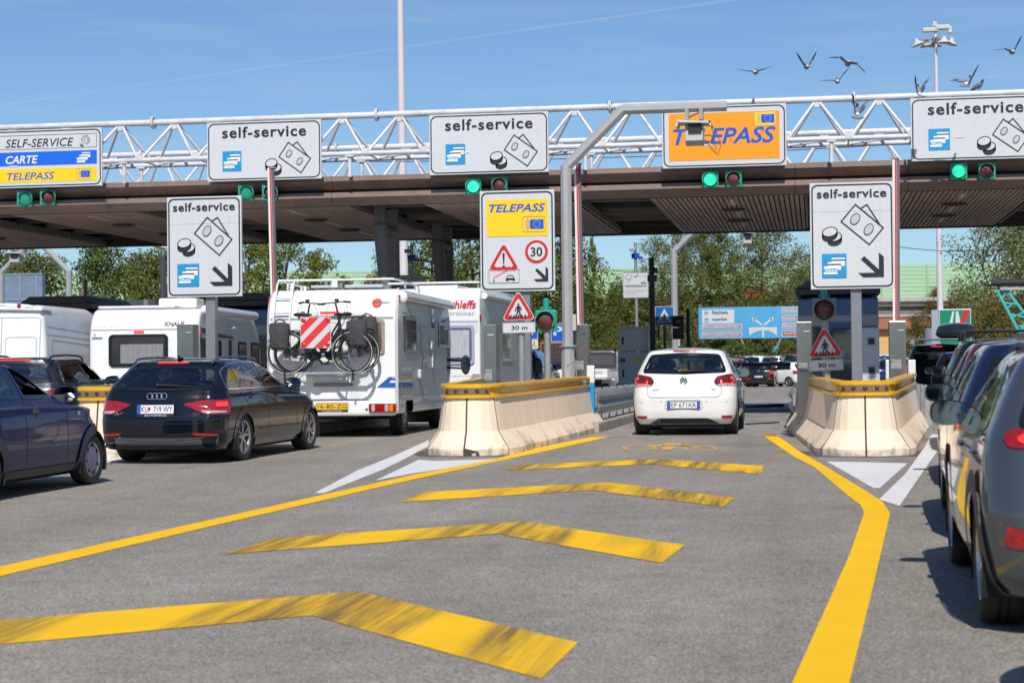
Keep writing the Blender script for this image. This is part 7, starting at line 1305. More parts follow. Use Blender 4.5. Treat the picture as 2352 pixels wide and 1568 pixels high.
q = MB(); B.frame(q, 'S+', rnd_poly([(2.15, .44), (2.15, 2.40), (2.88, 2.40), (2.88, .44)], .12), .035, .016); q.build('entrance_door', CTR, mh, smooth=True); q = MB(); B.patch(q, 'S+', rnd_poly([(2.35, 1.95), (2.35, 2.32), (2.68, 2.32), (2.68, 1.95)], .06), .012, rings=2); q.build('door_window', CWIN, mh); q = MB(); p = B.pos('S+', 2.2, 1.62, .03); q.box(p, (.05, .16, .14)); p = B.pos('S+', 2.3, 1.35, .03); q.box(p, (.03, .07, .3)); q.build('door_latch', CTR, mh, bev=.01)
q = MB(); B.frame(q, 'S+', rnd_poly([(1.35, .72), (1.35, 1.35), (1.85, 1.35), (1.85, .72)], .08), .05, .018); q.build('vent_hatch', CTR, mh, smooth=True)
q = MB(); B.frame(q, 'S+', rnd_poly([(-.85, .66), (-.85, 1.20), (.25, 1.20), (.25, .66)], .06), .05, .016); q.build('locker_door', CTR, mh, smooth=True); q = MB(); p = B.pos('S+', .95, 1.08, .03); q.box(p, (.06, .16, .16)); q.build('fuel_cap', CTR, mh, bev=.02); q = MB(); B.strip(q, 'S+', [(1.0, 1.95), (1.35, 1.8), (1.1, 1.6), (1.5, 1.35), (1.3, 1.2)], .06, .008); B.strip(q, 'S+', [(.95, 2.0), (1.7, 1.94)], .02, .008); q.build('swirl_decal', mat('decal_slate', (.2, .22, .26), .4), mh)
q = MB(); q.cyl((W2+.05, -.75, 2.44), (W2+.05, 4.4, 2.44), .075, n=16); q.box((W2+.01, 1.8, 2.52), (.1, 5.2, .04)); q.ball((W2+.05, -.78, 2.42), (.09, .06, .11)); q.build('awning', CW, mh, smooth=True)
q = MB(); q.box((0, 4.85, .78), (2.04, 1.0, .9)); q.box((0, 5.4, .75), (1.9, .5, .6)); q.build('cab', CW, mh, bev=.06)
q = MB(); q.prism([(3.95, 1.0), (4.2, 1.60), (4.75, 1.60), (5.2, 1.05)], -1.03, 1.03); o = q.build('cab_window', GLASSD, mh); o.rotation_euler[2] = 0; o.data.transform(Matrix(((0, 1, 0, 0), (1, 0, 0, 0), (0, 0, 1, 0), (0, 0, 0, 1))))
for s in (1, -1):
    q = MB(); 
    for z in (1.36, 1.20): q.cyl((s*1.0, 4.75, z), (s*1.38, 4.62, z-.02), .022, n=8)
    q.build('mirror_arm', BLACK, mh); q = MB(); q.ball((s*1.46, 4.62, 1.25), (.10, .06, .20), 16, 12); m_ = q.build('mirror', BLACK, mh, smooth=True); q = MB(); q.prism(rrect(.14, .32, .05, s*1.46, 1.25), 4.552, 4.562); q.build('mirror_glass', MIRR, m_)
wheels(mh, (.05, 3.95), 1.06, .335, .22, .2, 'cap'); q = MB(); q.box((0, 2.2, .45), (1.7, 5.4, .2)); q.cyl((-.9, .05, .33), (.9, .05, .33), .05, n=8); q.cyl((-.3, -.9, .36), (.4, -.9, .36), .06, n=10); q.build('underbody', DARK, mh); q = MB(); q.box((W2-.14, -.2, .32), (.02, .3, .3)); q.build('mud_flap', BLACK, mh)
lad = empty('p', (0, 0, 0)); bpy.data.objects.remove(lad)
q = MB(); ys = lambda z: B.raw('R', -.88, min(z, 2.55)).y-.07
for x in (-1.02, -.73): q.tube([(x, ys(1.30), 1.30)]+[(x, ys(z), z) for z in (1.6, 1.9, 2.1, 2.3, 2.45)]+[(x, -.86, 2.66), (x, -.72, 2.76), (x, -.5, 2.72)], .016, 8)
for z in (1.32, 1.58, 1.86, 2.16, 2.42): q.cyl((-1.02, ys(z), z), (-.73, ys(z), z), .013, n=8); q.box((-.875, ys(z), z+.008), (.29, .035, .012))
for z in (1.45, 2.0): 
    for x in (-1.02, -.73): q.cyl((x, ys(z), z), (x, ys(z)+.08, z), .01, n=6)
q.build('ladder', CW, mh, smooth=True)
q = MB(); q.tube([(-1.02, -.72, 2.745), (1.02, -.72, 2.745)], .02, 8); q.tube([(1.02, -.72, 2.745), (1.06, -.4, 2.74), (1.06, 1.5, 2.72), (1.06, 1.62, 2.6)], .02, 8); q.tube([(-1.06, -.6, 2.745), (-1.06, 1.6, 2.72)], .02, 8)
for x, y in ((-.02, -.72), (1.06, .2), (-1.06, .2), (1.06, 1.2), (-1.06, 1.2)): q.box((x, y, 2.68), (.10 if x < 1 else .03, .03, .12))
q.build('roof_rail', CW, mh, smooth=True)
q = MB(); q.box((-.35, .1, 2.66), (.5, .45, .05)); q.box((.35, .3, 2.66), (.7, .7, .06)); q.build('roof_hatch', mat('hatch_grey', (.42, .44, .5), .4), mh, bev=.02)
q = MB(); AL = mat('rack_aluminium', (.60, .61, .62), .35, .7)
for y in (-1.36, -1.58): q.box((-.05, y, 1.115), (1.42, .06, .035))
q.box((-.08, -1.22, 1.07), (.66, .10, .03))
for x in (-.35, .3): q.cyl((x, -1.05, 1.8), (x, -1.16, 1.1), .014, n=8); q.cyl((x, -1.12, 1.1), (x, -1.6, 1.1), .014, n=8)
q.build('bicycle_rack', AL, mh); q = MB()
for x in (-.70, .49): q.cyl((x, -1.62, 1.16), (x, -1.62, .98), .018, n=8)
q.build('rack_strap', BLACK, mh)
# ---- bicycles, panniers, warning board: each rests on the rack, each a thing of its own
BFR = mat('bike_frame', (.015, .016, .02), .3, coat=.7)
def bicycle(root_mat, label, flip):
    e = empty('electric_bicycle', (0, 0, 0), 0, label, 'bicycle', 'bicycles on the motorhome rack'); e.matrix_world = root_mat @ Matrix.Diagonal((flip, 1, 1, 1)) if False else root_mat; f = flip
    T = lambda x, y, z: (x*f, y, z)
    for x in (0, 1.13):
        q = MB(); q.lathe([(.348+.022*math.cos(a), .022*math.sin(a)) for a in np.linspace(0, 2*math.pi, 11)[:-1]], axis='Y', n=48, closed=True); w_ = q.build('wheel', RUBBER, e, smooth=True); w_.location = T(x, 0, 0)
        q = MB(); q.lathe([(.336, -.011), (.336, .011), (.312, .009), (.312, -.009)], axis='Y', n=48, closed=True); q.build('rim', mat('bike_rim', (.03, .03, .032), .35, .4), w_, smooth=True); q = MB(); q.lathe([(.339, -.020), (.353, -.0225)], axis='Y', n=48); q.build('reflex_band', mat('reflex_white', (.55, .56, .57), .4), w_)
        q = MB(); q.cyl((0, -.04, 0), (0, .04, 0), .03, n=12)
        for i in range(28): a = 2*math.pi*i/28; b = a+(.35 if i % 2 else -.35); q.cyl((.028*math.cos(b), (.02 if i % 4 < 2 else -.02), .028*math.sin(b)), (.315*math.cos(a), 0, .315*math.sin(a)), .0016, n=4, cap=False)
        q.build('spokes', mat('spoke_steel', (.25, .25, .26), .3, .8), w_)
        q = MB(); q.lathe([(.028, .03), (.085, .03)], axis='Y', n=20); q.build('brake_disc', mat('disc_steel', (.2, .2, .2), .35, .8), w_)
        q = MB(); a0, a1 = (R_(10), R_(150)) if x == 0 else (R_(30), R_(200)); q.tube([(.388*math.cos(a)*1, 0, .388*math.sin(a)) for a in np.linspace(a0, a1, 16)] if f > 0 else [(-.388*math.cos(a), 0, .388*math.sin(a)) for a in np.linspace(a0, a1, 16)], .026, 8, flat=.35); q.build('mudguard', BLACK, e, smooth=True).location = T(x, 0, 0)
    q = MB(); bb, st, hd_, hd2 = T(.47, 0, -.06), T(.33, 0, .50), T(.93, 0, .44), T(.89, 0, .62)
    q.tube([hd_, T(.80, 0, .22), T(.62, 0, .02), bb], .033, 10); q.tube([bb, T(.40, 0, .2), st], .019, 10); q.tube([hd2, hd_], .024, 10); q.tube([T(.38, 0, .30), T(.72, 0, .22), T(.90, 0, .52)], .02, 10)
    for y in (-.05, .05): q.tube([bb, T(.3, y, -.03), T(0, y, 0)], .013, 8); q.tube([T(.37, y*.4, .34), T(0, y, 0)], .010, 8); q.tube([T(.95, y*.8, .40), T(1.02, y, .24), T(1.13, y, 0)], .017, 8)
    q.build('frame', BFR, e, smooth=True)
    q = MB(); q.ball(T(.50, 0, -.05), (.10, .06, .08), 14, 10); q.tube([T(.44, -.06, -.04), T(.2, -.06, -.02), T(-.02, -.06, 0)], [.075, .05, .045], 12, flat=.35); q.ball(T(.46, -.06, -.05), (.10, .03, .09), 16, 10); q.build('motor_and_chaincase', BLACK, e, smooth=True)
    q = MB(); 
    for s in (-1, 1): q.cyl(T(.48, s*.08, -.05), T(.48+s*.10, s*.10, -.05-s*.13), .014, n=8); q.box(T(.48+s*.12, s*.15, -.05-s*.14), (.09, .08, .025))
    q.cyl(T(.48, -.09, -.05), T(.48, .09, -.05), .018, n=8); q.tube([T(.48, .085, -.05), T(.40, .085, -.06)], .011, 6)
    q.tube([T(.40, .08, -.06), T(.2, .09, -.10)], .011, 6); q.build('crank', mat('crank_grey', (.07, .07, .075), .35, .5), e, smooth=True)
    q = MB(); q.tube([st, T(.31, 0, .62)], .014, 8); q.ball(T(.20, 0, .655), (.09, .09, .035), 14, 8); q.ball(T(.31, 0, .65), (.13, .045, .028), 14, 8); q.build('saddle', BLACK, e, smooth=True)
    q = MB(); q.tube([hd2, T(.87, 0, .76), T(.85, -.02, .83)], .017, 8); q.tube([T(.60, -.13, .82), T(.72, -.06, .84), T(.85, -.03, .85), T(.98, .06, .87), T(1.06, .14, .86)], .012, 8); q.tube([T(.58, -.14, .82), T(.70, -.07, .835)], .018, 8); q.tube([T(.98, .06, .87), T(1.08, .15, .86)], .018, 8); q.box(T(.88, -.05, .89), (.07, .03, .05)); q.tube([T(1.02, .02, .84), T(1.06, -.02, .70), T(1.0, -.02, .5), T(.94, 0, .45)], .005, 5); q.tube([T(.76, -.06, .83), T(.70, -.08, .7), T(.74, -.05, .52), T(.86, 0, .5)], .005, 5); q.tube([T(.99, .0, .84), T(1.02, -.02, .62), T(.95, -.02, .42)], .004, 5); q.build('handlebar', BLACK, e, smooth=True)
    q = MB(); 
    for y in (-.06, .06): q.tube([T(.28, y, .38), T(-.26, y, .40), T(0, y, 0)], .008, 6)
    q.tube([T(-.26, -.06, .40), T(-.26, .06, .40)], .008, 6); q.build('luggage_rack', BLACK, e, smooth=True); return e
def pannier(root_mat, label, flip):
    e = empty('pannier_bag', (0, 0, 0), 0, label, 'bag', 'bags on the bicycles'); e.matrix_world = root_mat; K = [(.0, -.07, .07, .13, .05, .05, .01, .01), (.05, -.10, .10, .155, .06, .06, .02, .02), (.2, -.105, .105, .165, .06, .06, .02, .02), (.36, -.09, .09, .175, .05, .05, .02, .02), (.44, -.075, .075, .17, .05, .05, .01, .01)]; b_ = Body(K, crown=.03, nS=12, nz=16, bar=.02); q = MB(); b_.shell(q); BAGM = mat('bag_canvas', (.045, .042, .048), .75, bump=.9, bscale=16, var=.25, vscale=10); q.build('bag', BAGM, e, smooth=60)
    q = MB(); b_.patch(q, 'R', rnd_poly([(-.17, .46), (.17, .46), (.165, .24), (.12, .19), (-.12, .19), (-.165, .24)], .04), .014); q.build('flap', BAGM, e, smooth=True); q = MB(); b_.patch(q, 'R', rnd_poly([(-.13, .16), (.13, .16), (.12, .02), (-.12, .02)], .03), .022); q.build('pocket', BAGM, e, smooth=True)
    for x in (-.09, .09): q = MB(); b_.strip(q, 'R', [(x, .26), (x, .12)], .02, .024); q.build('strap', BLACK, e)
    q = MB(); q.tube([(-.10, .02, .47), (0, .02, .52), (.10, .02, .47)], .012, 6); q.build('handle', BLACK, e); return e
MW = Matrix.Translation(mh.location) @ Matrix.Rotation(-R_(hd), 4, 'Z'); Q6 = lambda X, Y: ((X-775)/656.5, .38+(1450-Y)/656)
x, z = Q6(345, 742); bicycle(MW @ Matrix.Translation((x, -1.60, z)), 'outer black electric bicycle with its saddle at the left', 1)
x, z = Q6(1130, 738); bicycle(MW @ Matrix.Translation((x, -1.37, z)), 'inner black electric bicycle with its saddle at the right', -1)
x, z = Q6(285, 705); pannier(MW @ Matrix.Translation((x, -1.76, z)), 'black bicycle bag hanging at the left, beside the ladder', 1); x, z = Q6(1150, 680); pannier(MW @ Matrix.Translation((x, -1.54, z)) @ Matrix.Rotation(R_(-4), 4, 'Y'), 'black bicycle bag hanging at the right, before the rear window', 1); x, z = Q6(1225, 640); pannier(MW @ Matrix.Translation((x, -1.2, z)) @ Matrix.Rotation(R_(-6), 4, 'Y'), 'second black bag behind the right bicycle bag', 1)
x, z = Q6(707, 518); wb_ = empty('warning_board', (0, 0, 0), 0, 'square red and white striped warning board tied to the bicycles', 'warning board'); wb_.matrix_world = MW @ Matrix.Translation((x, -1.83, z)); a = .265
q = MB(); q.box((0, .008, 0), (2*a, .012, 2*a)); q.build('board', SIGNW, wb_, bev=.003); q = MB()
def clipband(c0, c1):                                                   # the part of the board with c0 < z - x < c1
    P_ = [(-a*.97, -a*.97), (a*.97, -a*.97), (a*.97, a*.97), (-a*.97, a*.97)]
    for sgn, cc in ((1, c0), (-1, c1)):
        out = []
        for i in range(len(P_)):
            p, r = P_[i], P_[(i+1) % len(P_)]; f1, f2 = sgn*((p[1]-p[0])-cc), sgn*((r[1]-r[0])-cc)
            if f1 >= 0: out.append(p)
            if f1*f2 < 0: t = f1/(f1-f2); out.append((p[0]+(r[0]-p[0])*t, p[1]+(r[1]-p[1])*t))
        P_ = out
    return P_
for c0, c1 in ((-.36, -.20), (-.06, .10), (.22, .38)): q.prism(clipband(c0-.02, c1-.02), -.003, .002)
q.build('red_stripe', mat('stripe_red', (.72, .03, .03), .45), wb_)
for sx, sz in ((-1, 1), (1, 1), (-1, -1), (1, -1)): q = MB(); q.lathe([(0, -.012), (.03, -.010), (.042, 0)], (sx*.21, 0, sz*.21), axis='Y', n=20); q.build('reflector', mat('reflector_red', (.5, .02, .02), .2, coat=1), wb_, smooth=True)
# ---- the second motorhome
hd = 0.5; gR = dp(1103, 853, 39.5); F2 = Vector((math.sin(R_(hd)), math.cos(R_(hd)), 0)); R2 = Vector((F2.y, -F2.x, 0)); c = gR-R2*1.14+F2*1.4; dh = empty('motorhome', (c.x, c.y, 0), -R_(hd), 'second white motorhome with red script, ahead of the one with bicycles', 'motorhome'); B = boxy(-1.4, 4.4, 1.14, .45, 2.98, .05, .0, .28, .3); q = MB(); B.shell(q); q.build('body', CW, dh, smooth=40)
rear_text(B, dh, 'Dethleffs', mat('script_red', (.6, .02, .03), .4), .22, 1.06, 2.49, 2.67, bold=.02, shear=.25); rear_text(B, dh, 'globetrotter', mat('script_grey', (.35, .36, .38), .4), .0, 1.04, 2.32, 2.44)
q = MB(); B.strip(q, 'R', [(-1.1, 2.22), (1.1, 2.22)], .03, .012); B.strip(q, 'R', [(-1.1, 1.02), (1.1, 1.02)], .012, .008); 
for k in range(14): B.strip(q, 'R', [(-1.1, 1.95+.02*k), (1.1, 1.95+.02*k)], .004, .004)
q.build('rear_moulding', mat('moulding_pale', (.55, .57, .6), .4), dh); q = MB(); q.prism(rrect(1.24, .86, .09, .40, 1.70), B.raw('R', .4, 1.7).y-.04, B.raw('R', .4, 1.7).y+.02); w_ = q.build('rear_window', mat('window_surround', (.36, .37, .48), .35), dh); q = MB(); q.prism(rrect(1.12, .74, .06, .40, 1.70), B.raw('R', .4, 1.7).y-.046, B.raw('R', .4, 1.7).y-.02); q.build('window_pane', CWINB, w_); q = MB(); q.prism(rrect(.42, .60, .01, .70, 1.72), B.raw('R', .4, 1.7).y-.050, B.raw('R', .4, 1.7).y-.047); q.build('curtain', CURT, w_)
for s in (1, -1):
    q = MB(); q.prism([(s*1.12, .55), (s*1.12, 1.06), (s*.98, 1.06), (s*.90, .9), (s*.84, .55)], -1.43, -1.38); t = q.build('lamp_panel', mat('lamp_panel', (.30, .30, .31), .45), dh)
    for z in (.74, .84, .94): q = MB(); q.ball((s*1.0, -1.44, z), (.11, .02, .03), 14, 8); q.build('tail_light', REDLENS, t, smooth=True)
    q = MB(); q.box((s*1.15, -1.34, 2.28), (.03, .05, .14)); q.build('marker_light', REDLENS, dh)
side_win(B, dh, -.7, .2, 1.75, 2.15, CTR, CWINB); side_win(B, dh, 1.2, 2.6, 1.35, 2.1, CTR, CWINB); q = MB()
for y, z in ((.7, 1.0), (.7, .55)): B.frame(q, 'S+', [(y, z), (y, z+.26), (y+.45, z+.26), (y+.45, z)], .03, .014)
q.build('vent_grille', CTR, dh); q = MB(); B.patch(q, 'S+', [(-1.36, .5), (-1.36, 2.75), (4.2, 2.75), (4.2, .5)], .003, rings=2, h=.4); q.build('side_panel', CSIL, dh); q = MB(); q.cyl((1.19, -1.1, 2.78), (1.19, 4.1, 2.78), .075, n=14); q.build('awning', CW, dh, smooth=True)
q = MB(); q.tube([(-1.0, -1.05, 3.08), (1.05, -1.05, 3.08)], .025, 8); q.tube([(1.05, -1.05, 3.08), (1.08, -.5, 3.07), (1.08, 2.2, 3.05)], .02, 8); q.box((-.2, 1.0, 3.05), (1.0, 1.4, .08)); q.build('roof_rail', CW, dh, smooth=True); wheels(dh, (0, 3.6), 1.05, .335, .22, .2, 'cap'); q = MB(); q.box((0, 1.6, .40), (1.9, 5.4, .2)); q.build('underbody', DARK, dh); q = MB(); q.box((0, 4.7, .95), (2.0, 1.4, 1.1)); q.build('cab', CW, dh, bev=.15)
for s in (1,): q = MB(); q.cyl((1.0, 4.7, 1.3), (1.4, 4.6, 1.3), .022, n=8); q.cyl((1.0, 4.7, 1.16), (1.4, 4.6, 1.16), .022, n=8); q.ball((1.45, 4.58, 1.22), (.12, .06, .22)); q.build('mirror', BLACK, dh, smooth=True)
# ---- the caravan
hd = -4.2; gL = dp(205, 870, 38.2); gR = dp(454, 870, 37.9); c = (gL+gR)/2; F2 = Vector((math.sin(R_(hd)), math.cos(R_(hd)), 0)); c = c+F2*2.4; W2 = (gR-gL).length/2; cv = empty('caravan', (c.x, c.y, 0), -R_(hd), 'white caravan with large rear window behind the self-service post', 'caravan'); B = boxy(-2.4, 3.4, W2, .35, 2.54, .10, .0, .62, .7); q = MB(); B.shell(q); q.build('body', CW, cv, smooth=40)
q = MB(); B.patch(q, 'S+', [(-2.3, .45), (-2.3, 2.0), (-2.05, 2.35), (2.4, 2.35), (3.1, 1.9), (3.3, 1.2), (3.3, .45)], .004, rings=2, h=.3); q.build('side_panel', mat('caravan_side', (.55, .56, .58), .35, var=.03), cv, smooth=True); q = MB(); B.strip(q, 'R', [(-W2+.04, 2.07), (W2-.08, 2.07)], .022, .012); q.build('rear_moulding', mat('moulding_grey', (.34, .36, .38), .4), cv)
o = rear_box(B, cv, 'rear_window', mat('window_black', (.010, .011, .013), .4, spec=.3), -W2+.44, -W2+1.72, 1.28, 1.97, .03, .10); rear_box(B, cv, 'window_pane', mat('caravan_pane', (.03, .032, .036), .1, spec=.4, var=.5, vscale=1.5), -W2+.52, -W2+1.66, 1.34, 1.91, .036, .07); rear_box(B, cv, 'curtain', mat('curtain_grey', (.22, .22, .225), .6, var=.3, vscale=7, stretch=(7, 1, .3)), -W2+.70, -W2+1.62, 1.36, 1.76, .0375, .01); rear_box(B, cv, 'high_brake_light', REDLIT, -W2+.98, -W2+1.20, 2.01, 2.045, .04, .01)
rear_text(B, cv, 'SÜDWIND', mat('letter_silver', (.35, .37, .38), .4), -W2+.09, -W2+.57, 2.12, 2.17, shear=.2, space=2.0); rear_text(B, cv, 'KNAUS', mat('letter_slate', (.07, .08, .085), .4), -W2+1.63, -W2+2.06, 2.13, 2.23, bold=.025, shear=.2)
q = MB(); q.lathe([(0, 0), (.03, 0)], axis='Y', n=14); o = q.build('sticker', mat('sticker_pale', (.45, .5, .5), .5), cv); o.location = B.pos('R', -W2+.13, 1.97, .012); q = MB(); p = B.pos('R', -W2+.19, 1.90, .012); q.box(p, (.22, .004, .035)); q.build('sticker', mat('sticker_blue', (.15, .2, .34), .5), cv)
q = MB(); B.strip(q, 'S+', [(-2.2, 2.06), (-1.2, 1.98), (.6, 1.90)], .10, .008); q.build('stripe_decal', mat('decal_anthracite', (.05, .05, .055), .4), cv); q = MB(); B.strip(q, 'S+', [(-2.2, 1.92), (3.2, 1.86)], .02, .008); q.build('side_moulding', CTR, cv); q = MB(); B.patch(q, 'S+', [(-2.25, 1.88), (-2.05, .6), (-1.2, .6), (-1.2, 1.88)], .006, rings=2); q.build('dark_panel', mat('decal_anthracite', (.05, .05, .055), .4), cv)
for y0, y1 in ((-1.25, -.5), (1.05, 1.8), (2.3, 3.1)): side_win(B, cv, y0, y1, 1.15, 1.84, BLACK, mat('caravan_pane', (.05, .052, .055), .06), r=.07)
q = MB(); B.frame(q, 'S+', rnd_poly([(-.05, .5), (-.05, 2.06), (.62, 2.06), (.62, .5)], .12), .035, .016); q.build('entrance_door', CTR, cv, smooth=True); q = MB(); B.patch(q, 'S+', rnd_poly([(.18, .8), (.18, 1.86), (.44, 1.86), (.44, .8)], .03), .012, rings=2); q.build('door_window', BLACK, cv); q = MB(); p = B.pos('S+', .3, 2.14, .05); q.ball(p, (.09, .20, .04)); q.build('door_lamp', CW, cv, smooth=True)
q = MB(); p = B.pos('S+', -2.2, 1.98, .02); q.ball(p, (.02, .03, .10)); q.build('marker_light', REDLENS, cv, smooth=True); q = MB(); B.strip(q, 'S+', [(.95, .9), (.98, 1.3)], .08, .008); q.build('model_badge', SIGNDK, cv); q = MB(); q.cyl((W2+.03, -1.9, 2.48), (W2+.03, 2.6, 2.48), .10, n=16); q.ball((W2+.03, -1.9, 2.48), .10); q.build('awning', CW, cv, smooth=True)
q = MB(); q.box((-.35, -.6, 2.57), (1.7, 2.2, .06)); q.build('roof_hatch', CTR, cv, bev=.02); q = MB(); q.box((.42, -.9, 2.66), (.85, .7, .22)); q.build('air_conditioner', CW, cv, bev=.05); wheels(cv, (0,), W2-.05, .32, .19, .2, 'cap'); q = MB(); q.box((0, .3, .3), (1.9, 5, .15)); q.build('underbody', DARK, cv)
# ---- the white van
p = dp(103, 850, 40.2); hd = -2.0; R2 = Vector((math.cos(R_(hd)), -math.sin(R_(hd)), 0)); F2 = Vector((-R2.y, R2.x, 0)); c = p-R2*1.02+F2*1.0; vn = empty('white_van', (c.x, c.y, 0), -R_(hd), 'high roofed white panel van with awning spoiler at the left edge', 'van'); B = Body([(z_*1.075, *r_) for z_, *r_ in [(.40, -1.0, 4.6, 1.0, .12, .3, .01, .1), (.6, -1.02, 4.7, 1.03, .12, .3, .01, .1), (1.1, -1.02, 4.6, 1.04, .12, .3, .01, .1), (1.5, -1.0, 4.0, 1.03, .12, .3, .01, .1), (2.0, -.95, 3.4, .98, .12, .3, .01, .1), (2.3, -.92, 2.9, .94, .12, .3, .01, .1), (2.42, -.86, 2.6, .90, .14, .3, .01, .1), (2.5, -.78, 2.4, .84, .15, .3, .01, .1)]], crown=.06, nS=50, nz=36, bar=.0); q = MB(); B.shell(q); q.build('body', CW, vn, smooth=50)
for k_, P_, w_, cl_ in (('S+', [(-.55, 1.0), (-.55, 1.92), (1.85, 1.82), (1.85, 1.0)], .018, 1), ('S+', [(-.8, 2.22), (2.2, 2.10)], .014, 0), ('S+', [(-.8, 2.04), (2.4, 1.94)], .014, 0), ('R', [(-.9, .6), (-.9, 2.42), (.9, 2.42), (.9, .6)], .014, 1), ('R', [(0, .6), (0, 2.42)], .014, 0), ('R', [(.1, 1.1), (.1, 1.98), (.82, 1.98), (.82, 1.1)], .012, 1)): q = MB(); B.strip(q, k_, rnd_poly(P_, .1) if cl_ else P_, w_, .006, closed=bool(cl_)); q.build('panel_gap', mat('gap_grey', (.25, .26, .28), .6), vn)
q = MB(); B.patch(q, 'S+', rnd_poly([(2.0, 1.1), (2.0, 1.72), (2.8, 1.68), (3.3, 1.1)], .05), .006); q.build('side_window', FRIT, vn)
q = MB(); p = B.pos('R', 1.0, 1.42, .02); q.box(p, (.18, .05, .06)); q.build('door_hinge', CTR, vn, bev=.006); q = MB(); q.prism([(a, b+.19) for a, b in [(-1.0, 2.50), (.15, 2.56), (.62, 2.52), (.95, 2.42), (.95, 2.37), (-1.0, 2.44)]], -.98, -.4); q.build('roof_spoiler', CW, vn, bev=.04)
for x, z in ((-.36, 2.69), (.42, 2.68)): q = MB(); q.lathe([(0, -1.0), (.035, -.998), (.05, -.985)], (x, 0, z), axis='Y', n=16); q.build('spoiler_lamp', REDLENS, vn, smooth=True)
text('FIAMMA', 'lettering', mat('letter_bluegrey', (.2, .27, .36), .5), vn, -.16, .10, 2.675, 2.71, y=-.985); text('FIAMMA', 'lettering', mat('letter_bluegrey', (.2, .27, .36), .5), vn, .58, .76, 2.63, 2.66, y=-.985); wheels(vn, (0, 3.6), 1.0, .335, .22, .2, 'cap'); q = MB(); q.box((0, 1.8, .42), (1.8, 5, .2)); q.build('underbody', DARK, vn)
# ---- flatbed truck
p = dp(1394, 868, 60); tk = empty('flatbed_truck', (p.x-1.0, p.y, 0), 0, 'small white dropside flatbed truck left of the grey electric cabinet', 'truck'); q = MB(); q.box((0, .02, 1.0), (2.0, .05, .30)); q.box((.99, 1.6, 1.0), (.05, 3.2, .30)); q.box((-.99, 1.6, 1.0), (.05, 3.2, .30)); q.box((0, 1.6, .83), (2.0, 3.2, .05)); q.box((0, -.01, .88), (2.04, .03, .05)); q.build('dropside_bed', CW, tk, bev=.01); text('DUCATO', 'lettering', SIGNDK, tk, .5, .85, .98, 1.06, y=-.012, shear=.2)
q = MB(); q.box((0, 3.2, 1.4), (1.9, .05, .62)); q.box((-.94, 3.2, 1.45), (.06, .08, .8)); q.box((.94, 3.2, 1.45), (.06, .08, .8)); q.box((0, 3.2, 1.80), (1.95, .08, .08)); q.build('headboard', mat('headboard_black', (.03, .032, .036), .6), tk); q = MB()
for k in range(26): q.cyl((-.85+.068*k, 3.15, 1.30), (-.85+.068*k, 3.15, 1.62), .006, n=4)
for k in range(6): q.cyl((-.88, 3.15, 1.32+.055*k), (.88, 3.15, 1.32+.055*k), .006, n=4)
q.build('mesh_screen', mat('mesh_grey', (.2, .22, .24), .5), tk); q = MB(); q.box((.1, 3.12, 1.80), (.14, .03, .07)); q.build('high_brake_light', REDLENS, tk); q = MB(); q.box((0, 4.0, 1.15), (1.9, 1.5, 1.3)); q.build('cab', CW, tk, bev=.2); q = MB(); q.box((1.06, 3.7, 1.5), (.1, .12, .35)); q.build('mirror', CW, tk, bev=.03); q = MB(); q.box((0, .25, .58), (1.6, .03, .46)); q.build('mud_flap', BLACK, tk); wheels(tk, (.9, 4.0), .95, .33, .2, .2, 'cap')
# ------------------------------------------------------------------ people in the cars
SKIN = mat('skin', (.48, .26, .18), .55); HAIRD = mat('hair_brown', (.06, .035, .02), .7, bump=.4, bscale=60); SHIRT = mat('shirt_dark', (.03, .035, .045), .8)
def skinmesh(nodes, edges, name, m):
    me = bpy.data.meshes.new(name); me.from_pydata([n[0] for n in nodes], edges, []); o = bpy.data.objects.new(name, me); C.objects.link(o); o.modifiers.new('s', 'SKIN'); o.modifiers.new('u', 'SUBSURF').levels = 2
    for i, n in enumerate(nodes): r = n[1]; me.skin_vertices[0].data[i].radius = r if isinstance(r, tuple) else (r, r)
    me.skin_vertices[0].data[0].use_root = True; bpy.context.view_layer.update(); ev = o.evaluated_get(bpy.context.evaluated_depsgraph_get()); m2 = bpy.data.meshes.new_from_object(ev); bpy.data.objects.remove(o); m2.materials.clear(); m2.materials.append(m); m2.shade_smooth(); return m2
_pm = []
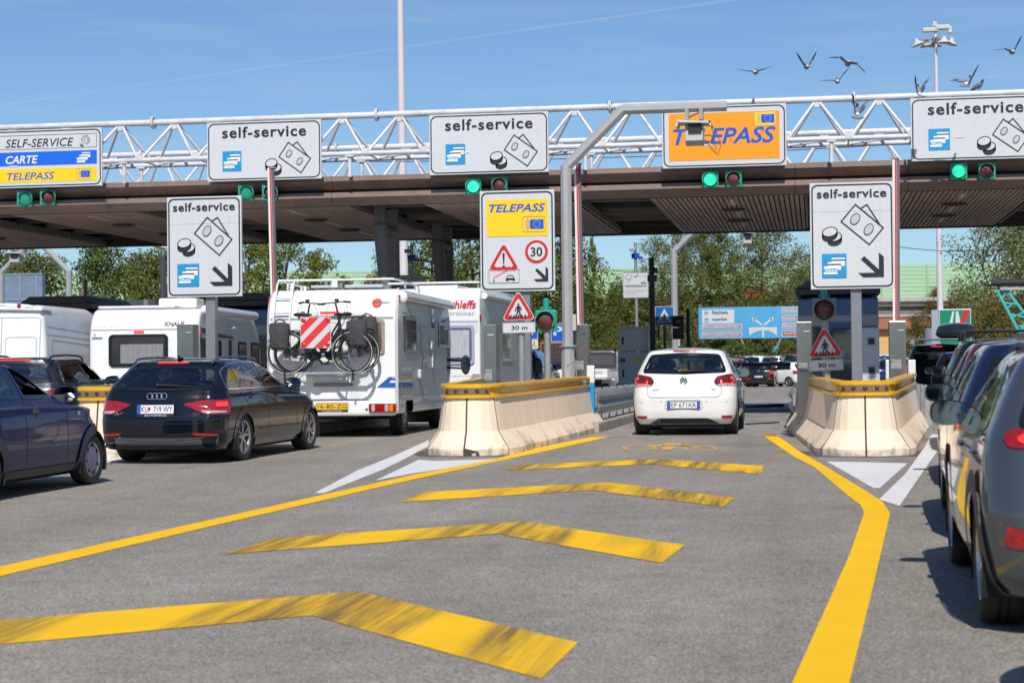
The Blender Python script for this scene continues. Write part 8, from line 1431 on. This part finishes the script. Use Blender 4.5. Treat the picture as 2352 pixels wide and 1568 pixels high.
def person(loc, rz, label, elbow_out=.0):
    """seated figure, pelvis at the origin, facing +y; the right forearm is raised beside the open window"""
    if not _pm:
        nd = [((0, 0, .10), (.15, .11)), ((0, .0, .32), (.14, .10)), ((0, -.02, .50), (.16, .10)), ((0, .0, .60), .055), ((0, .02, .68), .055), ((0, .035, .80), (.085, .10)), ((0, .03, .90), (.07, .085)),
              ((.18, -.01, .52), .055), ((.27, .10, .30), .042), ((.24, .30, .38), .034), ((.22, .38, .46), (.035, .02)), ((-.18, -.01, .52), .055), ((-.26, .12, .30), .042), ((-.2, .34, .34), .034), ((-.17, .43, .38), (.035, .02)), ((.10, .30, .06), .085), ((.12, .46, .05), .06), ((-.10, .30, .06), .085), ((-.12, .46, .05), .06)]
        ed = [(0, 1), (1, 2), (2, 3), (3, 4), (4, 5), (5, 6), (2, 7), (7, 8), (8, 9), (9, 10), (2, 11), (11, 12), (12, 13), (13, 14), (0, 15), (15, 16), (0, 17), (17, 18)]
        for (w, px, sx) in ((10, .22, 1), (14, -.17, -1)):
            b = nd[w][0]
            for k in range(4): x = b[0]+(-.027+.018*k)*sx; L_ = (.062, .07, .066, .052)[k]; i = len(nd); nd += [((x, b[1]+.035, b[2]+.03), .0085), ((x, b[1]+.035+L_*.6, b[2]+.045), .008), ((x, b[1]+.02+L_*.8, b[2]+.045-L_*.3), .007)]; ed += [(w, i), (i, i+1), (i+1, i+2)]
            i = len(nd); nd += [((b[0]-.035*sx, b[1]+.0, b[2]+.03), .010), ((b[0]-.055*sx, b[1]+.035, b[2]+.055), .008)]; ed += [(w, i), (i, i+1)]
        me = skinmesh(nd, ed, 'person', SKIN); me.materials.append(SHIRT); mi = []
        for p in me.polygons: c = p.center; mi.append(1 if (c.z < .56 and c.y < .24 and not (abs(c.x) > .2 and c.y > .16)) or c.z < .16 else 0)
        me.polygons.foreach_set('material_index', mi); q = MB(); q.ball((0, .15, .815), (.016, .022, .024), 10, 8); n_ = q.mesh('nose', SKIN, True); _pm.append((me, n_))
    me, n_ = _pm[0]; o = bpy.data.objects.new('person', me); C.objects.link(o); o.location = loc; o.rotation_euler[2] = rz; tag(o, label, 'person')
    q = MB(); q.ball((0, .005, .875), (.098, .115, .115), 16, 10); q.ball((0, -.05, .80), (.09, .07, .12), 14, 8); q.build('hair', HAIRD, o, smooth=True)
    q = MB()
    for s in (-1, 1): q.lathe([(.026+.003*math.cos(a), .003*math.sin(a)) for a in np.linspace(0, 6.28, 7)[:-1]], (s*.035, .135, .845), axis='Y', n=16, closed=True); q.cyl((s*.062, .13, .848), (s*.09, .03, .85), .003, n=5)
    if 'glasses' in label: q.build('glasses', BLACK, o)
    q = MB(); q.ball((.095, .02, .82), (.012, .022, .034), 8, 6); q.ball((-.095, .02, .82), (.012, .022, .034), 8, 6); q.build('ear', SKIN, o, smooth=True); q = MB(); q.ball((0, .14, .812), (.014, .02, .022), 8, 6); q.build('nose', SKIN, o, smooth=True); q = MB(); q.box((0, .128, .772), (.05, .012, .008)); q.build('mouth', mat('lips', (.35, .12, .1), .5), o); q = MB(); q.ball((.035, .118, .845), (.013, .012, .009), 8, 6); q.ball((-.035, .118, .845), (.013, .012, .009), 8, 6); q.build('eye', mat('eye_dark', (.03, .02, .02), .2), o)
    return o
def in_car(root, x, y, z): m = Matrix.Translation(root.location) @ root.rotation_euler.to_matrix().to_4x4(); return (m @ Vector((x, y, z)), root.rotation_euler[2])
l_, r_ = in_car(GREY_ROOT, .36, 1.05, .42); person(l_, r_, 'person with glasses and raised hand at the open window of the grey estate')
l_, r_ = in_car(BLUE_ROOT, .38, .98, .40); person(l_, r_, 'person with brown hair at the open window of the dark blue hatchback'); l2, r2 = in_car(BLUE_ROOT, .60, 1.42, .92); q = MB(); q.box((0, 0, 0), (.08, .012, .15), rot=Matrix.Rotation(R_(-25), 3, 'X')); ph = q.build('phone', BLACK, None, bev=.006); ph.location = l2; ph.rotation_euler[2] = r2; tag(ph, 'dark phone held up in the dark blue hatchback window', 'phone')
# ------------------------------------------------------------------ pigeons
PG = [mat('pigeon_grey', (.20, .215, .25), .6, var=.2, vscale=20), mat('pigeon_dark', (.05, .053, .06), .6), mat('pigeon_white', (.62, .63, .66), .6), mat('pigeon_neck', (.06, .13, .10), .4, .3), mat('pigeon_beak', (.12, .10, .09), .5)]
def pigeon(loc, rz, label, wl=None, wr=None, pitch=0, bank=0, fan=.5, dark=False, s=1.0):
    """wl, wr: (raise angle, sweep, tip bend) of left and right wing, None when folded. The bird heads along +y."""
    q = MB(); q.mi = 0; n = 12; st = [(-.11, .012, .020), (-.06, .036, .036), (0, .052, .050), (.06, .050, .050), (.10, .036, .038), (.125, .026, .030)]; cz = [0, -.002, -.006, 0, .012, .025]; vs = []
    for (y, rx, rz_), c in zip(st, cz):
        for j in range(n): a = 2*math.pi*j/n; vs.append((rx*math.cos(a), y, c+rz_*math.sin(a)))
    q.add(vs, [(i*n+j, i*n+(j+1) % n, (i+1)*n+(j+1) % n, (i+1)*n+j) for i in range(len(st)-1) for j in range(n)]+[tuple(range(n))[::-1], tuple(range((len(st)-1)*n, len(st)*n))])
    q.mi = 3; q.tube([(0, .115, .02), (0, .15, .045)], [.030, .024], 10); q.mi = 1 if dark else 0; q.ball((0, .165, .058), (.024, .03, .024), 10, 8); q.mi = 4; q.tube([(0, .19, .056), (0, .215, .048)], [.006, .002], 6); q.mi = 2; q.ball((0, -.075, .012), (.036, .045, .026), 10, 8)
    for k in range(9):                                                    # tail feathers, dark at the end
        a = (k-4)/4*fan; c, s_ = math.cos(a), math.sin(a); w0 = .014; P_ = lambda t, u: (s_*t+c*u, -.095-c*t+s_*u, -.004-.0008*abs(k-4)+.0006*k)
        q.mi = 0; q.add([P_(0, -w0*.6), P_(0, w0*.6), P_(.09, w0*1.1), P_(.09, -w0*1.1)], [(0, 1, 2, 3)]); q.mi = 1; q.add([P_(.09, -w0*1.1), P_(.09, w0*1.1), P_(.125, w0*.9), P_(.125, -w0*.9)], [(0, 1, 2, 3)])
    if wl is None:
        for sx in (1, -1): q.mi = 0; q.ball((sx*.045, -.02, .008), (.016, .10, .036), 10, 8); q.mi = 1; q.ball((sx*.04, -.11, .0), (.010, .06, .018), 8, 6); q.mi = 4; q.cyl((sx*.02, .01, -.04), (sx*.02, .015, -.085), .005, n=6)
    else:
        for sx, (ra, sw, tb) in ((-1, wl), (1, wr)):
            el = Vector((sx*.16*math.cos(ra), .05+sw*.06, .16*math.sin(ra)+.02)); sh = Vector((sx*.035, .06, .02)); a2 = ra+tb; tip = el+Vector((sx*.20*math.cos(a2), -.02+sw*.2, .20*math.sin(a2))); bk = Vector((0, -.125, -.004))
            q.mi = 0; up = Vector((0, 0, .010)); A = [sh, el, el+bk*1.05, sh+bk*.85]; q.add([p+up for p in A]+[p-up*.4 for p in A], [(0, 1, 2, 3), (7, 6, 5, 4), (0, 4, 5, 1), (2, 6, 7, 3)])
            q.mi = 1; q.add([A[2]+up, A[3]+up, A[3]+bk*.3, A[2]+bk*.3], [(0, 1, 2, 3)]); m = 9
            for k in range(m):                                            # primaries fanned round the wing tip
                t = k/(m-1); base = (el+bk*.9*(1-t)).lerp(el.lerp(tip, .35), t*.7); d = ((el+bk*2.0)-el).lerp((tip-el)*1.15, t**.8); e_ = el+d.normalized()*(.125+.085*t); sd_ = d.cross(Vector((0, .3, 1))).normalized()*.014; q.mi = 0 if (k % 2 or not dark) else 1; mid = base.lerp(e_, .6); q.add([base-sd_, base+sd_, mid+sd_*.9, mid-sd_*.9], [(0, 1, 2, 3)]); q.mi = 1; q.add([mid-sd_*.9, mid+sd_*.9, e_+sd_*.4, e_-sd_*.4], [(0, 1, 2, 3)])
            q.mi = 0; q.tube([sh, el, el.lerp(tip, .45)], [.016, .012, .006], 8)
    o = q.build('pigeon', PG, None, smooth=50); o.location = loc; o.rotation_euler = (pitch, bank, rz); o.scale = (s,)*3; tag(o, label, 'pigeon', 'pigeons around the right end of the truss'); return o
pz = lambda px, py, Y=38: yp(px, py, Y)
pigeon(pz(1735, 166, 40), -.1, 'flying pigeon with level wings, farthest left in the sky', (.10, -.2, .1), (.18, -.1, .05), .15, 0, .5, s=1.1); pigeon(pz(1853, 154), .2, 'flying pigeon with both wings raised in a steep V', (.75, -.2, .25), (.85, 0, .2), .1, 0, .6, True); pigeon(pz(1948, 146), .1, 'flying pigeon with drooping wing tips, highest over the orange sign', (.45, 0, -.6), (-.05, 0, -.65), 0, .15, .4, s=1.2); pigeon(pz(1923, 187), 0, 'flying pigeon with one wing up, lower right of the two over the orange sign', (.05, -.1, -.1), (.75, .1, .1), .2, 0, .6)
pigeon(pz(2325, 120), .1, 'flying pigeon near the right picture edge', (.35, 0, -.5), (.95, .1, .1), .1, 0, .5); pigeon(pz(2222, 190, 38.6), -.3, 'speckled pigeon landing with fanned tail right of the light mast', (.15, -.2, -.35), (.95, .1, .25), .5, .2, .9, True, 1.15); pigeon(pz(2111, 212, 39), .0, 'dark winged pigeon landing at the corner of the right end sign', (1.25, -.1, .3), (.85, 0, .1), .7, -.1, .8, True, 1.1); pigeon(pz(1969, 258, 38.6), .1, 'pigeon braking before the truss with wings spread and fanned tail', (1.05, -.2, .3), (.9, .1, -.2), .7, .1, 1.0, True, 1.25)
pigeon((yp(2246, 209, 40.75).x, 40.72, 7.245), -2.4, 'pigeon standing on the top chord above the right end sign', None, None, .35, 0, .15, s=1.1); p = yp(1907, 327, 46.0); pigeon((p.x, 46.0, p.z), -1.8, 'grey pigeon perched inside the rear truss right of the orange sign', None, None, .3, 0, .15, s=1.1)
